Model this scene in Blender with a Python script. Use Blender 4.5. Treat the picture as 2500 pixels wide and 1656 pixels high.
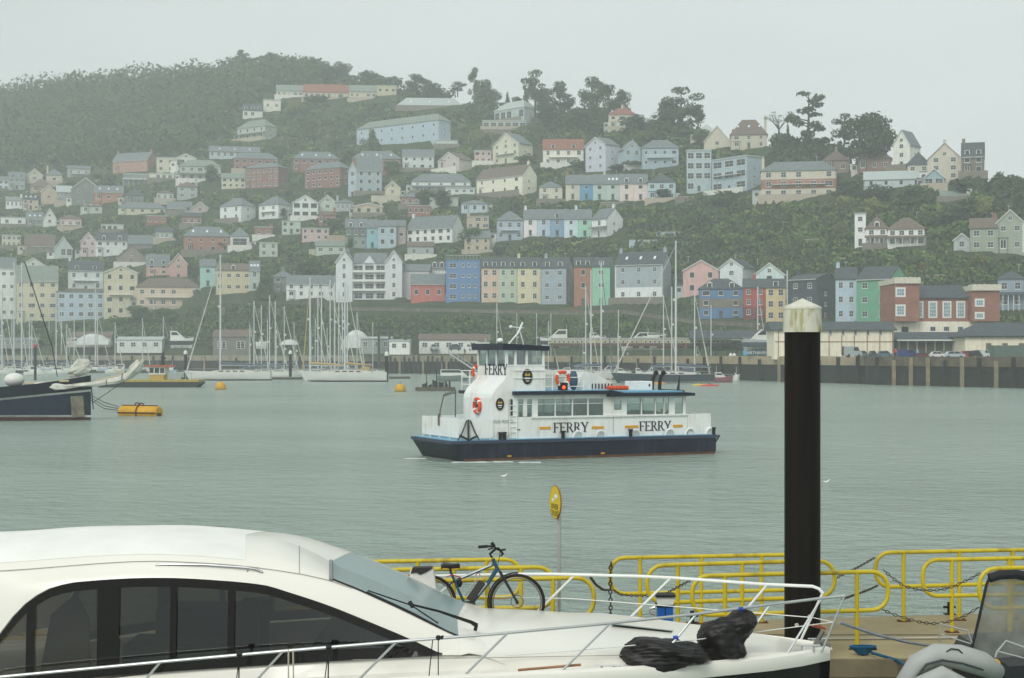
import bpy, math, random
import numpy as np
from mathutils import Vector, Matrix
R = math.radians
random.seed(7)
rng = np.random.default_rng(11)
for o in list(bpy.data.objects): bpy.data.objects.remove(o)
C = bpy.context.scene.collection
sc = bpy.context.scene

# ---------------------------------------------------------------- camera
HAZE = 0.00054
FPX, CXP, HYP, EYE = 3800.0, 1250.0, 865.0, 5.5       # focal length in photo pixels, centre column, horizon row, eye height
cam_d = bpy.data.cameras.new("camera"); cam = bpy.data.objects.new("camera", cam_d); C.objects.link(cam)
cam_d.sensor_fit = 'HORIZONTAL'; cam_d.sensor_width = 36; cam_d.lens = 36 * FPX / 2500
cam_d.shift_y = (HYP - 828) / 2500
cam.location = (0, 0, EYE); cam.rotation_euler = (R(90), 0, 0)
cam_d.clip_start = 0.5; cam_d.clip_end = 8000
sc.camera = cam
# ---------------------------------------------------------------- sky and sun (overcast)
SUN_EL, SUN_AZ = 42, 205
w = bpy.data.worlds.new("World"); sc.world = w; w.use_nodes = True
nt = w.node_tree; nt.nodes.clear()
out = nt.nodes.new('ShaderNodeOutputWorld'); bg = nt.nodes.new('ShaderNodeBackground')
sky = nt.nodes.new('ShaderNodeTexSky'); sky.sky_type = 'NISHITA'; sky.sun_disc = False
sky.sun_elevation = R(SUN_EL); sky.sun_rotation = R(SUN_AZ); sky.air_density = 1.0; sky.dust_density = 6.0; sky.ozone_density = 1.0
hs = nt.nodes.new('ShaderNodeHueSaturation'); hs.inputs['Saturation'].default_value = 0.12
cloud = nt.nodes.new('ShaderNodeMixRGB'); cloud.blend_type = 'MIX'; cloud.inputs[0].default_value = 0.75
cloud.inputs[2].default_value = (10.6, 11.5, 11.42, 1)          # the even cloud deck
nt.links.new(sky.outputs[0], hs.inputs['Color']); nt.links.new(hs.outputs[0], cloud.inputs[1])
ctc = nt.nodes.new('ShaderNodeTexCoord'); cmap = nt.nodes.new('ShaderNodeMapping'); cmap.inputs['Scale'].default_value = (1, 1, 3.5)
cnz = nt.nodes.new('ShaderNodeTexNoise'); cnz.inputs['Scale'].default_value = 2.2; cnz.inputs['Detail'].default_value = 5
crm = nt.nodes.new('ShaderNodeMapRange'); crm.inputs[1].default_value = .3; crm.inputs[2].default_value = .7; crm.inputs[3].default_value = .9; crm.inputs[4].default_value = 1.07
cmx = nt.nodes.new('ShaderNodeVectorMath'); cmx.operation = 'SCALE'
nt.links.new(ctc.outputs['Generated'], cmap.inputs[0]); nt.links.new(cmap.outputs[0], cnz.inputs['Vector']); nt.links.new(cnz.outputs[0], crm.inputs[0]); nt.links.new(crm.outputs[0], cmx.inputs['Scale']); nt.links.new(cloud.outputs[0], cmx.inputs[0]); nt.links.new(cmx.outputs[0], bg.inputs[0]); bg.inputs[1].default_value = 0.07
nt.links.new(bg.outputs[0], out.inputs[0])
sd = bpy.data.lights.new("sun", 'SUN'); sd.energy = 1.4; sd.angle = R(25); sd.color = (1, .97, .92)
so = bpy.data.objects.new("sun", sd); C.objects.link(so)
so.rotation_euler = (R(90 - SUN_EL), 0, R(180 - SUN_AZ))
sc.view_settings.view_transform = 'Standard'; sc.view_settings.look = 'None'
sc.view_settings.gamma = 1; sc.view_settings.exposure = 0.25
sc.render.engine = 'CYCLES'
sc.cycles.use_denoising = True
sc.cycles.max_bounces = 6; sc.cycles.volume_bounces = 1; sc.cycles.transparent_max_bounces = 12
sc.cycles.caustics_reflective = False; sc.cycles.caustics_refractive = False

# ---------------------------------------------------------------- helpers
def P(px, py, d): return Vector(((px - CXP) / FPX * d, d, EYE + (HYP - py) / FPX * d))
def lin(h):
    if isinstance(h, (tuple, list)): return tuple(h)[:3]
    c = [int(h[i:i+2], 16) / 255 for i in (0, 2, 4)]
    return tuple(x / 12.92 if x <= .04045 else ((x + .055) / 1.055) ** 2.4 for x in c)
MC = {}
def mat(key, col=None, rough=.75, metal=0., var=.12, scale=2., bump=0., kind=None, alpha=None):
    """procedural material: base colour with noise variation"""
    if key in MC: return MC[key]
    c = lin(col if col is not None else key)
    m = bpy.data.materials.new("mat_" + str(key)); MC[key] = m; m.use_nodes = True
    n = m.node_tree; b = n.nodes['Principled BSDF']
    b.inputs['Roughness'].default_value = rough; b.inputs['Metallic'].default_value = metal
    b.inputs['Specular IOR Level'].default_value = .3
    tc = n.nodes.new('ShaderNodeTexCoord')
    if kind == 'leaf':
        g = n.nodes.new('ShaderNodeNewGeometry'); oi = n.nodes.new('ShaderNodeObjectInfo')
        add = n.nodes.new('ShaderNodeMath'); add.operation = 'ADD'
        mu = n.nodes.new('ShaderNodeMath'); mu.operation = 'MULTIPLY'; mu.inputs[1].default_value = .5
        n.links.new(oi.outputs['Random'], mu.inputs[0])
        nz = n.nodes.new('ShaderNodeTexNoise'); nz.inputs['Scale'].default_value = scale; nz.inputs['Detail'].default_value = 3
        n.links.new(tc.outputs['Object'], nz.inputs['Vector'])
        m2 = n.nodes.new('ShaderNodeMath'); m2.operation = 'MULTIPLY'; m2.inputs[1].default_value = .5
        n.links.new(g.outputs['Random Per Island'], m2.inputs[0])
        n.links.new(nz.outputs[0], add.inputs[0]); n.links.new(m2.outputs[0], add.inputs[1])
        a3 = n.nodes.new('ShaderNodeMath'); a3.operation = 'ADD'; n.links.new(add.outputs[0], a3.inputs[0]); n.links.new(mu.outputs[0], a3.inputs[1])
        r = n.nodes.new('ShaderNodeValToRGB'); e = r.color_ramp.elements
        e[0].position = .5; e[0].color = tuple(x * .45 for x in c) + (1,)
        e[1].position = 1.25; e[1].position = 1.0; e[1].color = (min(1, c[0] * 1.9), min(1, c[1] * 1.65), c[2] * 1.1, 1)
        d2 = n.nodes.new('ShaderNodeMath'); d2.operation = 'MULTIPLY'; d2.inputs[1].default_value = .8
        n.links.new(a3.outputs[0], d2.inputs[0]); n.links.new(d2.outputs[0], r.inputs[0]); n.links.new(r.outputs[0], b.inputs['Base Color'])
    elif var > 0:
        nz = n.nodes.new('ShaderNodeTexNoise'); nz.inputs['Scale'].default_value = scale; nz.inputs['Detail'].default_value = 6
        n.links.new(tc.outputs['Object'], nz.inputs['Vector'])
        r = n.nodes.new('ShaderNodeValToRGB'); e = r.color_ramp.elements
        e[0].position = .3; e[0].color = tuple(x * (1 - var) for x in c) + (1,)
        e[1].position = .7; e[1].color = tuple(min(1, x * (1 + var)) for x in c) + (1,)
        n.links.new(nz.outputs[0], r.inputs[0]); n.links.new(r.outputs[0], b.inputs['Base Color'])
        if bump:
            bp = n.nodes.new('ShaderNodeBump'); bp.inputs['Strength'].default_value = bump
            n.links.new(nz.outputs[0], bp.inputs['Height']); n.links.new(bp.outputs[0], b.inputs['Normal'])
    else: b.inputs['Base Color'].default_value = c + (1,)
    if alpha is not None: b.inputs['Alpha'].default_value = alpha
    return m
def wallmat(hexc):
    """painted or rendered house wall: streaks of weather down the face"""
    k = 'wall' + hexc
    if k in MC: return MC[k]
    m = mat(k, hexc, .85, var=0); n = m.node_tree; b = n.nodes['Principled BSDF']; c = lin(hexc); g_ = sum(c) / 3; c = tuple(min(.86, (x * .76 + g_ * .24) * (1.42 if min(c) > .4 else 1.22)) for x in c)
    tc = n.nodes.new('ShaderNodeTexCoord'); mp = n.nodes.new('ShaderNodeMapping'); mp.inputs['Scale'].default_value = (1.2, 1.2, .25)
    nz = n.nodes.new('ShaderNodeTexNoise'); nz.inputs['Scale'].default_value = 1.3; nz.inputs['Detail'].default_value = 8; nz.inputs['Roughness'].default_value = .65
    n.links.new(tc.outputs['Object'], mp.inputs[0]); n.links.new(mp.outputs[0], nz.inputs['Vector'])
    r = n.nodes.new('ShaderNodeValToRGB'); e = r.color_ramp.elements
    e[0].position = .3; e[0].color = tuple(x * .8 for x in c) + (1,); e[1].position = .62; e[1].color = tuple(min(1, x * 1.04) for x in c) + (1,)
    n.links.new(nz.outputs[0], r.inputs[0]); n.links.new(r.outputs[0], b.inputs['Base Color'])
    return m
def brickmat(key, c1, c2, mortar='a8a090', s=1., sc_=4.):
    if key in MC: return MC[key]
    m = mat(key, c1, .9, var=0); n = m.node_tree; b = n.nodes['Principled BSDF']
    tc = n.nodes.new('ShaderNodeTexCoord'); mp = n.nodes.new('ShaderNodeMapping'); mp.inputs['Rotation'].default_value = (R(90), 0, 0)
    t = n.nodes.new('ShaderNodeTexBrick'); t.inputs['Scale'].default_value = sc_
    t.inputs['Color1'].default_value = lin(c1) + (1,); t.inputs['Color2'].default_value = lin(c2) + (1,); t.inputs['Mortar'].default_value = lin(mortar) + (1,)
    t.inputs['Mortar Size'].default_value = .012
    n.links.new(tc.outputs['Object'], mp.inputs[0]); n.links.new(mp.outputs[0], t.inputs['Vector'])
    nz = n.nodes.new('ShaderNodeTexNoise'); nz.inputs['Scale'].default_value = .5; nz.inputs['Detail'].default_value = 5
    n.links.new(tc.outputs['Object'], nz.inputs['Vector'])
    mx = n.nodes.new('ShaderNodeMixRGB'); mx.blend_type = 'MULTIPLY'; mx.inputs[0].default_value = .6
    n.links.new(t.outputs[0], mx.inputs[1]); n.links.new(nz.outputs[0], mx.inputs[2])
    g = n.nodes.new('ShaderNodeGamma'); g.inputs[1].default_value = .85
    n.links.new(mx.outputs[0], g.inputs[0]); n.links.new(g.outputs[0], b.inputs['Base Color'])
    return m
def streaky(key, base, stain, rough=.4, amt=.5):
    '''paint with rust or dirt runs down it'''
    if key in MC: return MC[key]
    m = mat(key, base, rough, var=0); n = m.node_tree; b = n.nodes['Principled BSDF']; tc = n.nodes.new('ShaderNodeTexCoord')
    mp = n.nodes.new('ShaderNodeMapping'); mp.inputs['Scale'].default_value = (5, 5, .55); nz = n.nodes.new('ShaderNodeTexNoise'); nz.inputs['Scale'].default_value = 1.; nz.inputs['Detail'].default_value = 9; nz.inputs['Roughness'].default_value = .7
    n2 = n.nodes.new('ShaderNodeTexNoise'); n2.inputs['Scale'].default_value = .8; n2.inputs['Detail'].default_value = 4
    n.links.new(tc.outputs['Object'], mp.inputs[0]); n.links.new(mp.outputs[0], nz.inputs['Vector']); n.links.new(tc.outputs['Object'], n2.inputs['Vector'])
    mu = n.nodes.new('ShaderNodeMath'); mu.operation = 'MULTIPLY'; n.links.new(nz.outputs[0], mu.inputs[0]); n.links.new(n2.outputs[0], mu.inputs[1])
    r = n.nodes.new('ShaderNodeValToRGB'); e = r.color_ramp.elements; c = lin(base); st = lin(stain); e[0].position = .24; e[0].color = c + (1,); e[1].position = .42; e[1].color = tuple(a * (1 - amt) + b_ * amt for a, b_ in zip(c, st)) + (1,)
    n.links.new(mu.outputs[0], r.inputs[0]); n.links.new(r.outputs[0], b.inputs['Base Color']); return m
def glassmat(key='glass', col='3a464a', rough=.08):
    if key in MC: return MC[key]
    m = mat(key, col, rough, var=.25, scale=1.3); m.node_tree.nodes['Principled BSDF'].inputs['Specular IOR Level'].default_value = .6
    return m
def clearglass(key='clear', col=(.75, .82, .8), t=.75):
    if key in MC: return MC[key]
    m = bpy.data.materials.new('mat_' + key); MC[key] = m; m.use_nodes = True; n = m.node_tree; n.nodes.clear()
    o = n.nodes.new('ShaderNodeOutputMaterial'); a = n.nodes.new('ShaderNodeBsdfTransparent'); a.inputs[0].default_value = col + (1,)
    g = n.nodes.new('ShaderNodeBsdfGlossy'); g.inputs['Roughness'].default_value = .03; g.inputs['Color'].default_value = (.85, .9, .9, 1)
    x = n.nodes.new('ShaderNodeMixShader'); x.inputs[0].default_value = 1 - t
    n.links.new(a.outputs[0], x.inputs[1]); n.links.new(g.outputs[0], x.inputs[2]); n.links.new(x.outputs[0], o.inputs[0])
    return m

def tag(o, label=None, cat=None, group=None, kind=None):
    if label: o['label'] = label
    if cat: o['category'] = cat
    if group: o['group'] = group
    if kind: o['kind'] = kind
    return o
def thing(name, label, cat, loc=(0, 0, 0), rz=0, group=None):
    o = bpy.data.objects.new(name, None); C.objects.link(o); o.location = loc; o.rotation_euler = (0, 0, rz); o.empty_display_size = .2
    return tag(o, label, cat, group)
def copy_tree(o, parent=None):
    c = o.copy(); C.objects.link(c); c.parent = parent
    for ch in o.children: copy_tree(ch, c)
    return c
class MB:
    def __init__(s): s.v = []; s.f = []; s.mi = []; s.m = 0
    def add(s, vs, fs):
        n = len(s.v); s.v += [tuple(v) for v in vs]
        for f in fs: s.f.append([i + n for i in f]); s.mi.append(s.m)
        return s
    def box(s, x0, x1, y0, y1, z0, z1):
        return s.add([(x0,y0,z0),(x1,y0,z0),(x1,y1,z0),(x0,y1,z0),(x0,y0,z1),(x1,y0,z1),(x1,y1,z1),(x0,y1,z1)],
                     [(0,3,2,1),(4,5,6,7),(0,1,5,4),(1,2,6,5),(2,3,7,6),(3,0,4,7)])
    def prism(s, poly, y0, y1):
        """poly of (x,z) counter-clockwise seen from -y, extruded along y"""
        n = len(poly); vs = [(x, y0, z) for x, z in poly] + [(x, y1, z) for x, z in poly]
        return s.add(vs, [list(range(n)), list(range(2 * n - 1, n - 1, -1))] + [(i, i + n, (i + 1) % n + n, (i + 1) % n) for i in range(n)])
    def prismx(s, poly, x0, x1):
        """poly of (y,z) extruded along x"""
        n = len(poly); vs = [(x0, y, z) for y, z in poly] + [(x1, y, z) for y, z in poly]
        return s.add(vs, [list(range(n))[::-1], list(range(n, 2 * n))] + [(i, (i + 1) % n, (i + 1) % n + n, i + n) for i in range(n)])
    def prismz(s, poly, z0, z1):
        n = len(poly); vs = [(x, y, z0) for x, y in poly] + [(x, y, z1) for x, y in poly]
        return s.add(vs, [list(range(n))[::-1], list(range(n, 2 * n))] + [(i, (i + 1) % n, (i + 1) % n + n, i + n) for i in range(n)])
    def tube(s, pts, r, n=8, closed=False):
        pts = [Vector(p) for p in pts]; rs = r if isinstance(r, (list, tuple)) else [r] * len(pts)
        k = len(pts); rings = []; up = Vector((0, 0, 1)); prev = None
        for i, p in enumerate(pts):
            a = pts[(i - 1) % k] if (i or closed) else p; b = pts[(i + 1) % k] if (i < k - 1 or closed) else p
            t = (b - a); t = t.normalized() if t.length > 1e-9 else Vector((0, 0, 1))
            if prev is None: e = t.cross(up) if abs(t.z) < .95 else t.cross(Vector((1, 0, 0)))
            else: e = prev - t * prev.dot(t)
            e = e.normalized(); prev = e; g = t.cross(e)
            rings.append([p + (e * math.cos(2 * math.pi * j / n) + g * math.sin(2 * math.pi * j / n)) * rs[i] for j in range(n)])
        vs = [v for q in rings for v in q]; fs = []
        for i in range(k if closed else k - 1):
            i2 = (i + 1) % k
            for j in range(n): fs.append((i * n + j, i * n + (j + 1) % n, i2 * n + (j + 1) % n, i2 * n + j))
        if not closed: fs += [list(range(n))[::-1], [(k - 1) * n + j for j in range(n)]]
        return s.add(vs, fs)
    def loft(s, rings, close_ends=True, closed=True):
        n = len(rings[0]); vs = [v for q in rings for v in q]; fs = []
        for i in range(len(rings) - 1):
            for j in range(n if closed else n - 1):
                fs.append((i * n + j, i * n + (j + 1) % n, (i + 1) * n + (j + 1) % n, (i + 1) * n + j))
        if close_ends: fs += [list(range(n))[::-1], [(len(rings) - 1) * n + j for j in range(n)]]
        return s.add(vs, fs)
    def ell(s, c, r, nu=12, nv=8, jit=0.):
        vs = []; rr = random.Random(int(c[0] * 100) + 3)
        for i in range(nv + 1):
            th = math.pi * i / nv
            for j in range(nu):
                ph = 2 * math.pi * j / nu; q = 1 + (rr.uniform(-jit, jit) if 0 < i < nv else 0)
                vs.append((c[0] + r[0] * q * math.sin(th) * math.cos(ph), c[1] + r[1] * q * math.sin(th) * math.sin(ph), c[2] + r[2] * q * math.cos(th)))
        fs = [(i * nu + j, (i + 1) * nu + j, (i + 1) * nu + (j + 1) % nu, i * nu + (j + 1) % nu) for i in range(nv) for j in range(nu)]
        return s.add(vs, fs)
    def build(s, name, mats, parent=None, smooth=False, world=False, bevel=0):
        me = bpy.data.meshes.new(name)
        vs = s.v
        if world and parent is not None:
            l = parent.location.copy(); pp = parent.parent
            while pp is not None: l += pp.location; pp = pp.parent
            vs = [(v[0] - l[0], v[1] - l[1], v[2] - l[2]) for v in vs]
        me.from_pydata(vs, [], s.f); me.validate()
        if not isinstance(mats, (list, tuple)): mats = [mats]
        for m in mats: me.materials.append(m)
        if len(mats) > 1 and len(me.polygons) == len(s.mi): me.polygons.foreach_set('material_index', s.mi)
        if smooth: me.polygons.foreach_set('use_smooth', [True] * len(me.polygons))
        me.update()
        o = bpy.data.objects.new(name, me); C.objects.link(o); o.parent = parent
        if bevel:
            b = o.modifiers.new('bevel', 'BEVEL'); b.width = bevel; b.segments = 2; b.limit_method = 'ANGLE'; b.angle_limit = R(40)
        if smooth and bevel == 0 and hasattr(me, 'set_sharp_from_angle'): me.set_sharp_from_angle(angle=R(42))
        return o
def inst(name, me, parent, loc=(0, 0, 0), rot=(0, 0, 0), scl=(1, 1, 1)):
    o = bpy.data.objects.new(name, me); C.objects.link(o); o.parent = parent; o.location = loc; o.rotation_euler = rot; o.scale = scl
    return o
def textmesh(txt, size=1., font=None):
    cu = bpy.data.curves.new('t', 'FONT'); cu.body = txt; cu.size = size; cu.align_x = 'CENTER'; cu.align_y = 'CENTER'; cu.extrude = .002 * size
    o = bpy.data.objects.new('t', cu); C.objects.link(o); dg = bpy.context.evaluated_depsgraph_get()
    me = bpy.data.meshes.new_from_object(o.evaluated_get(dg)); bpy.data.objects.remove(o); return me
def itp(tab, x):
    if x <= tab[0][0]: return tab[0][1]
    for (a, ya), (b, yb) in zip(tab, tab[1:]):
        if x <= b: return ya + (yb - ya) * (x - a) / (b - a)
    return tab[-1][1]
def vnoise(x, y, s=1.):
    x /= s; y /= s
    def h(i, j): return math.sin(i * 127.1 + j * 311.7) * 43758.5453 % 1
    i, j = math.floor(x), math.floor(y); fx, fy = x - i, y - j; fx = fx * fx * (3 - 2 * fx); fy = fy * fy * (3 - 2 * fy)
    return (h(i, j) * (1 - fx) + h(i + 1, j) * fx) * (1 - fy) + (h(i, j + 1) * (1 - fx) + h(i + 1, j + 1) * fx) * fy - .5
def smt(tab, x):
    '''smooth interpolation through a table'''
    if x <= tab[0][0] or x >= tab[-1][0]: return itp(tab, x)
    k = max(i for i in range(len(tab) - 1) if tab[i][0] <= x); (x0, y0), (x1, y1) = tab[k], tab[k + 1]; h = x1 - x0
    def sl(i):
        if i <= 0 or i >= len(tab) - 1: j = min(max(i, 0), len(tab) - 1); a, b = (tab[0], tab[1]) if j == 0 else (tab[-2], tab[-1]); return (b[1] - a[1]) / (b[0] - a[0])
        return (tab[i + 1][1] - tab[i - 1][1]) / (tab[i + 1][0] - tab[i - 1][0])
    m0, m1 = sl(k), sl(k + 1); t = (x - x0) / h
    return (2*t**3 - 3*t*t + 1) * y0 + (t**3 - 2*t*t + t) * h * m0 + (3*t*t - 2*t**3) * y1 + (t**3 - t*t) * h * m1
# ================================================================ terrain, water
YQ = [(-900, 901), (0, 903), (400, 905), (950, 911), (1130, 912.5), (1450, 917), (1850, 929), (2100, 936), (2500, 945), (3200, 962)]
YROAD = [(-900, 800), (0, 796), (250, 792), (430, 775), (500, 735), (1000, 742), (1250, 748), (1400, 752), (1500, 745), (1700, 778), (1900, 790), (2060, 790), (2500, 792), (3200, 800)]
YRID = [(-900, 260), (0, 235), (300, 200), (600, 180), (760, 190), (950, 212), (1080, 240), (1200, 262), (1400, 285), (1600, 310), (1700, 325), (1900, 362), (2100, 392), (2250, 418), (2400, 440), (2450, 470), (2500, 510), (2700, 560), (3200, 620)]
DRID = [(-900, 1000), (0, 980), (600, 930), (1000, 820), (1400, 700), (1700, 620), (1900, 570), (2100, 525), (2250, 490), (2500, 455), (3200, 430)]
DRD = [(-900, 605), (0, 578), (500, 548), (950, 512), (1450, 476), (1700, 445), (1900, 412), (2100, 388), (2300, 372), (2500, 362), (3200, 350)]
def dq(px): return EYE * FPX / (itp(YQ, px) - HYP)
def prof(px):
    q = dq(px); rd = itp(DRD, px); zr = EYE + (HYP - itp(YROAD, px)) / FPX * rd
    dr = itp(DRID, px); zt = EYE + (HYP - itp(YRID, px)) / FPX * dr
    return [(q, -3), (q + .6, 4.8), (rd - 20, 4.9), (rd, zr), (rd + 12, zr + .6), (dr, zt), (dr + 60, zt - 2), (dr + 220, zt - 60)]
def zt(px, d): return itp(prof(px), d)
def DEP(px, py):
    """distance at which the slope is met looking along pixel (px, py)"""
    pr = prof(px); q = pr[0][0]; e = pr[5][0]; d = q
    while d < e:
        z = itp(pr, d)
        if HYP - (z - EYE) / d * FPX <= py: return d
        d += 1.0
    return e
mh = mat('earth', '2a3622', .95, var=.0)
n = mh.node_tree; b = n.nodes['Principled BSDF']; tc = n.nodes.new('ShaderNodeTexCoord')
nz = n.nodes.new('ShaderNodeTexNoise'); nz.inputs['Scale'].default_value = .06; nz.inputs['Detail'].default_value = 9; nz.inputs['Roughness'].default_value = .7
r = n.nodes.new('ShaderNodeValToRGB'); r.color_ramp.elements[0].position = .35; r.color_ramp.elements[0].color = lin('243018') + (1,)
r.color_ramp.elements[1].position = .62; r.color_ramp.elements[1].color = lin('3c4628') + (1,)
e = r.color_ramp.elements.new(.72); e.color = lin('6a4a38') + (1,)
n.links.new(tc.outputs['Object'], nz.inputs['Vector']); n.links.new(nz.outputs[0], r.inputs[0]); n.links.new(r.outputs[0], b.inputs['Base Color'])
FOOT = []      # house footprints: the ground is terraced under them
def build_hill():
    cols = list(range(-900, 3201, 10)); nr = 0; xs, ys, zs = [], [], []
    for px in cols:
        pr = prof(px); lst = pr[:4]; a, b = pr[4], pr[5]
        for i in range(121):
            t = i / 120; lst = lst + [(a[0] + (b[0] - a[0]) * t, a[1] + (b[1] - a[1]) * t)]
        lst += [pr[6], pr[7]]; nr = len(lst)
        for k, (d, z) in enumerate(lst):
            X = (px - CXP) / FPX * d
            if 6 < k < nr - 3: z += 1.2 * vnoise(X, d, 18) + .7 * vnoise(X, d, 6)
            xs.append(X); ys.append(d); zs.append(z)
    xs, ys, zs = map(np.array, (xs, ys, zs)); kk = np.tile(np.arange(nr), len(cols))
    for (bx, by, bz, th, a, D) in FOOT:
        c, s_ = math.cos(th), math.sin(th); lx = (xs - bx) * c + (ys - by) * s_; ly = -(xs - bx) * s_ + (ys - by) * c
        m = (np.abs(lx) < a + 1.2) & (ly > -3.5) & (ly < D + .5) & (kk > 3); zs[m] = np.clip(zs[m], bz - 1.0, bz - .15)
    v = np.stack([xs, ys, zs], 1); fs = [(i * nr + j, (i + 1) * nr + j, (i + 1) * nr + j + 1, i * nr + j + 1) for i in range(len(cols) - 1) for j in range(nr - 1)]
    t = MB(); t.add(v.tolist(), fs); hill = t.build('hillside', mh, None, False); tag(hill, kind='structure')

# water: one sheet with modelled low waves near, finer ripples in the material
mw = bpy.data.materials.new('mat_water'); mw.use_nodes = True; n = mw.node_tree; b = n.nodes['Principled BSDF']
b.inputs['Base Color'].default_value = lin('8b9c92') + (1,); b.inputs['Roughness'].default_value = .2; b.inputs['IOR'].default_value = 1.33
tc = n.nodes.new('ShaderNodeTexCoord')
hsum = None
for s_, sc3, det, wt in ((3.2, (.9, 1.0, 1), 5, 1.4), (.95, (.9, 1, 1), 4, 2.2), (.25, (.9, 1, 1), 3, .55), (.03, (.8, 1.2, 1), 2, .12)):
    mp = n.nodes.new('ShaderNodeMapping'); mp.inputs['Scale'].default_value = sc3; mp.inputs['Rotation'].default_value = (0, 0, R(12))
    nz = n.nodes.new('ShaderNodeTexNoise'); nz.inputs['Scale'].default_value = s_; nz.inputs['Detail'].default_value = det; nz.inputs['Roughness'].default_value = .62
    n.links.new(tc.outputs['Object'], mp.inputs[0]); n.links.new(mp.outputs[0], nz.inputs['Vector'])
    mu = n.nodes.new('ShaderNodeMath'); mu.operation = 'MULTIPLY'; mu.inputs[1].default_value = wt / s_ * .16
    n.links.new(nz.outputs[0], mu.inputs[0])
    if hsum is None: hsum = mu
    else:
        ad = n.nodes.new('ShaderNodeMath'); ad.operation = 'ADD'; n.links.new(hsum.outputs[0], ad.inputs[0]); n.links.new(mu.outputs[0], ad.inputs[1]); hsum = ad
bp = n.nodes.new('ShaderNodeBump'); bp.inputs['Strength'].default_value = 1.0; bp.inputs['Distance'].default_value = 1.0
pz = n.nodes.new('ShaderNodeTexNoise'); pz.inputs['Scale'].default_value = .035; pz.inputs['Detail'].default_value = 4
pm = n.nodes.new('ShaderNodeMapping'); pm.inputs['Scale'].default_value = (.5, 1.3, 1); n.links.new(tc.outputs['Object'], pm.inputs[0]); n.links.new(pm.outputs[0], pz.inputs['Vector'])
pr_ = n.nodes.new('ShaderNodeMapRange'); pr_.inputs[1].default_value = .35; pr_.inputs[2].default_value = .65; pr_.inputs[3].default_value = .8; pr_.inputs[4].default_value = 2.2
n.links.new(pz.outputs[0], pr_.inputs[0]); n.links.new(pr_.outputs[0], bp.inputs['Strength'])
n.links.new(hsum.outputs[0], bp.inputs['Height']); n.links.new(bp.outputs[0], b.inputs['Normal'])
t = MB(); vs = []; fs = []
ys = [-30, 0, 10] + [10 + 8 * i for i in range(1, 80)]
for y in ys:
    for x in (-1, -.5, 0, .5, 1): vs.append((x * (y * .75 + 60), y, 0))
for i in range(len(ys) - 1):
    for j in range(4): fs.append((i * 5 + j, i * 5 + j + 1, i * 5 + j + 6, i * 5 + j + 5))
t.add(vs, fs); tag(t.build('water', mw), kind='structure')

# ================================================================ foliage
def leafmesh(name, clumps, per, size, matl, seed=0, flat=1.):
    """many leaf-clump quads spread through ellipsoid clumps (cx,cy,cz,rx,ry,rz)"""
    g = np.random.default_rng(seed); V = []
    for (cx, cy, cz, rx, ry, rz) in clumps:
        k = max(6, int(per * (rx * ry * rz) ** (2 / 3) / (np.mean([c[3] * c[4] * c[5] for c in clumps]) ** (2 / 3))))
        d = g.normal(size=(k, 3)); d /= np.linalg.norm(d, axis=1)[:, None]
        rad = g.uniform(.35, 1.04, size=(k, 1)) ** .55
        c = np.array([cx, cy, cz]) + d * rad * np.array([rx, ry, rz])
        nrm = d + g.normal(scale=.55, size=(k, 3)); nrm[:, 2] *= flat; nrm /= np.linalg.norm(nrm, axis=1)[:, None]
        a = np.cross(nrm, g.normal(size=(k, 3))); a /= np.linalg.norm(a, axis=1)[:, None]; bb = np.cross(nrm, a)
        s = size * g.uniform(.6, 1.35, size=(k, 1)); s2 = s * g.uniform(.55, 1., size=(k, 1))
        V.append(np.stack([c - a * s - bb * s2 * .6, c + a * s * .7 - bb * s2, c + a * s + bb * s2 * .7, c - a * s * .6 + bb * s2], 1))
    V = np.concatenate(V); return V
def quads_to_mesh(name, V, matl):
    k = len(V); me = bpy.data.meshes.new(name); me.vertices.add(4 * k); me.loops.add(4 * k); me.polygons.add(k)
    me.vertices.foreach_set('co', V.reshape(-1).astype(np.float32)); me.loops.foreach_set('vertex_index', np.arange(4 * k, dtype=np.int32))
    me.polygons.foreach_set('loop_start', np.arange(0, 4 * k, 4, dtype=np.int32)); me.polygons.foreach_set('loop_total', np.full(k, 4, dtype=np.int32))
    me.materials.append(matl); me.update(); me.validate(); return me
LEAF = {'dark': mat('leaf_dark', (.031, .057, .026), .8, kind='leaf', scale=1.2), 'mid': mat('leaf_mid', (.055, .105, .03), .8, kind='leaf', scale=1.2),
        'pale': mat('leaf_pale', (.12, .16, .07), .8, kind='leaf', scale=1.2), 'gold': mat('leaf_gold', (.13, .13, .035), .8, kind='leaf', scale=1.2)}
BARK = mat('bark', '3c342b', .95, var=.2)
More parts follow.
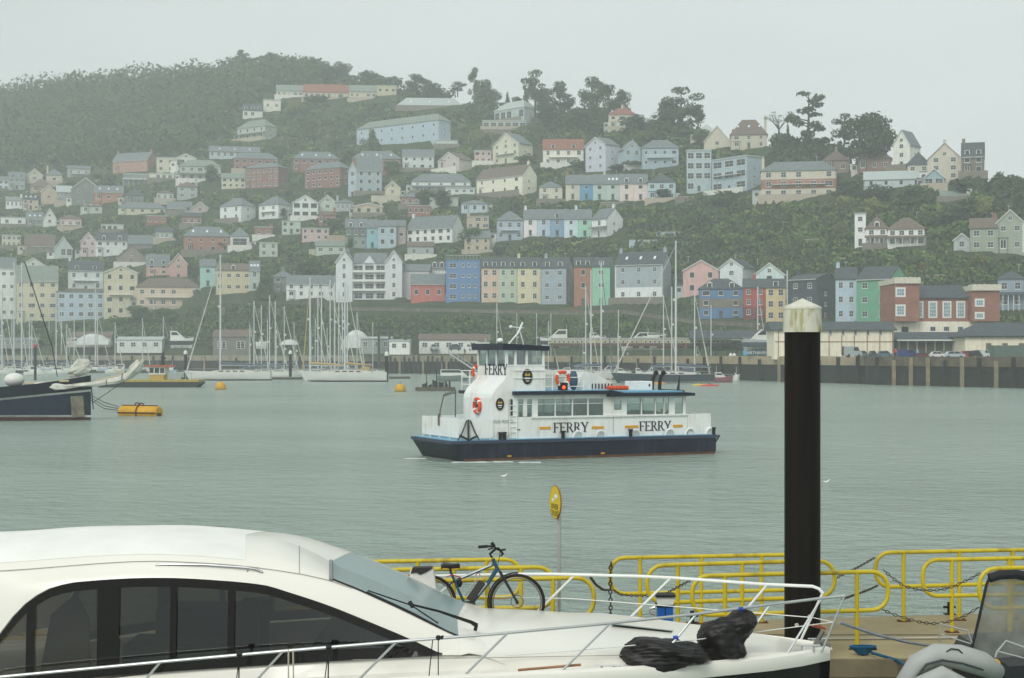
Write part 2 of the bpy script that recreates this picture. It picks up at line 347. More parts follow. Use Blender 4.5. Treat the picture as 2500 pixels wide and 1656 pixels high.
def proto(kind, v):
    g = random.Random(hash(kind) % 1 + v * 31 + len(kind)); cl = []; tr = MB()
    U = g.uniform
    # unit tree: height 1, width 1 (x in -.5 .. .5), base z 0
    if kind == 'round':
        for i in range(11):
            a = U(0, 6.28); rr = U(.05, .3) ; zz = U(.32, .8); rr *= 1.15 - abs(zz - .5)
            s_ = U(.16, .24); cl.append((rr * math.cos(a), rr * math.sin(a), zz, s_, s_, s_ * .75))
        cl += [(0, 0, .5, .28, .28, .28), (0, 0, .3, .3, .3, .16)]
        tr.tube([(0, 0, -.1), (.01, 0, .2), (0, 0, .45)], [.045, .035, .015], 6); per, sz, fl = 160, .028, 1.
        for a in (0.5, 2.6, 4.4): tr.tube([(0, 0, .22), (.2 * math.cos(a), .2 * math.sin(a), .55)], [.02, .008], 5)
    elif kind == 'pine':
        lean = U(-.06, .06); tr.tube([(0, 0, -.1), (lean * .4, 0, .3), (lean, 0, .62), (lean * 1.3, 0, .86)], [.035, .028, .02, .01], 6)
        for i in range(14):
            a = U(0, 6.28); rr = U(.08, .38); zz = U(.42, .9) - rr * .3; s_ = U(.12, .22)
            cl.append((lean + rr * math.cos(a), rr * math.sin(a), zz, s_, s_, s_ * .5))
            tr.tube([(lean * .9, 0, zz - .16), (lean + rr * .6 * math.cos(a), rr * .6 * math.sin(a), zz - .04)], [.014, .006], 5)
        cl.append((lean, 0, .9, .22, .22, .08)); cl.append((lean - .25, 0, .45, .12, .1, .05)); per, sz, fl = 125, .024, 2.
    elif kind == 'cedar':
        tr.tube([(0, 0, -.1), (.02, 0, .4), (0, 0, .95)], [.035, .025, .006], 6)
        for s_ in (-1, 1): tr.tube([(0, 0, .15), (.1 * s_, .02, .4), (.16 * s_, 0, .75)], [.022, .015, .006], 5)
        for i in range(17):
            zz = .28 + .68 * i / 17; wmax = .42 * (1 - ((zz - .45) / .62) ** 2); a = U(0, 6.28); rr = wmax * U(.45, 1)
            cl.append((rr * math.cos(a), rr * math.sin(a) * .8, zz, U(.1, .17), .12, U(.025, .045)))
            tr.tube([(0, 0, zz - .06), (rr * .8 * math.cos(a), rr * .6 * math.sin(a), zz - .01)], [.01, .004], 4)
        per, sz, fl = 60, .026, 2.
    elif kind == 'conifer':
        tr.tube([(0, 0, -.1), (0, 0, .95)], [.04, .008], 6)
        for i in range(12):
            zz = .12 + .84 * i / 12; rr = .36 * (1 - zz) + .04; cl.append((U(-.03, .03), U(-.03, .03), zz, rr, rr, .07))
        per, sz, fl = 70, .035, 1.
    elif kind == 'bare':
        tr.tube([(0, 0, -.1), (0, 0, .35)], [.03, .022], 6)
        for i in range(9):
            a = U(0, 6.28); k = U(.25, .45); e1 = (k * .5 * math.cos(a), k * .5 * math.sin(a), .6); e2 = (k * math.cos(a), k * math.sin(a), U(.75, 1))
            tr.tube([(0, 0, .3), e1, e2], [.016, .009, .003], 4); cl.append((e2[0], e2[1], e2[2] - .05, .09, .09, .04))
            for q in range(3): tr.tube([e1, (e1[0] + U(-.2, .2), e1[1] + U(-.2, .2), e1[2] + U(.1, .3))], [.006, .002], 3)
        per, sz, fl = 12, .02, 1.
    else:  # bush
        for i in range(7):
            a = U(0, 6.28); rr = U(.05, .3); cl.append((rr * math.cos(a), rr * math.sin(a), U(.25, .7), U(.16, .24), U(.16, .24), U(.16, .26)))
        tr.tube([(0, 0, -.1), (0, 0, .3)], [.04, .02], 5); per, sz, fl = 60, .055, 1.
    return cl, per, sz, fl, tr
PROTO = {}
def tree_meshes(kind, v, tone):
    k = (kind, v, tone)
    if k not in PROTO:
        cl, per, sz, fl, tr = proto(kind, v)
        V = leafmesh('x', cl, per, sz, None, seed=v * 7 + len(kind), flat=fl)
        to = tr.build('trunk', BARK); tm = to.data; bpy.data.objects.remove(to)
        PROTO[k] = (quads_to_mesh('crown', V, LEAF[tone]), tm)
    return PROTO[k]
def tree(cx, yb, yt, wpx, kind, label, tone='dark', d=None, group=None, name=None, cat='tree'):
    d = d or DEP(cx, yb); b = P(cx, yb, d); h = (yb - yt) / FPX * d; wd = wpx / FPX * d
    v = random.randrange(3); cm, tm = tree_meshes(kind, v, tone)
    nm = name or {'round': 'broadleaf_tree', 'pine': 'pine_tree', 'cedar': 'cedar_tree', 'conifer': 'conifer_tree', 'bare': 'sparse_tree', 'bush': 'garden_bush'}[kind]
    t = thing(nm, label, cat, (b.x, b.y, b.z - .5), random.uniform(0, 6.28), group)
    s = (wd * 1.12, wd * 1.12, h + .5)
    inst('crown', cm, t, scl=s); inst('trunk', tm, t, scl=s)
    return t
# ================================================================ houses
ROOF = {'s': mat('slate', '6d7678', .8, var=.22, scale=1.1), 'd': mat('dark_slate', '474e52', .8, var=.25, scale=1.1), 'r': mat('red_tile', '8a5a4c', .85, var=.25, scale=1.5),
        'b': mat('brown_tile', '6b5f55', .85, var=.25, scale=1.5), 'g': mat('green_slate', '7c8880', .8, var=.2, scale=1.1), 'p': mat('pale_roof', 'a9b3b1', .6, var=.1)}
WHITE = mat('white_paint', 'dfe1dc', .5, var=.05, scale=3.)
PANE = glassmat('pane', '232b30', .12); PANE2 = glassmat('pane_blue', '7f9aa3', .08)
STONE = brickmat('stone_blocks', '7d7668', '8d8678', '6a6457', sc_=1.6)
BRICK = brickmat('red_brick', '96594a', 'a76a58', 'a09080', sc_=3.)
WINM = {}
def window_mesh(wd, ht, bars=True):
    k = (round(wd * 5), round(ht * 5), bars)
    if k in WINM: return WINM[k]
    f = MB(); f.box(-wd / 2, wd / 2, -.05, .02, 0, .12); f.box(-wd / 2, wd / 2, -.05, .02, ht - .09, ht)
    f.box(-wd / 2, -wd / 2 + .08, -.05, .02, .12, ht - .09); f.box(wd / 2 - .08, wd / 2, -.05, .02, .12, ht - .09)
    if bars:
        f.box(-.03, .03, -.045, .02, .12, ht - .1)
        if ht > 1.1: f.box(-wd / 2 + .1, -.03, -.045, .02, ht * .5, ht * .5 + .06); f.box(.03, wd / 2 - .1, -.045, .02, ht * .5, ht * .5 + .06)
    f.box(-wd / 2 - .06, wd / 2 + .06, -.12, .02, -.06, 0)
    o = f.build('window', WHITE); a = o.data; bpy.data.objects.remove(o)
    g = MB(); g.box(-wd / 2 + .08, wd / 2 - .08, -.025, .015, .12, ht - .09)
    o = g.build('pane', PANE); p_ = o.data; bpy.data.objects.remove(o)
    WINM[k] = (a, p_); return WINM[k]
def win(par, x, z, wd, ht, y=0., rot=0., bars=True, nm='window'):
    a, p_ = window_mesh(wd, ht, bars); o = inst(nm, a, par, (x, y, z), (0, 0, rot)); inst('pane', p_, o); return o
HOUSES = []
TAB = {0: (0, 0, 1), 1: (0, 80, 3.698), 2: (560, 80, 3.698), 3: (1120, 80, 3.698), 4: (1680, 180, 2.887), 5: (0, 400, 3.698), 6: (560, 400, 3.698), 7: (1120, 400, 3.698), 8: (1660, 400, 2.818)}
def house(tab, x0, x1, yb, ye, yr, typ, col, roof, nc, nr, label, xs=0, opt='', d=None, deep=8., cat='house', name=None, group=None, wcol=None):
    ox, oy, k = TAB[tab]
    x0, x1, xs_ = ox + x0 / k, ox + x1 / k, (xs / k if xs else 0); yb, ye, yr = oy + yb / k, oy + ye / k, oy + yr / k
    xm = (x0 + x1) / 2; d = d or DEP(xm, yb)
    B = P(xm, yb, d); az = math.atan2(B.x, B.y)
    sw = (ox + xs / k - x1) if xs else 0
    yaw = math.asin(min(.72, max(0, sw) * d / FPX / deep)) if sw > 0 else 0
    if 'L' in opt: yaw = -.3
    W = (x1 - x0) / FPX * d / math.cos(yaw); H = (yb - ye) / FPX * d
    zr = EYE + (HYP - yr) / FPX * (d + (deep / 2 if typ in 'sh' else 0)) - B.z
    rise = max(.3, zr - H); lo = -3.0; D = deep; D2 = D
    if typ in 'sh': rise = max(rise, .8)
    nm = name or {'terr': 'terraced_house'}.get(opt, 'house')
    t = thing(nm, label, cat, B, -az - yaw, group)
    HOUSES.append((x0, ox + xs / k if xs else x1, min(yr, ye), yb, d, label))
    FOOT.append((B.x, B.y, B.z, -az - yaw, W / 2, deep))
    wm = col if not isinstance(col, str) else (BRICK if col == 'brick' else STONE if col == 'stone' else wallmat(col))
    rm = ROOF[roof]; a = W / 2; ov = .35
    b = MB()
    if typ == 'g':
        b.prism([(-a, lo), (a, lo), (a, H), (0, H + rise), (-a, H)], 0, D)
    elif typ == 's':
        b.prismx([(0, lo), (D, lo), (D, H), (D / 2, H + rise), (0, H)], -a, a)
    else: b.box(-a, a, 0, D, lo, H)
    b.build('wall', wm, t)
    r = MB(); th = .18
    if typ == 's':
        e = ov * .5; sl = rise / (D / 2)
        r.prismx([(-ov, H - ov * sl), (D / 2, H + rise), (D + ov, H - ov * sl), (D + ov, H - ov * sl + th), (D / 2, H + rise + th), (-ov, H - ov * sl + th)], -a - e, a + e)
    elif typ == 'g':
        sl = rise / a; r.prism([(-a - ov, H - ov * sl), (-a - ov, H - ov * sl + th), (0, H + rise + th), (a + ov, H - ov * sl + th), (a + ov, H - ov * sl), (0, H + rise)][::-1], -ov, D)
    elif typ == 'h':
        k2 = min(a * .98, D / 2 * 1.05) if 'P' not in opt else a
        x_ = a + ov; rl = max(0.05, a - k2)
        r.add([(-x_, -ov, H), (x_, -ov, H), (x_, D + ov, H), (-x_, D + ov, H), (-rl, D / 2, H + rise), (rl, D / 2, H + rise), (-x_, -ov, H - .12), (x_, -ov, H - .12), (x_, D + ov, H - .12), (-x_, D + ov, H - .12)],
              [(0, 1, 5, 4), (1, 2, 5), (2, 3, 4, 5), (3, 0, 4), (6, 7, 1, 0), (7, 8, 2, 1), (8, 9, 3, 2), (9, 6, 0, 3), (9, 8, 7, 6)])
    else:
        r.box(-a - .25, a + .25, -.25, D + .2, H, H + max(.2, min(rise, .5)))
    ro = r.build('roof', rm if typ != 'f' else ROOF['p'] if roof == 'p' else rm, t)
    if typ in 'sg' and 'n' not in opt:       # white barge boards
        bb = MB()
        if typ == 'g':
            sl = rise / a
            bb.prism([(-a - ov, H - ov * sl - .1), (0, H + rise - .1), (a + ov, H - ov * sl - .1), (a + ov, H - ov * sl + th + .03), (0, H + rise + th + .03), (-a - ov, H - ov * sl + th + .03)], -ov - .06, -ov - .002)
            bb.build('bargeboard', WHITE, ro)
        else:
            bb.box(-a, a, -ov - .1, -ov - .01, H - ov * sl - .12, H - ov * sl + .06); bb.build('gutter', mat('gutter', 'c9ccc8', .5), ro)
    # chimneys
    for ch, cx in (('c', -a + .6), ('C', a - .6), ('M', 0.)):
        if ch in opt:
            q = MB(); zt_ = H + rise; q.box(cx - .45, cx + .45, D / 2 - .35, D / 2 + .35, H + rise * .3, zt_ + 1.1); q.box(cx - .52, cx + .52, D / 2 - .42, D / 2 + .42, zt_ + 1.1, zt_ + 1.25)
            for e in (-.2, .2): q.tube([(cx + e, D / 2, zt_ + 1.25), (cx + e, D / 2, zt_ + 1.6)], .11, 6)
            q.build('chimney', wm if 'k' not in opt else BRICK, ro)
    # upper band in another colour
    if '2' in opt:
        c2 = wcol; q = MB(); f0, f1 = c2[1], c2[2]; q.box(-a - .03, a + .03, -.04, .05, H * f0 if f0 > 0 else lo, H * f1); q.build('wall_band', wallmat(c2[0]) if c2[0] not in ('stone', 'brick') else {'stone': STONE, 'brick': BRICK}[c2[0]], t)
        off = -.045
    else: off = -.002
    # windows on the front
    Hs = H + (rise * .15 if typ == 'g' else 0)
    if nc and nr:
        rv = random.Random(len(label) * 7 + nc); ht = min(rv.uniform(1.35, 1.9), Hs / nr * rv.uniform(.52, .64)); wd = min(rv.uniform(1.1, 1.7), W / nc * rv.uniform(.45, .6)) if 'B' not in opt else W / nc * .74; brs = rv.random() < .7
        if 'B' in opt: ht = Hs / nr * .6
        for j in range(nr):
            for i in range(nc):
                x = -a + W * (i + .5) / nc; z = Hs / nr * (j + .5) - ht / 2 + .1
                if j == 0 and i == nc // 2 and nr > 1 and 'o' not in opt and nc % 2 == 1:
                    q = MB(); q.box(x - .5, x + .5, -.06 + off, .02, 0, 2.05); dr = q.build('door', mat('door_dark', '4a4f50', .5), t)
                    q = MB(); q.box(x - .3, x + .3, -.075 + off, -.05 + off, 1.2, 1.8); q.build('pane', PANE, dr)
                    continue
                if rv.random() < .07 and nc > 2: continue
                wj = wd * (1.5 if nc > 2 and rv.random() < .14 else 1)
                win(t, x, z, min(wj, W / nc * .8), ht, off, bars=brs)
        if W > 6 and 'B' not in opt:
            q = MB(); xd = a * rv.choice([-.98, .98]); q.tube([(xd, -.08, -.3), (xd, -.08, H)], .06, 4); q.build('downpipe', mat('downpipe', '5d6262', .6), t)
        if typ in 'shg' and nc >= 2 and not any(c in opt for c in 'nVAB') and rv.random() < .6:      # a bay window
            xb = -a + W * .5 / nc; bw = min(1.3, W / nc * .42); hb_ = Hs / nr * .9; q = MB(); q.prismz([(xb - bw, 0), (xb - bw * .6, -.8), (xb + bw * .6, -.8), (xb + bw, 0)][::-1], -.5, hb_); by = q.build('bay', wm, t)
            q = MB(); q.prismz([(xb - bw - .1, 0), (xb - bw * .6, -.92), (xb + bw * .6, -.92), (xb + bw + .1, 0)][::-1], hb_, hb_ + .25); q.build('bay_roof', rm, by)
            q = MB(); q.box(xb - bw * .5, xb + bw * .5, -.83, -.79, hb_ * .35, hb_ * .88); q.build('bay_glass', PANE, by)
            q = MB(); [q.box(xb + u_ - .05, xb + u_ + .05, -.86, -.8, hb_ * .3, hb_ * .92) for u_ in (-bw * .55, 0, bw * .55)]; q.box(xb - bw * .6, xb + bw * .6, -.88, -.8, hb_ * .28, hb_ * .34); q.build('bay_frame', WHITE, by)
    rx = random.Random(int(x0 * 13 + yb * 7))
    if 'n' not in opt and 'f' != typ and W > 5 and rx.random() < .6 and sw <= 0:      # lean-to extension
        e = rx.choice([-1, 1]); ew = rx.uniform(1.6, 3.0); eh = rx.uniform(2.2, 3.2); xa, xb = sorted((e * a, e * (a + ew))); q = MB(); q.box(xa, xb, .8, D * .7, lo, eh); ex = q.build('extension', wallmat(rx.choice(['c4c5bb', 'b9b4a2', 'a9b1ae', '8f9492'])), t)
        q = MB(); q.add([(xa - .1, .6, eh), (xb + .1, .6, eh), (xb + .1, D * .7, eh + .7), (xa - .1, D * .7, eh + .7), (xa - .1, .6, eh - .12), (xb + .1, .6, eh - .12)], [(0, 1, 2, 3), (4, 5, 1, 0), (4, 0, 3), (1, 5, 2)]); q.build('extension_roof', rm, ex)
        q = MB(); q.box((xa + xb) / 2 - .55, (xa + xb) / 2 + .55, .74, .8, .9, 2.0); q.build('extension_window', PANE, ex)
    if rx.random() < .5 and typ != 'f':
        xa = rx.uniform(-a * .8, a * .8); q = MB(); zt_ = H + rise; q.tube([(xa, D / 2, zt_ - .3), (xa, D / 2, zt_ + 1.6)], .05, 4); q.tube([(xa - .5, D / 2, zt_ + 1.4), (xa + .5, D / 2, zt_ + 1.4)], .04, 4); q.build('aerial', mat('gutter', 'c9ccc8', .5), ro)
    if rx.random() < .4 and W > 5 and yb < itp(YROAD, xm) - 20:
        q = MB(); q.box(-a - 1.0, a + 1.0, -3.2, -2.9, -2.2, rx.uniform(.5, 1.0)); q.build('garden_wall', rx.choice([STONE, wallmat('bdbdb2'), wallmat('a89c88')]), t)
    if 'Q' in opt:     # quoins
        for s_ in (-1, 1):
            q = MB()
            zz = 0
            i = 0
            while zz < H - .3:
                wq = .5 if i % 2 else .3; x = s_ * a; q.box(min(x - s_ * wq, x + s_ * .03), max(x - s_ * wq, x + s_ * .03), -.06, .1, zz, zz + .36); zz += .4; i += 1
            q.build('quoin_trim', WHITE, t)
    # attic window in a gable
    if typ == 'g' and rise > 1.6 and 'w' not in opt: win(t, 0, H + rise * .18, min(1.1, W * .22), min(1.2, rise * .45), off)
    # side wall windows
    if yaw > .25 and H > 4: 
        for j in range(max(1, int(H // 3))): win(t, a, 1.2 + j * 2.8, .9, 1.1, D * .45, R(90))
    # dormers
    nd = next((int(c_) for c_ in opt if c_.isdigit() and c_ != '2' or c_ == '7'), 0)
    if 'D' in opt: nd = 2
    if 'T' in opt: nd = 3
    if 'O' in opt: nd = 1
    if nd and typ in 'sh':
        sl = rise / (D / 2)
        for i in range(nd):
            x = -a + W * (i + .5) / nd; y0 = .35; z0 = H + y0 * sl; hh = min(1.5, rise * .8); dw = min(.75, W / nd * .3)
            q = MB(); q.prism([(x - dw, z0 - .2), (x + dw, z0 - .2), (x + dw, z0 + hh), (x, z0 + hh + (.45 if 'y' in opt else .05)), (x - dw, z0 + hh)], y0, y0 + (hh + .3) / sl + .3)
            dm = q.build('dormer', WHITE, ro)
            q = MB(); q.prism([(x - dw - .12, z0 + hh), (x, z0 + hh + (.5 if 'y' in opt else .1)), (x + dw + .12, z0 + hh), (x + dw + .12, z0 + hh + .1), (x, z0 + hh + (.62 if 'y' in opt else .2)), (x - dw - .12, z0 + hh + .1)], y0 - .15, y0 + (hh + .3) / sl + .3)
            q.build('dormer_roof', rm, dm)
            q = MB(); q.box(x - dw * .72, x + dw * .72, y0 - .03, y0 + .02, z0 + .05, z0 + hh - .15); q.build('pane', PANE, dm)
    if 'K' in opt and typ in 'sh':   # skylights
        sl = rise / (D / 2)
        for i in range(3):
            x = -a + W * (i + .7) / 3.4; q = MB(); y1, y2 = 1.4, 2.3; z1, z2 = H + y1 * sl + .2, H + y2 * sl + .2
            q.add([(x - .35, y1, z1), (x + .35, y1, z1), (x + .35, y2, z2), (x - .35, y2, z2), (x - .35, y1, z1 + .06), (x + .35, y1, z1 + .06), (x + .35, y2, z2 + .06), (x - .35, y2, z2 + .06)],
                  [(4, 5, 6, 7), (0, 1, 5, 4), (1, 2, 6, 5), (2, 3, 7, 6), (3, 0, 4, 7)]); q.build('skylight', mat('skylight', 'dfe8ea', .1), ro)
    if 'A' in opt:  # balcony
        zb = H * (.5 if nr > 1 else .3); q = MB(); q.box(-a * .7, a * .7, -1.3, 0, zb - .15, zb); ba = q.build('balcony', WHITE, t)
        q = MB(); q.tube([(-a * .7, -1.25, zb + 1), (a * .7, -1.25, zb + 1)], .04, 5)
        i = -a * .7
        while i <= a * .7 + .01: q.tube([(i, -1.25, zb), (i, -1.25, zb + 1)], .025, 4); i += max(.4, a * .14)
        q.build('railing', WHITE, ba)
    if 'V' in opt:  # veranda
        q = MB(); zz = H * .45; q.add([(-a - .3, -2, zz), (a + .3, -2, zz), (a + .3, 0, zz + .7), (-a - .3, 0, zz + .7), (-a - .3, -2, zz + .12), (a + .3, -2, zz + .12), (a + .3, 0, zz + .82), (-a - .3, 0, zz + .82)],
            [(0, 1, 5, 4), (4, 5, 6, 7), (1, 2, 6, 5), (3, 0, 4, 7), (3, 2, 1, 0)]); v = q.build('veranda', rm, t)
        for i in range(6): q = MB(); x = -a + 2 * a * i / 5; q.box(x - .08, x + .08, -1.9, -1.75, -.5, zz); q.build('post', WHITE, v)
    return t
H_ = house
WF = 1  # table rows: (table, x0, x1, base, eave, ridge, type, wall, roof, cols, rows, label, side, options)
ROWS = [
 # -- terrace along the road above the railway
 (7,205,360,1245,935,850,'s','cdae93','d',2,3,'peach terraced house beside the bright blue block of flats',0,'Dn'),
 (7,360,525,1245,935,850,'s','a9bba6','d',2,3,'pale green terraced house between the peach and yellow houses',0,'Dn'),
 (7,525,740,1250,935,850,'s','cfc59a','d',2,3,'pale yellow terraced house with dormers above the road wall',0,'Dnc'),
 (7,740,970,1265,935,850,'s','8fa0ab','d',2,3,'blue grey end of terrace house with tall chimney',1035,'Dncw'),
 (7,1040,1205,1275,925,850,'s','a4694a','d',1,3,'burnt orange tall narrow house with arched balcony',0,'Dn'),
 (7,1205,1365,1275,925,850,'s','7fbfa0','d',1,3,'mint green tall narrow house joined to the orange one',1410,'On'),
 (7,1410,1840,1235,905,800,'s','93a3aa','d',3,3,'wide blue grey house with white ground floor and two chimneys',1920,'cCKQ2o'),
 (8,22,268,900,735,665,'g','cf9f98','d',2,2,'pink gabled house with white trim above the blue house',0,'w'),
 (8,275,435,900,715,655,'g','b9c3c3','d',1,2,'pale grey gabled house behind the blue and red houses',520,''),
 (8,510,720,900,765,685,'g','b3c6c4','b',1,2,'pale green gabled house behind the yellow shuttered house',0,''),
 (8,130,432,1060,860,790,'h','3f74a6','d',3,3,'strong blue house with grey stone middle floor and red door',0,'D2y'),
 (8,434,590,1060,850,795,'s','a8383a','d',2,3,'bright red terraced house with dark red ground floor',0,'M2n'),
 (8,592,727,1085,850,795,'s','cdb478','d',2,3,'yellow house with blue shutters near the white capped pile',0,'On'),
 (8,748,940,1085,795,765,'s','39434b','d',2,3,'charcoal painted house behind the white capped pile',1070,'c'),
 (8,1072,1213,1085,790,715,'s','a3bccb','d',2,3,'light blue tall house joined to the green one',0,'cn'),
 (8,1217,1445,1085,790,712,'s','57a07c','d',2,3,'sea green tall house beside the castle like brick tower',1560,'ow'),
 (8,2190,2365,1000,790,735,'h','7f93a2','d',2,2,'blue grey house beyond the right hand brick tower',0,'V'),
 # -- second terraces
 (7,340,583,690,510,430,'h','93a6b8','s',3,2,'blue grey hip roofed house at the terrace end',0,'A'),
 (7,587,705,650,495,415,'s','cfc4c2','s',1,2,'palest pink house of the long upper terrace',0,'cn'),
 (7,707,825,650,495,415,'s','a9c0cd','s',1,2,'ice blue house beside the palest pink one',0,'n'),
 (7,827,950,650,495,415,'s','6f97b4','s',1,2,'mid blue house under a single grey dormer',0,'On'),
 (7,952,1075,650,495,415,'s','b3c3cb','s',1,2,'greyish white house between mid blue and mint',0,'nC'),
 (7,1077,1200,655,495,415,'s','8cc8b0','s',1,2,'mint green house in the long upper terrace',0,'n'),
 (7,1202,1335,660,495,410,'s','c8cecb','s',1,2,'white gabled end house with lean-to veranda',1495,'nCV'),
 (7,965,1093,320,180,105,'s','c6c0a8','s',1,2,'cream end house of the top terrace',0,'cnk'),
 (7,1095,1210,322,180,105,'s','3f8fb8','s',1,2,'vivid turquoise blue house in the top terrace',0,'n'),
 (7,1212,1330,322,180,100,'s','a3bdb8','s',1,2,'pale aqua house right of the turquoise one',0,'nC'),
 (7,1332,1450,322,180,100,'s','a9bcb4','s',1,2,'pale green grey house of the top terrace',0,'Kn'),
 (7,1452,1578,325,175,95,'s','c2b5ab','s',1,2,'beige pink house with pointed dormer in the top terrace',0,'Oyn'),
 (7,1580,1703,325,175,95,'s','c9b4ad','s',1,2,'pink house with white gabled dormer in the top terrace',0,'Oyn'),
 (7,1705,1960,330,165,100,'h','9dbcc2','d',3,2,'sky blue hip roofed end of the top terrace',0,''),
 (7,722,935,345,210,160,'h','c3c0a8','s',2,2,'small cream hip roofed house at the foot of the top terrace',0,'o'),
 (7,155,572,278,120,35,'s','cbc7b0','b',4,2,'long cream cottage with tall gable chimney',715,'C'),
 (7,-120,150,272,225,205,'f','b3bdb8','p',4,1,'low pale annexe joined to the long cream cottage',0,''),
 # -- upper right
 (3,320,590,800,690,625,'h','9fafa9','p',5,1,'glass fronted villa top floor with flat pale roof',760,'Bw'),
 (3,215,610,870,800,790,'f','a9b2a8','p',6,1,'wide lower storey terrace of the glass villa',0,'B'),
 (3,305,545,1180,1015,905,'g','c3c2a6','s',3,3,'cream gabled house with balcony and long grey roof',745,'A'),
 (3,760,1130,1200,1050,965,'s','c6c2b4','r',4,2,'cream house with red tiled mansard and white dormers',0,'DAn'),
 (3,1142,1325,1250,1020,945,'g','aab0bc','s',2,3,'tall lavender white house with bay windows',1480,''),
 (3,1490,1645,1215,1055,975,'g','94abb5','s',2,2,'left gable wing of the blue grey hillside house',0,'L'),
 (3,1650,1985,1215,1040,970,'h','8fa7b4','s',4,2,'blue grey hillside house with long balcony',0,'A'),
 (4,-10,163,830,545,530,'f','9db4b8','p',3,4,'pale blue modern flats in four storeys of glass',0,'B'),
 (4,167,412,830,600,585,'f','96acb6','p',3,3,'lower wing of the pale blue modern flats',555,'BA'),
 (3,1352,1600,865,740,680,'h','bcb8a2','r',3,2,'cream house with red brown roof half hidden by trees',0,'M'),
 (4,110,298,520,480,368,'g','bdb8a0','b',1,1,'steep cream gable of the skyline house',0,'w'),
 (4,300,555,525,430,326,'h','b4ae98','b',3,2,'cream skyline house with big hipped brown roof',0,'CK'),
 (4,60,200,470,410,358,'h','a5a79c','p',1,1,'grey roof just showing behind the skyline trees',0,''),
 (4,517,1040,875,682,620,'h','bdb7a0','s',5,3,'long cream and brick house with white balconies',0,'cA2o'),
 (4,950,1135,700,610,545,'h','8a7468','b',2,1,'brown roofed brick house behind the cedar tree',0,'M'),
 (4,1195,1430,690,600,530,'h','86695c','b',3,1,'hip roofed brick house under the big round tree',0,''),
 (4,1447,1560,665,500,398,'g','c4c4b8','s',1,3,'tall white gothic house on the skyline',1635,''),
 (4,1545,1700,705,640,552,'h','b7b19c','d',2,1,'small turret house with pointed slate roof',0,'P'),
 (4,1690,1925,750,600,485,'g','bcb5a2','s',2,3,'large cream gabled mansion on the skyline',0,'M'),
 (4,1930,2085,705,580,490,'s','6f6358','d',2,2,'dark brick mansion wing with slate dormers on the skyline',0,'cD'),
 (4,1242,1655,800,742,690,'s','a8b8bb','p',4,1,'long low white bungalow with pale blue fence',0,'on'),
 (4,1662,1803,800,735,672,'g','8aa5ad','s',2,1,'blue glazed gable end of the long white bungalow',0,'Bw'),
 (4,1780,1960,885,862,830,'s','a7ab9c','g',0,0,'low white shed with greenish roof in the trees',0,''),
 (8,1203,1278,565,345,338,'f','cfd0ca','p',1,3,'square white tower of the white villa',0,''),
 (8,1280,1432,566,445,362,'h','d0d0c8','b',2,2,'white villa front with dormer beside its square tower',0,'OoVy'),
 (8,1434,1682,566,448,370,'h','cccbc2','b',4,2,'long wing of the white villa with veranda',0,'Vo'),
 (8,1997,2180,600,440,378,'s','8c9a84','b',2,2,'sage green wing with brick chimney',0,'Ckn'),
 (8,2182,2362,615,405,318,'g','8f9c88','s',2,2,'sage green gabled villa with white window surrounds',0,'Q'),
 (8,1885,1992,592,525,482,'g','a3adaa','s',1,1,'small grey gabled lodge beside the sage green villa',0,'w'),
 # -- upper middle
 (2,425,668,585,522,476,'s','b9b69c','g',5,1,'cream end wing of the long hilltop building',0,'n'),
 (2,670,1080,602,535,470,'s','bdb399','r',8,1,'red roofed middle of the long hilltop building',0,'n'),
 (2,1082,1330,602,530,478,'s','b7b195','g',5,1,'cream wing with tall windows on the hilltop',0,'n'),
 (2,1332,1510,560,480,476,'f','b8b18c','p',3,1,'flat roofed yellowish end of the hilltop building',0,''),
 (2,120,300,770,700,650,'s','b9bdb1','d',3,1,'white house with dark mansard near the hilltop wood',0,'Tn'),
 (2,308,465,705,610,603,'f','c1bfae','p',2,1,'flat roofed cream house near the hilltop wood',0,'C'),
 (2,70,320,970,855,792,'h','a2aca0','g',4,2,'greenish cream hip roofed villa with veranda',430,'Vo'),
 (2,1142,1885,1000,832,772,'h','9db3c0','g',8,2,'very long pale blue building on the hillside',1990,'o'),
 (2,1865,2060,1030,978,970,'f','b5bdb8','p',0,0,'pale flat roofed garage beside the long blue building',0,''),
 (2,1520,2100,680,655,590,'h','b5bdb5','p',8,1,'low pale glazed building near the hilltop trees',0,'K'),
 (2,40,440,1250,1138,1085,'h','8d5f55','s',6,2,'red brick block with grey roof at the hill middle left',0,'o'),
 (2,145,440,1400,1218,1182,'h','8a5a50','s',6,3,'front red brick block below its twin with white windows',528,'o'),
 (2,572,990,1250,1138,1075,'h','8d6056','s',6,2,'upper red brick block with skylight in its roof',0,'oK'),
 (2,682,1000,1400,1228,1172,'h','8a5a50','s',6,3,'lower red brick block with tall windows above gardens',1108,'o'),
 (2,1112,1550,1290,1138,1070,'h','8f6155','s',6,2,'third red brick block beside the white houses',0,'oK'),
 (2,1562,1850,1240,1112,1058,'s','b1bbb8','s',4,2,'white house beside the third brick block',0,''),
 (2,1882,2080,1245,1155,1080,'g','bcb3a8','b',2,1,'beige gabled bungalow with brown roof',2210,''),
 (2,1072,1150,1480,1250,1170,'g','a3b7bd','s',1,3,'narrow pale blue gable of the slate hung house',0,'w'),
 (2,1152,1380,1455,1240,1130,'s','8fa2a6','s',3,3,'slate hung house with tall pale blue chimney',0,'C'),
 (2,1402,1545,1480,1405,1340,'g','c0ba98','s',1,1,'small cream gabled cottage',0,''),
 (2,1645,2180,1440,1345,1275,'h','bdc3bd','s',5,2,'white house with wide hipped roof and posts',0,'Vo'),
 (1,1892,2345,1130,1075,1030,'s','a5b3b8','s',8,1,'long low blue white building at the wood edge',0,'Kn'),
 # -- left slope
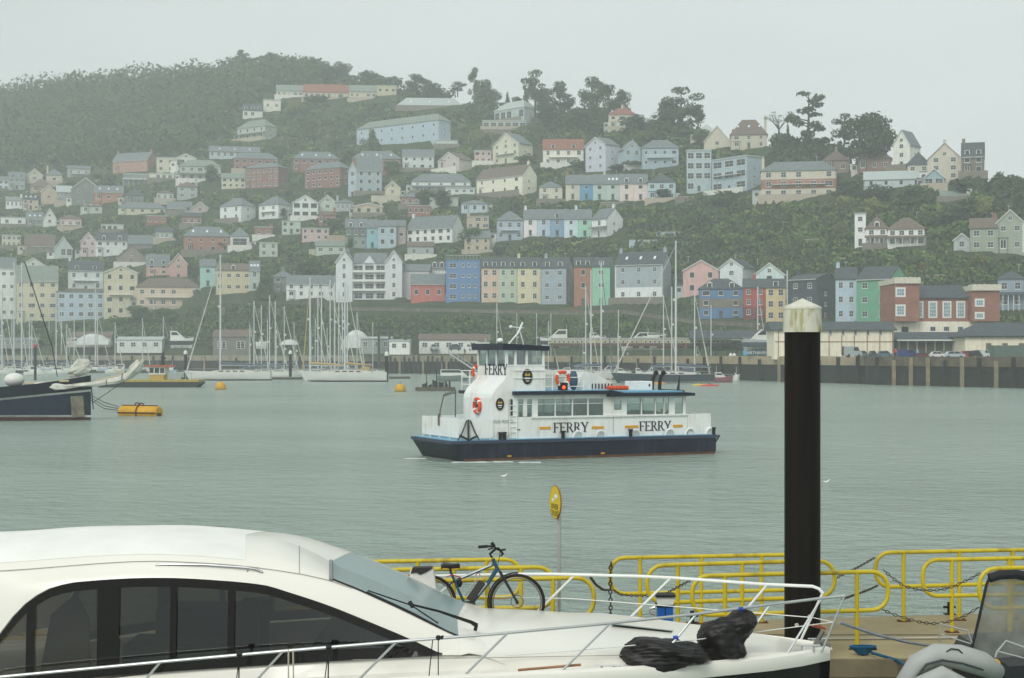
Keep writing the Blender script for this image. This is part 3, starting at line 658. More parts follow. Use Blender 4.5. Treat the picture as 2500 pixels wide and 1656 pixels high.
 (1,1022,1330,1260,1150,1088,'s','a97866','s',4,2,'terracotta terrace with grey roof at the wood edge',1410,'cC'),
 (1,1412,1580,1260,1132,1125,'f','bdb99e','p',2,2,'square cream house at the wood edge',0,'o'),
 (1,1587,1770,1220,1135,1095,'g','b3b8ac','p',2,1,'white low gabled house at the wood edge',0,'B'),
 (1,1352,1610,1335,1275,1268,'f','bdbfac','p',5,1,'low cream terrace block under the square cream house',0,''),
 (1,1115,1345,1370,1282,1272,'f','7c8480','p',2,1,'dark flat roofed house with white posts',0,'V'),
 (1,1622,1990,1340,1205,1150,'h','a3aea4','g',5,2,'greenish white hip roofed house with glazed veranda',0,'V'),
 (1,-60,76,1420,1330,1300,'s','aebdc4','s',3,2,'pale blue house at the left edge below the wood',0,''),
 (1,80,225,1415,1310,1260,'s','8e999a','s',3,2,'grey terraced pair at the left edge below the wood',0,'D'),
 (1,240,385,1350,1290,1228,'g','b7b49a','s',1,1,'cream gabled house with white bargeboards by the wood',0,''),
 (1,420,560,1360,1285,1228,'h','b3b095','s',1,1,'small cream hipped house by the wood',0,'c'),
 (1,275,470,1440,1390,1325,'h','a08a74','b',2,1,'brown roofed bungalow above the tan gable',0,''),
 (1,370,508,1540,1440,1378,'g','b7a488','s',1,1,'tan blank gable wall house',0,'w'),
 (1,512,645,1540,1435,1385,'s','8a9290','p',4,2,'slate grey house with white window band',0,''),
 (1,650,900,1545,1410,1312,'g','6f7570','s',2,2,'dark timbered gabled house on the left slope',0,''),
 (1,852,1110,1530,1440,1385,'s','a97258','s',3,1,'orange brick house with white bays on the left slope',0,'K'),
 (1,1120,1300,1545,1470,1410,'h','707875','d',2,1,'dark hipped house beside the orange brick house',0,''),
 (5,1072,1500,450,402,350,'h','bdb99a','s',5,1,'cream bungalow with conservatory',0,''),
 (5,1512,1730,440,402,345,'s','6f706a','s',2,1,'dark bungalow with brown gable',0,''),
 (5,1732,1880,440,400,345,'g','a79d90','s',1,1,'brown gabled end of the dark bungalow',0,'w'),
 (5,1987,2180,515,382,310,'h','bfc6c3','s',2,2,'white double bay house on the left slope',2310,'o'),
 (6,265,440,495,372,300,'h','bfc5c2','s',2,2,'white bay house with balcony in the middle of three',570,'Ao'),
 (6,572,800,495,352,285,'g','bcc4bf','s',3,2,'white gabled house with terrace beside two bay houses',0,'Bo'),
 (6,802,970,430,355,285,'g','adb8a8','s',1,1,'pale green gabled wing behind the white terrace house',0,''),
 (5,917,1113,610,552,545,'f','b3b8b0','p',4,1,'small flat roofed white house',0,'B'),
 (5,240,390,560,500,440,'s','7c8582','s',2,1,'grey roofed cottage low on the left slope',0,'K'),
 (5,392,505,560,495,402,'g','b9bfb8','s',1,1,'white gable of the grey roofed cottage',0,''),
 (5,492,650,850,765,662,'g','a8b5b3','s',3,1,'white gabled house with tall glazed front',0,'Bw'),
 (5,230,490,800,740,640,'s','8a7f72','b',4,1,'long stone building with brown roof on the left slope',0,''),
 (5,730,868,832,700,622,'g','c0a8ac','d',2,2,'pale pink gabled house',0,''),
 (5,870,1150,825,692,625,'s','bec3bf','d',4,2,'white house with little dormers beside the pale pink gable',0,'Dyo'),
 (5,1160,1400,760,720,650,'s','7a7468','s',0,0,'high church roof with grey slates',0,'nC'),
 (5,1052,1318,910,850,738,'g','857b6a','s',1,1,'stone church end with tall pointed window',0,'n'),
 (5,1320,1528,1005,912,822,'s','c49a86','s',2,2,'salmon house with tiny white gablets',0,'Dyo'),
 (5,1530,1692,1045,905,812,'g','bd948a','s',1,2,'pink gabled house above the dark wall',0,''),
 (5,1662,2078,800,655,568,'h','9a6550','s',4,2,'orange brick villa with grey hipped roof',0,'oK'),
 (5,2080,2250,760,655,580,'h','b3b8b4','s',1,1,'white picture window wing of the orange brick villa',0,'B'),
 (5,1806,1948,1105,925,865,'s','8fc0b8','s',1,2,'aqua house above the old bridge wall',0,'n'),
 (5,1950,2265,1165,960,905,'s','c2b58c','b',4,2,'mustard cream house above the old bridge wall',0,'Oyn'),
 (6,180,275,1130,960,880,'s','a3b3aa','s',1,2,'pale grey green house beside the dark fir tree',0,'K'),
 # -- left waterfront
 (5,170,430,1060,935,850,'g','b9beb0','s',2,1,'greenish white gabled house behind the cream flats',0,''),
 (5,-70,140,1400,935,850,'s','c3c8c4','s',3,4,'white waterfront house at the left picture edge',0,'oc'),
 (5,150,518,1420,1052,925,'s','c3bb98','g',4,4,'cream four storey waterfront flats',0,'o'),
 (5,620,930,1150,960,878,'s','b3bcb8','d',3,2,'white dormered house behind the pale blue waterfront house',0,'DcA'),
 (5,522,940,1400,1160,1150,'f','a3b7c6','s',5,3,'pale blue flat topped waterfront house',0,'o'),
 (5,942,1240,1380,985,918,'g','bfb898','s',3,4,'tall cream gabled waterfront house',0,'Ao'),
 (5,1242,1800,1300,1112,1035,'h','c4b095','b',6,2,'wide buff waterfront house with brown hipped roof',0,'Ao'),
 # -- middle waterfront
 (6,395,575,1150,1020,965,'h','6f7674','s',2,2,'dark stone house behind the fir tree',0,'M'),
 (6,517,958,1207,1082,1012,'s','c6cbc8','s',5,2,'long white house above the railway wall',0,'o'),
 (6,1637,1943,1240,1082,1000,'s','c0574a','s',3,1,'coral red house beside the bright blue flats',0,''),
 (6,1820,1950,990,935,885,'s','9aa3a2','d',0,0,'dormered grey roof behind the coral red house',0,'Dy'),
 (6,1047,1238,760,575,500,'s','7f9088','s',3,2,'slate hung house with white gables and green ground floor',0,'Dyno2'),
 (6,1240,1340,760,575,505,'s','76b0ba','s',1,2,'small aqua house in the slate hung row',0,'n'),
 (6,1342,1510,755,562,512,'s','9fb4bd','s',2,2,'ice blue slate hung house',0,'n'),
 (6,1512,1592,720,562,512,'s','a3948a','s',1,1,'narrow brown wing beside the ice blue slate hung house',0,'n'),
 (6,1597,2010,712,582,478,'s','c3c6c2','s',6,2,'long white gabled house with many sash windows',2118,'c'),
]
BAND = {'wide blue grey house with white ground floor and two chimneys': ('c4cbc9', -1, .36), 'strong blue house with grey stone middle floor and red door': ('stone', .34, .66),
        'bright red terraced house with dark red ground floor': ('7a3134', -1, .36), 'long cream and brick house with white balconies': ('brick', .33, .68),
        'slate hung house with white gables and green ground floor': ('59625f', .52, 1.0)}
for r_ in ROWS:
    H_(*r_[:12], xs=r_[12], opt=r_[13], wcol=BAND.get(r_[11]))

# smaller houses packed between the named ones on the left and middle slopes
RF = random.Random(21); used2 = set(); nf = 0
PAL = [('white', 'c8ccc8'), ('cream', 'c2bd9f'), ('pale blue', 'a5b8c2'), ('pink', 'bfa39c'), ('brick red', '96614f'), ('grey', '9aa2a0'), ('buff', 'b5a68a'), ('pale green', 'a9b8a5')]
TYP = {'s': 'slate roofed house', 'h': 'hip roofed bungalow', 'g': 'gabled cottage', 'f': 'flat roofed annexe'}
for y_ in (398, 412, 428, 446, 464, 482, 500, 518, 536, 554, 572, 590, 608, 628, 648, 668, 690, 712, 730):
    x_ = RF.uniform(0, 30)
    while x_ < (1180 if y_ < 640 else 640):
        x_ += RF.uniform(6, 26); yb_ = y_ + RF.uniform(-8, 8)
        if yb_ > itp(YROAD, x_) - 14 or yb_ < itp(YRID, x_) + (215 if x_ < 560 else 130): continue
        d_ = DEP(x_, yb_); wm_ = RF.uniform(7, 12); hm_ = RF.uniform(3., 5.6); wp_, hp_ = wm_ / d_ * FPX, hm_ / d_ * FPX; ty = RF.choice('sshhgf'); rp_ = hp_ * RF.uniform(.35, .55) if ty != 'f' else 2
        bad = any(x_ + wp_ / 2 > a0 + 2 and x_ - wp_ / 2 < a1 - 2 and yb_ + 3 > b0 and yb_ - hp_ - rp_ < b1 - 2 for a0, a1, b0, b1, _, _ in HOUSES)
        if bad: continue
        cn, ch_ = RF.choice(PAL); near = sorted(HOUSES, key=lambda h: abs(x_ - (h[0] + h[1]) / 2) + 1.3 * abs(yb_ - h[3]))
        for h in near[:12]:
            rel = 'just below' if yb_ > h[3] + 5 else 'just above' if yb_ < h[2] + 5 else 'beside'; lb = f'small {cn} {TYP[ty]} {rel} the {h[5]}'
            if (rel, h[5]) not in used2 and len(lb.split()) <= 16 and not h[5].startswith('small '): break
        else: continue
        used2.add((rel, h[5])); house(0, x_ - wp_ / 2, x_ + wp_ / 2, yb_, yb_ - hp_, yb_ - hp_ - rp_, ty, ch_ if cn != 'brick red' else 'brick', RF.choice('ssbgd') if ty != 'f' else 'p', RF.choice([2, 3, 3, 4]), 2 if hm_ > 4.4 else 1, lb, opt=RF.choice(['', 'c', 'A', 'K', 'C', '']) + ('n' if ty == 's' else '')); nf += 1; x_ += wp_

# bright blue block of flats
bf = H_(6,1955,2265,1240,866,860,'f','4a7ab0','s',0,0,'bright blue block of flats with roof terrace',0,'',name='flats',cat='building')
d_ = DEP(1130, 735); W_ = 310/3.698/FPX*d_; Ht = (1240-866)/3.698/FPX*d_
for j in range(4):
    z = Ht/4*j
    win(bf, -W_/2+W_*.2, z+.7, 2.4, 1.7)
    for i in range(3): win(bf, -W_/2+W_*(.5+.18*i), z+1.0, .9, 1.2)
q = MB(); q.tube([(-W_/2, 0, Ht+1.4), (W_/2, 0, Ht+1.4)], .05, 5)
for i in range(11): q.tube([(-W_/2+W_*i/10, 0, Ht+.3), (-W_/2+W_*i/10, 0, Ht+1.4)], .03, 4)
q.build('roof_railing', WHITE, bf)
# big grey white apartment building with two gables and balconies
def apartments():
    k = 3.698; x0, x1 = 560+960/k, 560+1560/k; yb, ye, yr = 400+1225/k, 400+890/k, 400+788/k
    d = DEP((x0+x1)/2, yb); B = P((x0+x1)/2, yb, d); W = (x1-x0)/FPX*d; H = (yb-ye)/FPX*d; rise = (ye-yr)/FPX*d; a = W/2
    t = thing('apartment_building', 'pale grey apartment building with two gables and rows of balconies', 'building', B, -math.atan2(B.x, B.y)-.12)
    HOUSES.append((x0, 560+1780/k, yr, yb, d, 'pale grey apartment building')); FOOT.append((B.x, B.y, B.z, t.rotation_euler.z, a + 4, 13))
    m = wallmat('b9bfc0'); q = MB(); q.box(-a, a, 1.6, 13, -3, H); wl = q.build('wall', m, t)
    for s in (-1, 1):
        q = MB(); c = s*a*.75; g = a*.25
        q.prism([(c-g, -3), (c+g, -3), (c+g, H), (c, H+rise), (c-g, H)], 0, 13); wg = q.build('gable_wing', m, t)
        q = MB(); q.prism([(c-g-.3, H-.4), (c, H+rise), (c+g+.3, H-.4), (c+g+.3, H-.1), (c, H+rise+.3), (c-g-.3, H-.1)], -.4, 8); q.build('roof', ROOF['s'], wg)
        q = MB(); q.prism([(c-g-.3, H-.5), (c, H+rise-.1), (c+g+.3, H-.5), (c+g+.3, H-.1), (c, H+rise+.32), (c-g-.3, H-.1)], -.48, -.41); q.build('bargeboard', WHITE, wg)
        for j in range(4): win(t, c, H/4*j+.9, 1.1, 1.6)
        win(t, c, H+.3, .8, 1.2)
    q = MB(); q.prismx([(1.2, H), (13, H), (7, H+rise*.9)], -a*.5, a*.5); q.prismx([(1., H-.15), (1.4,H), (7, H+rise*.9), (7, H+rise*.9+.2)], -a*.5, a*.5); q.build('roof', ROOF['s'], t)
    q = MB(); q.prism([(-1.9, H-.2), (1.9, H-.2), (0, H+rise*.6)], .9, 7); q.build('dormer', m, t)
    for j in range(1, 4):
        z = H/4*j; q = MB(); q.box(-a*.5, a*.5, .1, 1.6, z-.25, z); q.box(-a*.5, a*.5, .1, .2, z, z+.55); bal = q.build('balcony', WHITE, t)
        for i in range(4): q = MB(); x = -a*.5+a*i/3; q.box(x-.12, x+.12, .2, .4, z+.55, z+H/4-.25); q.build('post', WHITE, bal)
        for i in range(3): win(t, -a*.333+a*.333*i, z+.1, a*.26, H/4*.68, 1.58)
    for i in range(3): win(t, -a*.333+a*.333*i, .3, a*.24, H/4*.6, 1.58)
    q = MB(); q.box(a, a+9, 4, 13, -3, H*.78); q.build('side_wing', wallmat('b3aeb0'), t)
    q = MB(); q.prismx([(3.6, H*.78), (13.4, H*.78), (8.5, H*.78+2.6)], a+.02, a+9.3); q.build('side_roof', ROOF['s'], t)
apartments()
for tb, x0, x1, yt, yb_, rgb, lb, ct, nm in [(7,1540,2030,690,742,'a3b7c2','pale blue garden terrace wall on the slope','wall','garden_wall'), (7,1785,2020,618,688,'8fa7b0','pale blue glasshouse on the slope','greenhouse','greenhouse'),
        (7,2108,2200,745,800,'b07048','orange timber garden shed','shed','garden_shed'), (7,2212,2355,755,825,'69a9bd','turquoise and white garden fence','fence','garden_fence'),
        (7,1955,2120,300,350,'9c9484','pale stone garden terrace','wall','garden_wall'), (7,1280,1500,350,395,'94685a','red earth bank behind the terrace roofs','wall','retaining_wall'),
        (6,880,1050,650,740,'a8927a','buff stone garden wall under red earth','wall','garden_wall'), (3,190,600,872,915,'9fa497','pale retaining wall below the glass villa','wall','retaining_wall'),
        (8,860,1100,520,545,'9c9484','long low stone terrace wall on the green slope','wall','garden_wall'), (8,560,800,470,492,'98907e','stone terrace wall under the long cream and brick house','wall','garden_wall'), (8,1110,1420,650,672,'9a9280','stone terrace wall below the white villa','wall','garden_wall'), (8,400,620,620,640,'948c7c','stone garden wall above the blue house roofs','wall','garden_wall'), (8,1700,2150,765,800,'9a9484','high stone garden wall behind the brick towers','wall','garden_wall'),
        (6,720,890,775,820,'a9a48e','cream garden shelter in the bushes','shed','garden_shelter'), (6,1280,1570,290,345,'b5b29a','cream garden wall under the slate hung house','wall','garden_wall')]:
    ox, oy, k = TAB[tb]; X0, X1, Y0, Y1 = ox+x0/k, ox+x1/k, oy+yt/k, oy+yb_/k; d = DEP((X0+X1)/2, Y1); B = P((X0+X1)/2, Y1, d)
    W = (X1-X0)/FPX*d; Hh = (Y1-Y0)/FPX*d; t = thing(nm, lb, ct, B, -math.atan2(B.x, B.y))
    q = MB(); q.box(-W/2, W/2, 0, .5 if 'wall' in nm or 'fence' in nm else 3, -1.5, Hh); q.build('body' if 'shed' in nm else 'panel', wallmat(rgb) if 'wall' not in nm else STONE if rgb[0] == '9' else wallmat(rgb), t)
    q = MB(); q.box(-W/2-.1, W/2+.1, -.12, .62 if 'wall' in nm or 'fence' in nm else 3.1, Hh, Hh+.15); q.build('coping', mat('coping', 'b8b8ae', .8), t)
    if ct in ('greenhouse', 'shed', 'fence'):
        n_ = max(3, int(W/1.1)); q = MB()
        for i in range(n_+1): q.box(-W/2+W*i/n_-.04, -W/2+W*i/n_+.04, -.05, -.002, 0, Hh)
        q.build('slats', WHITE, t)
# ================================================================ waterfront
CONC = mat('concrete', '8b8574', .9, var=.25, scale=.8); TIMB = mat('wet_timber', '262521', .85, var=.35, scale=.7); TIMB2 = mat('tan_timber', '8a7f66', .9, var=.25, scale=.9)
CREAM = wallmat('cfc7ac'); DARKG = mat('dark_grey', '2e3436', .5, var=.1); STEEL = mat('grey_metal', 'b9bcbb', .35, .6, var=.06); BLACK = mat('black_rubber', '181818', .6, var=.1)
def qy(px): return dq(px)
# quay: concrete cap, dark sheeted face, fender piles (parts of the one quay)
def quay(x0, x1, label, cap, npile, dz=(4.85, 3.4), pcol=TIMB2, off=0.):
    m = (x0 + x1) / 2; t = thing('quay', label, 'quay', (P(m, 900, qy(m) - 1.2 - off).x, qy(m) - 1.2 - off, 0))
    q = MB(); q2 = MB(); k = 12; pts = [(P(x0 + (x1 - x0) * i / k, 0, qy(x0 + (x1 - x0) * i / k) - 1 - off)) for i in range(k + 1)]
    for a, b_ in zip(pts, pts[1:]):
        q.prismz([(a.x, a.y), (b_.x, b_.y), (b_.x, b_.y + 3.5), (a.x, a.y + 3.5)], dz[1], dz[0] + .25); q2.prismz([(a.x, a.y + .5), (b_.x, b_.y + .5), (b_.x, b_.y + 2), (a.x, a.y + 2)], -2, dz[1])
    q.build('cap', cap, t, world=True); q2.build('face', TIMB, t, world=True)
    for i in range(npile):
        px = x0 + (x1 - x0) * (i + .5) / npile; a = P(px, 0, qy(px) - 1.5 - off); q = MB(); q.box(a.x - .28, a.x + .28, a.y - .2, a.y + .45, -2, dz[0] + .1 - .5 * (i % 3 == 1)); q.build('fender_pile', pcol if i % 5 == 2 or npile == 12 and i % 2 else TIMB, t, world=True)
quay(-120, 400, 'low stone quay behind the crowded left marina', CONC, 10)
quay(402, 945, 'concrete quay behind the white yachts', CONC, 14)
quay(947, 1130, 'dark timber jetty with rusty piles behind the yellow mooring buoy', CONC, 16, off=8)
quay(1132, 1780, 'long tan concrete quay behind the dark hulled yacht', mat('tan_concrete', '9a8d74', .9, var=.2, scale=.7), 16)
quay(1782, 2118, 'tan capped quay beneath the station building', mat('tan_concrete2', '9f927a', .9, var=.2, scale=.7), 7, off=6)
quay(2120, 2620, 'dark timber pier below the parked cars', mat('brown_beam', '5d5547', .9, var=.3, scale=.6), 12, off=10)
q = MB(); tan = [(P(px, 0, qy(px) + .8)) for px in range(-100, 2600, 100)]
# railway bank wall along the road edge
def wall_run(name, label, px0, px1, h, doff, m, step=60, top=None, dz=0):
    xs = list(range(px0, px1 + 1, step)); t = thing(name, label, 'wall', (P((px0 + px1) / 2, 0, itp(DRD, (px0 + px1) / 2)).x, itp(DRD, (px0 + px1) / 2) + doff, 0)); q = MB()
    for a, b_ in zip(xs, xs[1:]):
        A, B2 = P(a, 0, itp(DRD, a) + doff), P(b_, 0, itp(DRD, b_) + doff); za, zb = zt(a, itp(DRD, a) + doff) + dz, zt(b_, itp(DRD, b_) + doff) + dz
        q.add([(A.x, A.y, za - h), (B2.x, B2.y, zb - h), (B2.x, B2.y, zb + 1), (A.x, A.y, za + 1), (A.x, A.y + .6, za - h), (B2.x, B2.y + .6, zb - h), (B2.x, B2.y + .6, zb + 1), (A.x, A.y + .6, za + 1)],
              [(0, 1, 2, 3), (3, 2, 6, 7), (5, 4, 7, 6), (0, 3, 7, 4), (1, 5, 6, 2)])
    q.build('masonry', m, t, world=True)
    q = MB()
    for a, b_ in zip(xs, xs[1:]):
        A, B2 = P(a, 0, itp(DRD, a) + doff - .1), P(b_, 0, itp(DRD, b_) + doff - .1); za, zb = zt(a, itp(DRD, a) + doff) + dz + 1, zt(b_, itp(DRD, b_) + doff) + dz + 1
        q.add([(A.x, A.y, za), (B2.x, B2.y, zb), (B2.x, B2.y, zb + .25), (A.x, A.y, za + .25), (A.x, A.y + .8, za + .25), (B2.x, B2.y + .8, zb + .25)], [(0, 1, 2, 3), (3, 2, 5, 4)])
    q.build('coping', mat('dark_coping', '5f5c52', .9), t, world=True)
WSTONE = mat('wall_stone', '6b6658', .95, var=.35, scale=.5)
wall_run('retaining_wall', 'long dark stone retaining wall under the coloured terrace', 800, 1900, 5.2, -3.0, WSTONE)
wall_run('retaining_wall', 'tall dark stone wall with buttresses under the mustard cream house', 450, 799, 9, -1.8, mat('wall_dark', '4a4740', .95, var=.35, scale=.5), step=49)
for i in range(6):
    px = 500 + i * 45; a = P(px, 0, itp(DRD, px) - 5.5); q = MB(); q.box(a.x - .7, a.x + .7, a.y, a.y + 4, 6, zt(px, itp(DRD, px) - 2) - .5)
    t = thing('buttress', f"{['leftmost','second','third','fourth','fifth','rightmost'][i]} stone buttress of the tall wall behind the yacht masts", 'buttress', a, 0, 'buttresses of the tall wall'); q.build('masonry', WSTONE, t, world=True)
# ---- station buildings on the right (built in photo-space at one true distance each)
def flatbox(t, name, m, X0, X1, Y0, Y1, d, dep=6., eps=0., base=None):
    a, b_ = P(X0, Y1, d), P(X1, Y0, d); q = MB(); q.box(a.x, b_.x, d - eps, d + dep, base if base is not None else a.z, b_.z); return q.build(name, m, t, world=True)
def z8(x, y): return 1660 + x / 2.818, 400 + y / 2.818
def wins(t, d, lst, eps=.05, barsn=3, pm=PANE, frame=.18):
    for (X0, X1, Y0, Y1) in lst:
        a, b_ = P(X0, Y1, d), P(X1, Y0, d); q = MB(); q.box(a.x, b_.x, d - eps - .06, d - eps, a.z, b_.z); f = frame
        o = q.build('window', WHITE, t, world=True)
        g = MB(); n = max(1, barsn); w_ = (b_.x - a.x - 2 * f); rows_ = max(1, round((b_.z - a.z) / .9))
        for i in range(n):
            for j in range(rows_): g.box(a.x + f + w_ * (i + .08) / n, a.x + f + w_ * (i + .92) / n, d - eps - .085, d - eps - .061, a.z + f + (b_.z - a.z - 2 * f) * (j + .06) / rows_, a.z + f + (b_.z - a.z - 2 * f) * (j + .94) / rows_)
        g.build('pane', pm, o, world=True)
dS = 312.
def gableroof(t, X0, X1, Ye, Yr, d, dep, m, ov=.5, hipL=0, hipR=0, name='roof'):
    a, b_ = P(X0, Ye, d), P(X1, Ye, d); zr = EYE + (HYP - Yr) / FPX * (d + dep / 2); ze = a.z; q = MB()
    q.add([(a.x - ov, d - ov, ze), (b_.x + ov, d - ov, ze), (b_.x + ov, d + dep + ov, ze), (a.x - ov, d + dep + ov, ze), (a.x - ov + hipL, d + dep / 2, zr), (b_.x + ov - hipR, d + dep / 2, zr),
           (a.x - ov, d - ov, ze - .2), (b_.x + ov, d - ov, ze - .2), (b_.x + ov, d + dep + ov, ze - .2), (a.x - ov, d + dep + ov, ze - .2)],
          [(0, 1, 5, 4), (1, 2, 5), (2, 3, 4, 5), (3, 0, 4), (6, 7, 1, 0), (7, 8, 2, 1), (9, 6, 0, 3), (9, 8, 7, 6)])
    return q.build(name, m, t, world=True)
TRIMR = mat('red_brown_trim', '8a5546', .7)
X = [z8(975 - 420, 0)[0], z8(1490, 0)[0]]
t = thing('station_building', 'cream timber station building with red brown framing and slate roof', 'building', P((X[0]+X[1])/2, 868, dS))
flatbox(t, 'wall', CREAM, 1890, z8(1468, 0)[0], z8(0, 1142)[1], 878, dS, 9)
gableroof(t, 1888, z8(1475, 0)[0], z8(0, 1142)[1], z8(0, 1086)[1], dS, 9, ROOF['d'])
for i in range(10):
    px = 1900 + i * 31; flatbox(t, 'framing', TRIMR, px - .8, px + .8, z8(0, 1148)[1], 870, dS, .1, .09)
flatbox(t, 'framing', TRIMR, 1892, z8(1467, 0)[0], z8(0, 1222)[1], z8(0, 1226)[1], dS, .08, .11)
wins(t, dS, [(2023 + 30.6*i, 2031 + 30.6*i, 806, 819) for i in range(-3, 5)], barsn=2, frame=.08)
flatbox(t, 'door', DARKG, 2056, 2065, 846, 868, dS, .1, .12)
# canopy
d2 = 318.
t = thing('station_canopy', 'slate platform canopy with white scalloped edge over a dark arcade', 'canopy', P(2270, 868, d2))
gableroof(t, 2188, 2356, z8(0, 1212)[1], z8(0, 1158)[1], d2, 10, ROOF['d'])
flatbox(t, 'fascia', WHITE, 2188, 2355, z8(0, 1210)[1], z8(0, 1219)[1], d2, .2, .8)
flatbox(t, 'back_wall', mat('arcade_dark', '4a4a44', .9, var=.3, scale=.6), 2190, 2354, z8(0, 1212)[1], 875, d2, .5, -9)
for i in range(8): px = 2195 + i * 22; flatbox(t, 'post', mat('post_cream', 'a9a08a', .7), px - 1, px + 1, z8(0, 1212)[1], 875, d2, .3, 0)
t = thing('goods_shed', 'long cream shed with grey roof at the right picture edge', 'building', P(2450, 868, dS - 2))
flatbox(t, 'wall', CREAM, z8(1962, 0)[0], 2640, z8(0, 1185)[1], 878, dS - 2, 11)
gableroof(t, z8(1955, 0)[0], 2650, z8(0, 1186)[1], z8(0, 1093)[1], dS - 2, 11, ROOF['d'], hipL=5)
flatbox(t, 'gutter', DARKG, z8(1955, 0)[0], 2640, z8(0, 1184)[1], z8(0, 1192)[1], dS - 2, .3, .62)
for a in (2407, 2447, 2487): flatbox(t, 'doorway', mat('shed_door', '6b6a60', .8), a, a + 13, 838, 862, dS - 2, .1, .1)
t = thing('shipping_container', 'grey green site container in front of the cream shed', 'container', P(2470, 878, 298))
flatbox(t, 'body', mat('container_green', '5d6f66', .6, var=.1), z8(2160, 0)[0], 2560, z8(0, 1250)[1], z8(0, 1345)[1], 296, 3)
for i in range(12): px = z8(2165, 0)[0] + i * 7; flatbox(t, 'rib', mat('container_green'), px, px + 2.5, z8(0, 1256)[1], z8(0, 1340)[1], 296, .1, .08)
# castle like brick hotel
d3 = 334.
t = thing('brick_hotel', 'red brick building with two white battlemented towers and tall cream windows', 'building', P(2300, 870, d3))
flatbox(t, 'wall', BRICK, *[z8(v, 0)[0] for v in (1610, 1985)], z8(0, 922)[1], z8(0, 1088)[1], d3, 10)
gableroof(t, z8(1632, 0)[0], z8(1985, 0)[0], z8(0, 920)[1], z8(0, 836)[1], d3, 10, ROOF['d'])
flatbox(t, 'ground_floor', wallmat('cfc9b2'), *[z8(v, 0)[0] for v in (1480, 2040)], z8(0, 1086)[1], 874, d3, 10, .35)
wins(t, d3, [tuple(z8(v, 0)[0] for v in (a, a + 62)) + (z8(0, 945)[1], z8(0, 1062)[1]) for a in (1613, 1708, 1805, 1900)], .05, 3, PANE2, .3)
wins(t, d3 - .35, [tuple(z8(v, 0)[0] for v in (a, a + 46)) + (z8(0, 1115)[1], z8(0, 1158)[1]) for a in (1716, 1810, 1906)], .05, 3)
flatbox(t, 'doorway', DARKG, *[z8(v, 0)[0] for v in (1522, 1568)], z8(0, 1122)[1], z8(0, 1160)[1], d3, .1, .45)
for (a, b_, yt, yp) in ((1455, 1632, 785, 828), (1982, 2180, 833, 876)):
    X0, X1 = z8(a + 5, 0)[0], z8(b_ - 5, 0)[0]; flatbox(t, 'tower', BRICK, X0, X1, z8(0, yp)[1], z8(0, 1086)[1], d3, 11, 2.5)
    pp = flatbox(t, 'parapet', mat('parapet_cream', 'd2cdbc', .8), z8(a, 0)[0], z8(b_, 0)[0], z8(0, yt + 8)[1], z8(0, yp)[1], d3, 12, 3.0)
    for i in range(6):
        c = a + (b_ - a) * (i + .3) / 6; o = flatbox(t, 'merlon', mat('parapet_cream'), z8(c, 0)[0], z8(c + (b_ - a) * .1, 0)[0], z8(0, yt)[1], z8(0, yt + 8)[1], d3, 1, 3.0)
for (a, b_, y0, y1) in ((1482, 1552, 850, 918), (1482, 1552, 968, 1050), (2028, 2095, 928, 985), (2028, 2095, 1020, 1070)):
    wins(t, d3 - 2.5, [(z8(a, 0)[0], z8(b_, 0)[0], z8(0, y0)[1], z8(0, y1)[1])], .05, 3, PANE2, .35)
HOUSES.append((2175, 2435, 675, 870, d3, 'brick hotel'))
# ---- low buildings behind the middle quay
def shed(X0, X1, Yb, Ye, Yr, d, wallc, roofc, label, dep=7, wn=4, name='shed', cat='shed', hip=0):
    t = thing(name, label, cat, P((X0 + X1) / 2, Yb, d)); flatbox(t, 'wall', wallc if not isinstance(wallc, str) else wallmat(wallc), X0, X1, Ye, Yb + 6, d, dep)
    gableroof(t, X0, X1, Ye, Yr, d, dep, ROOF[roofc], .3, hip, hip)
    if wn: wins(t, d, [(X0 + (X1 - X0) * (i + .25) / wn, X0 + (X1 - X0) * (i + .7) / wn, Ye + (Yb - Ye) * .25, Ye + (Yb - Ye) * .65) for i in range(wn)], barsn=2, frame=.08)
    return t
dm = qy(1100) + 8
shed(1023, 1170, 858, 829, 815, dm, 'c3c6bf', 'b', 'long white office shed with brown roof behind the jetty', wn=5, name='office_shed')
shed(1170, 1195, 858, 832, 816, dm - 1, 'c3c6bf', 'b', 'white gable end block of the office shed', wn=1)
shed(950, 1000, 860, 831, 829, dm - 6, 'c9ccc6', 'p', 'small white kiosk between dark posts on the jetty', wn=2, name='kiosk', cat='kiosk')
shed(880, 955, 858, 826, 822, dm + 3, '8d9492', 'p', 'long flat roofed workshop beside the grey boat cover', wn=3)
shed(520, 612, 868, 822, 805, qy(560) + 12, '6f6f66', 'b', 'brown roofed boathouse with gable behind the big white yacht', wn=2, name='boathouse')
shed(285, 395, 856, 829, 822, qy(340) + 8, 'b9bfba', 'p', 'pale portable cabins on the left quay', wn=4, name='portable_cabin', cat='cabin')
shed(165, 270, 842, 822, 810, qy(220) + 10, 'a9a596', 'b', 'low shed behind the white covered boat', wn=3)
shed(-40, 90, 845, 832, 824, qy(40) + 9, '7c8484', 's', 'grey pontoon office at the left picture edge', wn=3, name='office_shed')
t = thing('railway_footbridge', 'long grey railway platform canopy beyond the boats ashore', 'canopy', P(1780, 830, 385))
gableroof(t, 1690, 1925, 826, 806, 372, 6, ROOF['d']); flatbox(t, 'fascia', mat('fascia_pale', 'b9b9ac', .7), 1690, 1925, 826, 829, 372, .2, .5)
t.name = 'platform_canopy'
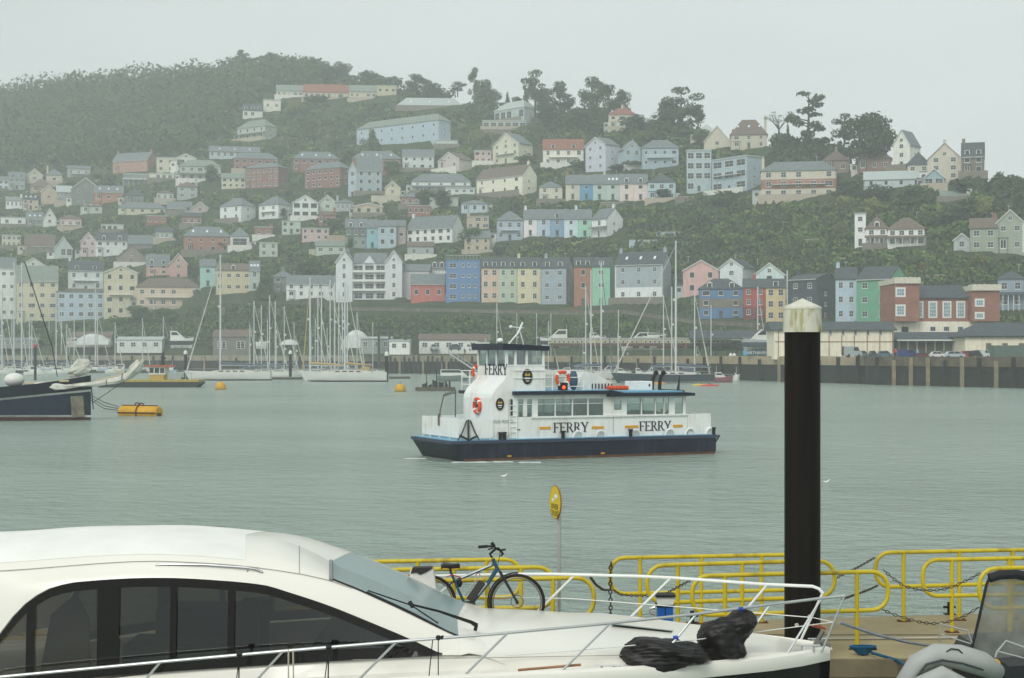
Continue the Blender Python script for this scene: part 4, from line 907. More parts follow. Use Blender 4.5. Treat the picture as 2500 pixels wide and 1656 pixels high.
# passenger train of cream and brown coaches behind the boats
for i, (a, b_) in enumerate([(1345, 1455), (1457, 1565), (1567, 1675), (1677, 1785)]):
    t = thing('railway_carriage', ['first','second','third','fourth'][i] + ' cream and brown railway carriage from the left behind the boatyard', 'carriage', P((a+b_)/2, 846, 398 - i*8), 0, 'coaches of the train')
    dd = 398 - i * 8; flatbox(t, 'body', mat('coach_cream', 'b9ad84', .5), a, b_, 830, 838, dd, 3); flatbox(t, 'lower_body', mat('coach_brown', '5a4238', .5), a, b_, 838, 846, dd, 3); flatbox(t, 'roof', mat('coach_roof', 'a2a6a2', .5), a, b_, 825, 830, dd, 3, .15)
    wins(t, dd, [(a + 6 + 11 * j, a + 13 + 11 * j, 832, 838) for j in range(9)], barsn=1, frame=.06)
    for c in (a + 12, b_ - 12): flatbox(t, 'bogie', BLACK, c - 7, c + 7, 846, 850, dd, 2, -.3)
# white humped boat cover
def hump(X0, X1, Yb, Yt, d, m, name, label, cat, dep=6):
    t = thing(name, label, cat, P((X0 + X1) / 2, Yb, d)); q = MB(); n = 10; rings = []
    for i in range(n + 1):
        u = i / n; pxx = X0 + (X1 - X0) * u; hgt = (Yb - Yt) * (math.sin(math.pi * min(1, max(0, u))) ** .45 if 0 < u < 1 else .35); base = P(pxx, Yb, d); top = P(pxx, Yb - hgt, d)
        rings.append([(base.x, d - dep / 2, base.z), (base.x, d - dep * .4, base.z + (top.z - base.z) * .75), (base.x, d, top.z), (base.x, d + dep * .4, base.z + (top.z - base.z) * .75), (base.x, d + dep / 2, base.z)])
    q.loft(rings); q.build('cover', m, t, True, world=True); return t
COVW = mat('white_cover', 'c9cdcb', .7, var=.08, scale=.6)
hump(835, 905, 850, 806, qy(860) + 6, COVW, 'covered_boat', 'boat under a grey white sheeted cover beside the dense masts', 'boat')
hump(185, 270, 842, 815, qy(220) + 5, COVW, 'covered_boat', 'boat under a white humped cover on the left quay', 'boat')
hump(685, 728, 842, 829, qy(700) + 5, COVW, 'covered_boat', 'small boat wrapped in a strapped white cover on the quay', 'boat')
# gantry posts by the jetty with lamps and a slipway sign frame
for i, px in enumerate((925, 951, 990, 1016)):
    a = P(px, 868, qy(px) - 6); q = MB(); q.box(a.x - .35, a.x + .35, a.y - .35, a.y + .35, 0, EYE + (HYP - 788) / FPX * a.y); t = thing('hoist_post', ['tall dark hoist post left of the kiosk','dark hoist post at the kiosk left corner','dark hoist post at the kiosk right corner','dark hoist post beside the office shed'][i], 'post', a, 0, 'dark hoist posts on the jetty'); q.build('post', DARKG, t, world=True)
# retaining wall vegetation gap: footbridge signal
# ---- marker piles with white caps
CAPM = mat('cap_white', 'd9dbd6', .6)
def mpile(px, yt, yb, d, label, r=.35):
    b = P(px, yb, d); t = thing('mooring_pile', label, 'pile', (b.x, b.y, -2), 0, 'white capped mooring piles across the river'); zt_ = EYE + (HYP - yt) / FPX * d
    q = MB(); q.tube([(b.x, d, -2), (b.x, d, zt_ - .9)], r, 10); q.build('shaft', BLACK, t, world=True); q = MB(); q.tube([(b.x, d, zt_ - .9), (b.x, d, zt_ - .35), (b.x, d, zt_)], [r * 1.15, r * 1.15, .05], 10); q.build('cap', CAPM, t, world=True)
for px, yt, yb, lb in [(453, 855, 927, 'pile beside the bow of the big white yacht'), (709, 855, 924, 'pile between the two big white yachts'), (944, 858, 932, 'pile at the stern of the white ketch'), (1093, 855, 905, 'pile at the end of the timber jetty'),
        (1341, 858, 905, 'pile right of the ferry wheelhouse'), (1429, 859, 905, 'pile behind the ferry upper deck'), (1532, 860, 915, 'pile behind the dark yacht boom'), (1784, 862, 928, 'first pile of a pair left of the yellow box'), (1793, 862, 928, 'second pile of a pair left of the yellow box'),
        (2052, 866, 934, 'pile just right of the great brown pile')]:
    mpile(px, yt, yb, EYE * FPX / (yb - HYP), 'black white-capped ' + lb)
# red topped marker posts on left
for px, yt, yb, lb in [(86, 848, 928, 'thick dark post with red top standing among left marina boats'), (335, 852, 900, 'dark post with small red lamp near the workboat')]:
    d = EYE * FPX / (yb - HYP); b = P(px, yb, d); t = thing('marker_post', lb, 'post', (b.x, b.y, -1)); q = MB(); zt_ = EYE + (HYP - yt) / FPX * d
    q.tube([(b.x, d, -1), (b.x, d, zt_)], .3, 8); q.build('shaft', DARKG, t, world=True); q = MB(); q.tube([(b.x, d, zt_), (b.x, d, zt_ + .6)], .42, 8); q.build('top', mat('red_paint', 'b23a34', .5), t, world=True)
# marina sign
dsg = 322.; t = thing('marina_sign', 'long dark blue marina name board on the tan quay', 'sign', P(1862, 866, dsg)); a, b_ = P(1815, 868, dsg), P(1990, 856, dsg)
q = MB(); q.box(a.x, b_.x, dsg - .1, dsg, a.z, b_.z); q.build('board', mat('sign_blue', '3b5366', .5), t, world=True)
q = MB(); q.box(a.x - .1, a.x + .8, dsg - .14, dsg - .1, a.z, b_.z); q.build('emblem', mat('sign_cyan', '5aa0bd', .5), t, world=True)
tm = textmesh('DARTHAVEN MARINA', .85); tm.materials.append(WHITE); o = inst('lettering', tm, t, (P(1866, 862, dsg).x - t.location.x, -.13, P(1866, 862, dsg).z - t.location.z), (R(90), 0, 0), (1.0, 1, 1))
# ---- cars
CARM = {}
def car(px0, px1, yt, yb, d, col, label, van=False):
    k = (col, van); b = P((px0 + px1) / 2, yb, d); W = (px1 - px0) / FPX * d; Hh = (yb - yt) / FPX * d
    t = thing('parked_van' if van else 'parked_car', label, 'van' if van else 'car', b, random.uniform(-.05, .05), 'cars parked along the pier')
    if k not in CARM:
        prof_ = [(-.5, .18), (-.5, .52), (-.36, .6), (-.27, .95), (.2, 1), (.38, .62), (.5, .5), (.5, .18)] if not van else [(-.5, .18), (-.5, .95), (-.46, 1), (.25, 1), (.36, .6), (.5, .5), (.5, .18)]
        q = MB(); q.prism(prof_[::-1], -.4, .4); o = q.build('body', mat('car' + col, col, .25, .1, var=.03), None); bm = o.data; bpy.data.objects.remove(o)
        q = MB(); q.prism(([(-.32, .62), (-.25, .9), (-.03, .92), (-.03, .62)] if not van else [(.05, .62), (.05, .92), (.24, .92), (.32, .62)]), -.415, .415); q.prism([(0., .62), (0., .92), (.18, .93), (.33, .64)], -.415, .415)
        o = q.build('windows', PANE, None); gm = o.data; bpy.data.objects.remove(o)
        q = MB(); n = 10; q.prism([(.075 * math.cos(i * .628), .17 + .17 * math.sin(i * .628)) for i in range(n)], -.42, -.3); q.prism([(.075 * math.cos(i * .628), .17 + .17 * math.sin(i * .628)) for i in range(n)], .3, .42)
        o = q.build('wheel', BLACK, None); wm_ = o.data; bpy.data.objects.remove(o); CARM[k] = (bm, gm, wm_)
    bm, gm, wm_ = CARM[k]; s = (W, 2.1, Hh); inst('body', bm, t, scl=s); inst('side_windows', gm, t, scl=s)
    for c in (-.3, .3): inst('wheel', wm_, t, (c * W, 0, 0), scl=(W, 2.1, Hh))
def z5(x, y): return 1900 + x / 3.945, 660 + y / 3.945
for (a, b_, y0, y1, col, lb, vn) in [(640, 800, 735, 830, '9aa3a3', 'grey van with ramp behind the row of parked cars', True), (745, 865, 775, 832, '5e686c', 'dark grey hatchback left in the pier car row', False), (868, 945, 775, 830, '4a4f55', 'charcoal car between the grey hatchback and blue estate', False),
    (940, 1090, 775, 835, '5d7482', 'steel blue estate car in the pier row', False), (1140, 1335, 768, 838, '2c3f7a', 'navy blue van beside the person in red', True), (1320, 1440, 790, 855, '7b3034', 'maroon car nose behind the navy van', False), (1450, 1595, 782, 850, 'e0e1dd', 'white hatchback in the pier row', False),
    (1585, 1790, 780, 852, 'b9c3c8', 'silver estate car beside the white hatchback', False), (1740, 1880, 775, 840, 'b23c3c', 'bright red car behind the silver estate', False), (1845, 1950, 770, 848, '34302e', 'black people carrier beside the bright red car', False), (1940, 2025, 768, 842, 'c9d0d2', 'white box van by the grey green container', True)]:
    X0, Y0 = z5(a, y0); X1, Y1 = z5(b_, y1); dd = EYE * 0 + 285 if Y1 < 873 else 283; car(X0, X1, Y0, 873.5, dd, col, lb, vn)
for (a, b_, col, lb, vn) in [(1130, 1152, 'dfe2e0', 'white van parked before the office shed', True), (1154, 1172, 'c3c8c8', 'silver car parked before the office shed', False), (1096, 1126, '4a5560', 'dark blue car parked before the office shed', False), (1050, 1070, 'a9b0b2', 'pale grey car at the office shed door', False)]:
    car(a, b_, 840, 857, qy(a) + 3, col, lb, vn)

# ---- people (small, far)
def person(loc, h, top, legs, label, face=0., pose='stand', hair='3a2d22'):
    skin = mat('skin', 'c09a82', .6, var=.03); t = thing('person', label, 'person', loc, face); k = h / 1.75
    me = bpy.data.meshes.new('body'); 
    if pose == 'stand': J = [(0,0,.95,.14),(0,0,1.2,.15),(0,0,1.42,.16),(0,0,1.52,.06),(0,0,1.66,.1),(-.2,0,1.4,.06),(-.26,-.02,1.12,.045),(-.25,-.1,.88,.035),(.2,0,1.4,.06),(.26,-.02,1.12,.045),(.25,-.1,.88,.035),(-.1,0,.88,.1),(-.11,-.02,.48,.065),(-.11,.02,.08,.045),(-.11,-.12,.03,.04),(.1,0,.88,.1),(.11,-.02,.48,.065),(.11,.02,.08,.045),(.11,-.12,.03,.04)]
    else: J = [(0,0,.3,.15),(0,-.02,.55,.15),(0,-.03,.75,.16),(0,-.04,.87,.06),(0,-.06,1.0,.1),(-.2,-.03,.73,.06),(-.28,-.15,.5,.045),(-.2,-.4,.5,.035),(.2,-.03,.73,.06),(.28,-.15,.5,.045),(.2,-.4,.5,.035),(-.1,-.05,.27,.1),(-.12,-.45,.38,.07),(-.12,-.75,.2,.045),(-.12,-.85,.22,.04),(.1,-.05,.27,.1),(.12,-.45,.38,.07),(.12,-.75,.2,.045),(.12,-.85,.22,.04)]
    E = [(0,1),(1,2),(2,3),(3,4),(2,5),(5,6),(6,7),(2,8),(8,9),(9,10),(0,11),(11,12),(12,13),(13,14),(0,15),(15,16),(16,17),(17,18)]
    me.from_pydata([(a*k, b*k, c*k) for a, b, c, _ in J], E, []); o = bpy.data.objects.new('body', me); C.objects.link(o)
    md = o.modifiers.new('s', 'SKIN'); o.modifiers.new('u', 'SUBSURF').levels = 1
    for i, j in enumerate(J): me.skin_vertices[0].data[i].radius = (j[3]*k, j[3]*k)
    me.skin_vertices[0].data[0].use_root = True
    dg = bpy.context.evaluated_depsgraph_get(); m2 = bpy.data.meshes.new_from_object(o.evaluated_get(dg)); bpy.data.objects.remove(o)
    for m in (mat('cloth' + top, top, .8), mat('cloth' + legs, legs, .8), skin, mat('hair' + hair, hair, .8)): m2.materials.append(m)
    zh, zl = (1.52, .93) if pose == 'stand' else (.87, .28)
    for p_ in m2.polygons:
        c = p_.center; p_.material_index = (3 if c.z > (zh + .16) * k or (c.z > (zh + .05) * k and c.y > .0) else 2) if c.z > zh * k else (0 if (c.z > zl * k and (pose == 'stand' or c.y > -.45*k)) else 1)
    m2.polygons.foreach_set('use_smooth', [True] * len(m2.polygons)); inst('body', m2, t); return t
a = P(2186, 873, 284); person(a, 1.75, 'c23a3c', '2c3038', 'person in a bright red coat standing by the navy van', 0)
a = P(2240, 874, 281); person(a, 1.7, '86b3cf', '2c3038', 'person in a light blue jacket on the pier edge', .5)
a = P(1135, 868, qy(1135) - .3); person(a, 1.75, '2c3038', '35322e', 'person in dark clothes on the quay above the gangway', .5)
build_hill()
# ---------------------------------------------------------------- trees placed one by one (photo columns and rows give where each stands on the hill)
def TR(tb, lst):
    ox, oy, k = TAB[tb]
    for cx, yb, yt, wd, kind, label, tone in lst: tree(ox + cx / k, oy + yb / k, oy + yt / k, wd / k, kind, label, tone)
TR(2, [(100,290,150,130,'pine','umbrella crowned pine standing proud of the left skyline','dark'), (370,330,175,210,'round','broad tree topping the left skyline beside the umbrella pine','dark'),
 (530,350,240,170,'round','low broad tree sloping down from the highest skyline clump','dark'), (695,470,235,220,'round','upright feathery tree above the grey roofed wing','dark'),
 (860,470,250,210,'round','dark oak above the red roofed building','dark'), (1010,480,252,230,'round','domed oak above the red roofed building','dark'),
 (1255,485,340,250,'round','low domed oak on the saddle of the skyline','dark'), (1440,480,395,160,'round','small rounded tree beside the hilltop building end','mid'),
 (1690,600,370,260,'pine','wide spreading pine above the glazed building','dark'), (1850,640,440,220,'round','dark tree behind the glazed building','dark'),
 (2060,560,438,150,'pine','flat topped small pine near the flagpole','dark'), (2215,680,300,130,'pine','lone tall pine with two small tufts','dark'), (2290,680,405,200,'round','pointed dark tree beside the lone tall pine','dark'),
 (1290,1080,855,230,'conifer','dark cone shaped tree in front of the long blue building','dark'), (1470,1290,1145,180,'round','bushy tree in front of the third brick block','mid'),
 (1265,1300,1210,150,'bush','rounded bush under the third brick block','mid'), (760,640,560,300,'bush','hedge like clump below the red roofed building','mid')])
TR(3, [(300,680,500,170,'round','broad tree left of the glass villa','dark'), (440,650,525,70,'conifer','slim conifer beside the glass villa','dark'), (520,650,575,120,'round','rounded tree above the glass villa roof','dark'),
 (602,650,478,80,'conifer','spruce behind the glass villa','dark'), (690,760,325,270,'pine','tall windswept pine behind the glass villa','dark'), (750,760,450,170,'pine','bushy pine beside the windswept pine','dark'),
 (920,800,430,250,'pine','rounded pine with sky gaps in its crown','dark'), (985,760,545,160,'pine','lower pine leaning from the rounded pine','dark'), (820,880,610,260,'round','dense tree at the villa side','dark'),
 (1080,900,670,260,'round','dense dark tree in the skyline dip','dark'), (1215,800,385,270,'pine','tallest pine of the middle skyline group','dark'), (1345,860,455,240,'pine','second pine of the middle skyline group','dark'),
 (1490,800,500,170,'round','feathery tree beside the red brown roof','dark'), (1190,860,640,160,'round','ivy clad tree under the tallest middle pine','dark'), (1310,880,660,150,'round','small dark tree beside the cream house','dark'),
 (1590,960,725,300,'round','great dark dome in front of the cream skyline house','dark'), (2010,930,480,380,'pine','huge windswept cypress on the skyline','dark'), (1860,920,590,200,'round','dark tree at the foot of the huge cypress','dark'),
 (2160,880,640,200,'pine','lower limb mass of the huge cypress','dark'), (2200,1010,860,220,'round','low tree below the steep cream gable','mid'), (1930,1040,880,260,'bush','scrubby clump above the blue grey house','mid'),
 (620,1200,1080,280,'bush','light green bushes beside the cream gabled house','pale'), (1500,1230,1160,400,'bush','clipped hedge below the blue grey house','mid'), (1060,1230,1140,200,'bush','bushes between the cream and lavender houses','mid'),
 (1850,1500,1400,200,'bush','dark shrub beside the sky blue end house','dark')])
TR(4, [(850,640,105,360,'cedar','many stemmed cedar with flat layered top','dark'), (640,440,270,260,'bare','thin almost bare tree beside the cedar','mid'), (703,520,345,70,'conifer','small dark conifer beneath the bare tree','dark'),
 (700,640,400,260,'round','dense undergrowth tree beneath the bare tree','dark'), (940,640,440,240,'cedar','low spreading cedar limb group','dark'), (1265,680,235,420,'round','biggest round dark tree on the right skyline','dark'),
 (1100,560,270,170,'pine','layered pine leaning from the biggest round tree','dark'), (2180,800,690,110,'conifer','small conifer at the right hill shoulder','dark'), (2230,900,715,300,'round','broad tree on the right hill shoulder','dark'),
 (1950,840,720,200,'bush','bushes before the cream mansion','dark'), (2352,830,745,60,'round','tree cut by the right picture edge','dark'), (1340,960,770,260,'round','big dark garden tree before the white bungalow','dark'),
 (1600,960,770,320,'round','brownish garden tree before the white bungalow','mid'), (1120,900,730,260,'round','dark tree beside the long cream and brick house','dark'), (2080,1000,860,340,'round','dense tree mass above the sage green villa','dark'),
 (1860,1080,930,300,'round','dark thicket tree behind the white villa','dark'), (240,960,800,240,'bush','purple brown shrubs below the blue flats','dark'), (610,900,820,70,'round','small palm like tree before the cream wall','pale')])
TR(8, [(1110,540,378,120,'round','pale silvery round tree on the green slope','pale'), (1690,760,668,130,'round','yellow green tree above the castle like towers','gold'), (2060,740,620,180,'round','yellow green bush tree below the sage green villa','gold'),
 (1560,700,610,200,'bush','dark shrub below the white villa','dark'), (1180,720,640,200,'bush','low shrub above the green house roof','mid'), (600,560,440,240,'bush','dense shrubs on the mid slope','mid'), (850,420,330,220,'bush','clump on the terraces below the cream and brick house','mid')])
TR(6, [(320,1235,960,270,'conifer','large dark fir tree beside the mustard cream house','dark'), (735,1000,808,290,'round','round bushy tree behind the apartment building','mid'), (1780,400,220,200,'round','dark tree hiding the white posts','dark'),
 (1925,400,225,200,'round','second dark tree hiding the white posts','dark'), (1090,770,650,80,'round','small bushy tree by the slate hung row','mid'), (480,480,390,90,'round','small tree before the middle white bay house','dark'),
 (2180,780,560,260,'round','green tree below the long cream cottage','mid'), (960,600,470,220,'bush','shrubs above the slate hung row','mid')])
TR(5, [(1900,170,0,140,'round','tree in front of the greenish white house','dark'), (2000,760,700,170,'bush','bushes near the orange brick villa','mid'), (1280,1420,1270,300,'round','bright green tree before the buff waterfront house','mid'),
 (1480,1440,1290,300,'round','spreading tree under the buff waterfront house','mid'), (1050,1470,1360,260,'bush','bushes under the tall cream waterfront house','mid'), (60,1470,1400,220,'bush','bushes below the white waterfront house','mid'),
 (350,1470,1405,260,'bush','hedge below the cream flats','mid'), (700,1480,1400,260,'bush','hedge below the pale blue waterfront house','mid')])

# ---------------------------------------------------------------- more garden trees near named houses, kept clear of the walls
def blocked(cx, y0, y1, wd, d):
    for (a0, a1, b0, b1, hd, _) in HOUSES:
        if cx + wd * .45 > a0 and cx - wd * .45 < a1 and y0 < b1 - 5 and y1 > b0 and d < hd + 9: return True
    return False
used = set()
rr = random.Random(5); cnt = 0
REL = {'below': 'just downhill of', 'above': 'just uphill of', 'beside': 'beside'}
NOUN = {'round': 'broadleaf tree', 'bush': 'garden bush', 'conifer': 'small conifer', 'pine': 'scrubby pine'}
for _ in range(2600):
    if cnt >= 120: break
    cx = rr.uniform(10, 2490); lo_, hi_ = itp(YRID, cx) + 55, itp(YROAD, cx) - 12
    yb = rr.uniform(lo_, hi_); d = DEP(cx, yb); kind = rr.choice(['round', 'round', 'bush', 'bush', 'conifer'])
    hm = {'round': rr.uniform(5, 9), 'bush': rr.uniform(2.5, 4.5), 'conifer': rr.uniform(5, 9)}[kind]; wm = hm * {'round': 1.1, 'bush': 1.7, 'conifer': .5}[kind]
    hp, wp = hm / d * FPX, wm / d * FPX
    if blocked(cx, yb - hp, yb, wp, d) or (cx < 560 and yb < 430): continue
    best = min([h for h in HOUSES if not h[5].startswith('small ')], key=lambda h: abs(cx - (h[0] + h[1]) / 2) + 1.5 * abs(yb - h[3])); rel = 'below' if yb > best[3] + 6 else 'above' if yb < best[2] + 8 else 'beside'
    if (best[5], rel) in used or abs(cx - (best[0] + best[1]) / 2) > 130: continue
    used.add((best[5], rel)); tone = rr.choice(['dark', 'mid', 'mid', 'pale'])
    lb = f"{tone} green {NOUN[kind]} {REL[rel]} the {best[5]}"; lb = ' '.join(lb.split()[:16]).replace('mid green', 'green')
    tree(cx, yb, yb - hp, wp, kind, lb, tone, d=d, group='garden trees and bushes between the hillside houses'); cnt += 1

# ---------------------------------------------------------------- the hilltop wood (one mass) and the scrub between the gardens
def scatter(name, n, xr, yr_fn, size, leaf, per, tone, seed, kindz=1.0, quad=.6, test=True, avoid=True):
    g = random.Random(seed); cl = []; tries = 0
    while len(cl) < n and tries < n * 14:
        tries += 1; cx = g.uniform(*xr); lo2, hi2 = yr_fn(cx)
        if hi2 <= lo2: continue
        yb = g.uniform(lo2, hi2); d = DEP(cx, yb); s_ = g.uniform(*size); hp = s_ * 1.5 / d * FPX; wp = s_ * 2 / d * FPX
        if avoid and blocked(cx, yb - hp, yb + 1, wp, d): continue
        b = P(cx, yb, d); cl.append((b.x, b.y, b.z + s_ * .35 * kindz, s_, s_, s_ * .8 * kindz))
    V = leafmesh(name, cl, per, quad, None, seed); me = quads_to_mesh(name, V, LEAF[tone]); o = bpy.data.objects.new(name, me); C.objects.link(o); return tag(o, kind='stuff')
fo = scatter('woodland', 1000, (-250, 780), lambda x: (itp(YRID, x) - 2, itp([(-250, 420), (0, 440), (250, 400), (330, 380), (480, 375), (560, 300), (600, 235), (700, 215), (780, 212)], x)), (4.5, 12), 1, 120, 'dark', 3, 1.0, .85)
tag(fo, 'dense dark wood covering the upper left hill', 'woodland')
f2 = scatter('woodland', 330, (640, 2700), lambda x: (itp(YRID, x) - 2, itp(YRID, x) + 45), (3.5, 6.5), 1, 60, 'dark', 4, 1.0, .8)
tag(f2, 'dark treetops filling in along the hill crest', 'woodland')
sb = scatter('scrub', 2600, (-60, 2560), lambda x: (itp(YRID, x) + 20, itp(YROAD, x) - 4), (1.6, 3.6), 1, 44, 'mid', 5, .8, .5)
tag(sb, 'mixed green scrub and hedges between the hillside gardens', 'scrub')
s2 = scatter('scrub', 2600, (-60, 2560), lambda x: (itp(YRID, x) + 20, itp(YROAD, x) - 4), (1.6, 4.2), 1, 44, 'dark', 6, .8, .5)
tag(s2, 'darker scrub and thickets between the hillside gardens', 'scrub')
s3 = scatter('ivy', 1300, (-60, 2180), lambda x: (itp(YROAD, x) + (36 if 790 < x < 1910 else 14), 848), (1.3, 2.8), 1, 44, 'mid', 8, .8, .45, avoid=False)
tag(s3, 'ivy and brambles covering the bank above the railway', 'ivy')
s4 = scatter('scrub', 700, (-60, 2560), lambda x: (itp(YRID, x) + 40, itp(YROAD, x) - 4), (1.4, 2.8), 1, 44, 'pale', 9, .8, .45)
tag(s4, 'lighter green bushes and garden plants between the hillside houses', 'scrub')
# ================================================================ boats
HULLW = mat('hull_white', 'd9dad4', .3, var=.04, scale=.5); NAVY = mat('navy_hull', '242c3e', .3, var=.12, scale=.5); DKBL = mat('black_blue', '1b212b', .35, var=.15, scale=.4)
ALU = mat('mast_alloy', 'cfd4d4', .35, .2, var=.05); SAILC = mat('sail_cover_tan', 'b09a6a', .8); SAILB = mat('sail_cover_blue', '5a6472', .8); SAILW = mat('furled_white', 'c2c2b8', .85, var=.22, scale=1.6, bump=.4); WIRE = mat('rig_wire', '9aa0a0', .4, .5, var=0)
DECK = mat('deck_grey', 'c3c3b8', .7)
def hullmesh(q, L, B, F, sheer=.25, bowover=.12, transom=.6, depth=.6, ns=14, xb=0):
    """hull along x from stern 0 to bow L; beam B; freeboard F; rings of 9 points"""
    rings = []
    for i in range(ns + 1):
        u = i / ns; x = L * u; hb = B / 2 * ((transom + (1 - transom) * math.sin(min(1, u / .55) * math.pi / 2)) if u < .55 else max(.015, math.cos(((u - .55) / .45) * math.pi / 2) ** .75))
        z = F * (1 + sheer * (u - .35) ** 2 * 2.2); xo = L * bowover * max(0, u - .6) / .4
        r = []
        for (yy, zz, k) in ((1, z, 1), (.96, z * .45, .6), (.8, 0.02, .25), (.45, -depth * .5, 0), (0, -depth, 0)):
            r.append((x + xo * k - L * bowover * .5 * (u > .6) * 0, hb * yy, zz))
        rings.append(r + [(a, -b_, c) for a, b_, c in r[:-1][::-1]])
    q.loft(rings); return rings
def sailboat(pxs, pxb, yw, F, mast_px, mast_top, label, hull=HULLW, d=None, mast2=None, cover=None, group='sailing yachts moored across the river', rake=0, stay=True, boot=None, boom=1):
    """pxs stern column, pxb bow column"""
    d = d or EYE * FPX / (yw - HYP); s = P(pxs, yw, d); b = P(pxb, yw, d); L = abs(b.x - s.x); dirx = 1 if b.x > s.x else -1; B = L * .27
    t = thing('sailing_yacht', label, 'sailing yacht', (s.x, d, 0), 0, group)
    if dirx < 0: t.rotation_euler = (0, 0, math.pi)
    mx = abs(P(mast_px, 0, d).x - s.x) * (1 if (P(mast_px, 0, d).x - s.x) * dirx > 0 else -1)
    mz = EYE + (HYP - mast_top) / FPX * d
    q = MB(); hullmesh(q, L * .92, B, F, bowover=.09); q.build('hull', hull, t, True)
    if boot: q = MB(); hullmesh(q, L * .925, B * 1.015, .25, 0, bowover=.02, depth=.3); q.build('waterline_stripe', boot, t, True)
    q = MB(); q.prism([(L * .18, F * .8), (L * .72, F * .9), (L * .66, F + .35), (L * .56, F + .5), (L * .3, F + .55), (L * .18, F + .35)][::1], -B * .25, B * .25); cb = q.build('cabin', HULLW if hull != HULLW else DECK, t)
    q = MB()
    for i in range(4): x = L * (.3 + .08 * i); q.box(x, x + L * .05, -B * .25 - .02, B * .25 + .02, F + .12, F + .35)
    q.build('cabin_window', PANE, cb)
    q = MB(); q.tube([(L * .17, -B * .3, F), (L * .17, -B * .22, F + 1.2), (L * .27, -B * .2, F + 1.1), (L * .3, -B * .2, F + .5)], .04, 5); q.prism([(L * .2, F + .5), (L * .31, F + .5), (L * .29, F + 1.15), (L * .2, F + 1.2)], -B * .24, B * .24); q.build('sprayhood', cover or SAILB, t)
    def mast(mx, mz, nm='mast'):
        r = max(.09, min(.2, mz * .0085)); q = MB(); q.tube([(mx, 0, F * .8), (mx - rake, 0, mz)], [r, r * .75], 8); m = q.build(nm, ALU, t)
        q = MB()
        for f in (.45, .72): z = F + (mz - F) * f; q.tube([(mx, -B * .33, z + .1), (mx, 0, z), (mx, B * .33, z + .1)], .05, 4)
        q.build('spreader', ALU, m); q = MB(); q.tube([(mx + .3, 0, F + (mz - F) * .55), (mx + .3, 0, F + (mz - F) * .55 + .45)], .22, 8); q.build('radar_dome', HULLW, m)
        q = MB(); e = max(.022, d * 6e-5)
        for y in (-1, 1): q.tube([(mx, y * B * .46, F), (mx, y * B * .33, F + (mz - F) * .72), (mx, 0, mz)], e, 3)
        q.tube([(.1, 0, F), (mx, 0, mz)], e, 3); q.build('rigging', WIRE, m)
        return r
    r = mast(mx, mz)
    if stay: q = MB(); q.tube([(L * .97, 0, F * 1.25), (mx, 0, mz * .97)], [.16, .05], 6); q.build('furled_jib', SAILW if cover is None else cover, t)
    if boom:
        bl = min(mx - .5, L * .4) ; q = MB(); q.tube([(mx, 0, F + 1.5), (mx - bl, 0, F + 1.4)], .09, 6); q.build('boom', ALU, t)
        q = MB(); q.tube([(mx - .1, 0, F + 1.9), (mx - bl * .5, 0, F + 1.72), (mx - bl, 0, F + 1.5)], [.3, .24, .12], 8); q.build('sail_cover', cover or SAILB, t, True)
    if mast2: mx2 = abs(P(mast2[0], 0, d).x - s.x); mz2 = EYE + (HYP - mast2[1]) / FPX * d; mast(mx2, mz2); q = MB(); q.tube([(mx2 - .1, 0, F + 1.9), (max(.3, mx2 - L * .3), 0, F + 1.5)], [.28, .12], 8); q.build('sail_cover', cover or SAILB, t, True)
    q = MB()
    for y in (-1, 1):
        pts = [(L * u, y * B * .47 * (1 if u < .7 else (1 - u) / .3 * .9 + .1), F * (1 + .1 * u) + .6) for u in (.03, .3, .6, .8, .95)]; q.tube(pts, .025, 4)
        for p_ in pts: q.tube([(p_[0], p_[1], F * .9), p_], .02, 4)
    q.build('guard_rail', WIRE, t); return t
sailboat(662, 450, 929, 1.7, 538, 622, 'big white single masted yacht left of the dense mast cluster', boot=mat('boot_black', '22262a', .5))
# ketch with tan covers: stern at right, bow to left
sailboat(945, 733, 932, 1.8, 757, 678, 'white ketch with two tan covered booms and white awning poles', cover=SAILC, mast2=(842, 688), boot=mat('boot_black'))
sailboat(1742, 1492, 935, 1.6, 1650, 588, 'long dark blue hulled yacht with the tallest mast', hull=mat('steel_navy', '38424a', .35, var=.08), boot=mat('boot_white', 'c9ccc9', .5))
sailboat(1378, 1500, 928, 1.4, 1468, 640, 'white yacht with red waterline lying behind the ferry boats deck', boot=mat('boot_red', '8a3a34', .5), cover=SAILB)
DM = [(620,735,600,660),(638,746,612,668),(658,721,640,705),(672,736,650,720),(694,749,668,730),(718,787,690,742),(776,718,740,812),(785,698,752,830),(806,683,770,850),(817,690,780,862),(827,711,790,872),(836,722,800,880),(848,700,812,890)]
ORD = ['first','second','third','fourth','fifth','sixth','seventh','eighth','ninth','tenth','eleventh','twelfth','thirteenth','fourteenth','fifteenth']
for i, (m_, tp, a, b_) in enumerate(DM):
    g_ = 'left of the pile' if i < 6 else 'in the dense mast cluster'; n_ = i if i < 6 else i - 6
    sailboat(a, b_, 920 - (i % 3) * 2.5, 1.2, m_, tp, f'{ORD[n_]} smaller yacht mast from the left {g_}', d=EYE*FPX/(920-(i%3)*2.5-HYP), stay=i % 2 == 0)
LM = [(34,640,0,70),(53,640,25,90),(72,770,50,110),(120,783,95,150),(137,740,108,170),(150,760,125,190),(163,790,140,205),(181,770,150,215),(213,797,185,245),(233,690,205,280),(5,700,-40,40),(98,800,70,130)]
for i, (m_, tp, a, b_) in enumerate(LM):
    yw = [908, 912, 904, 902, 906, 903, 909, 904, 902, 905, 915, 901][i]; sailboat(a, b_, yw, 1.2, m_, tp, f'{["tallest","second tallest","short"][0 if i==0 else 1 if i==1 else 2]} masted yacht {ORD[i]} in the crowded left marina', stay=i % 2 == 0)
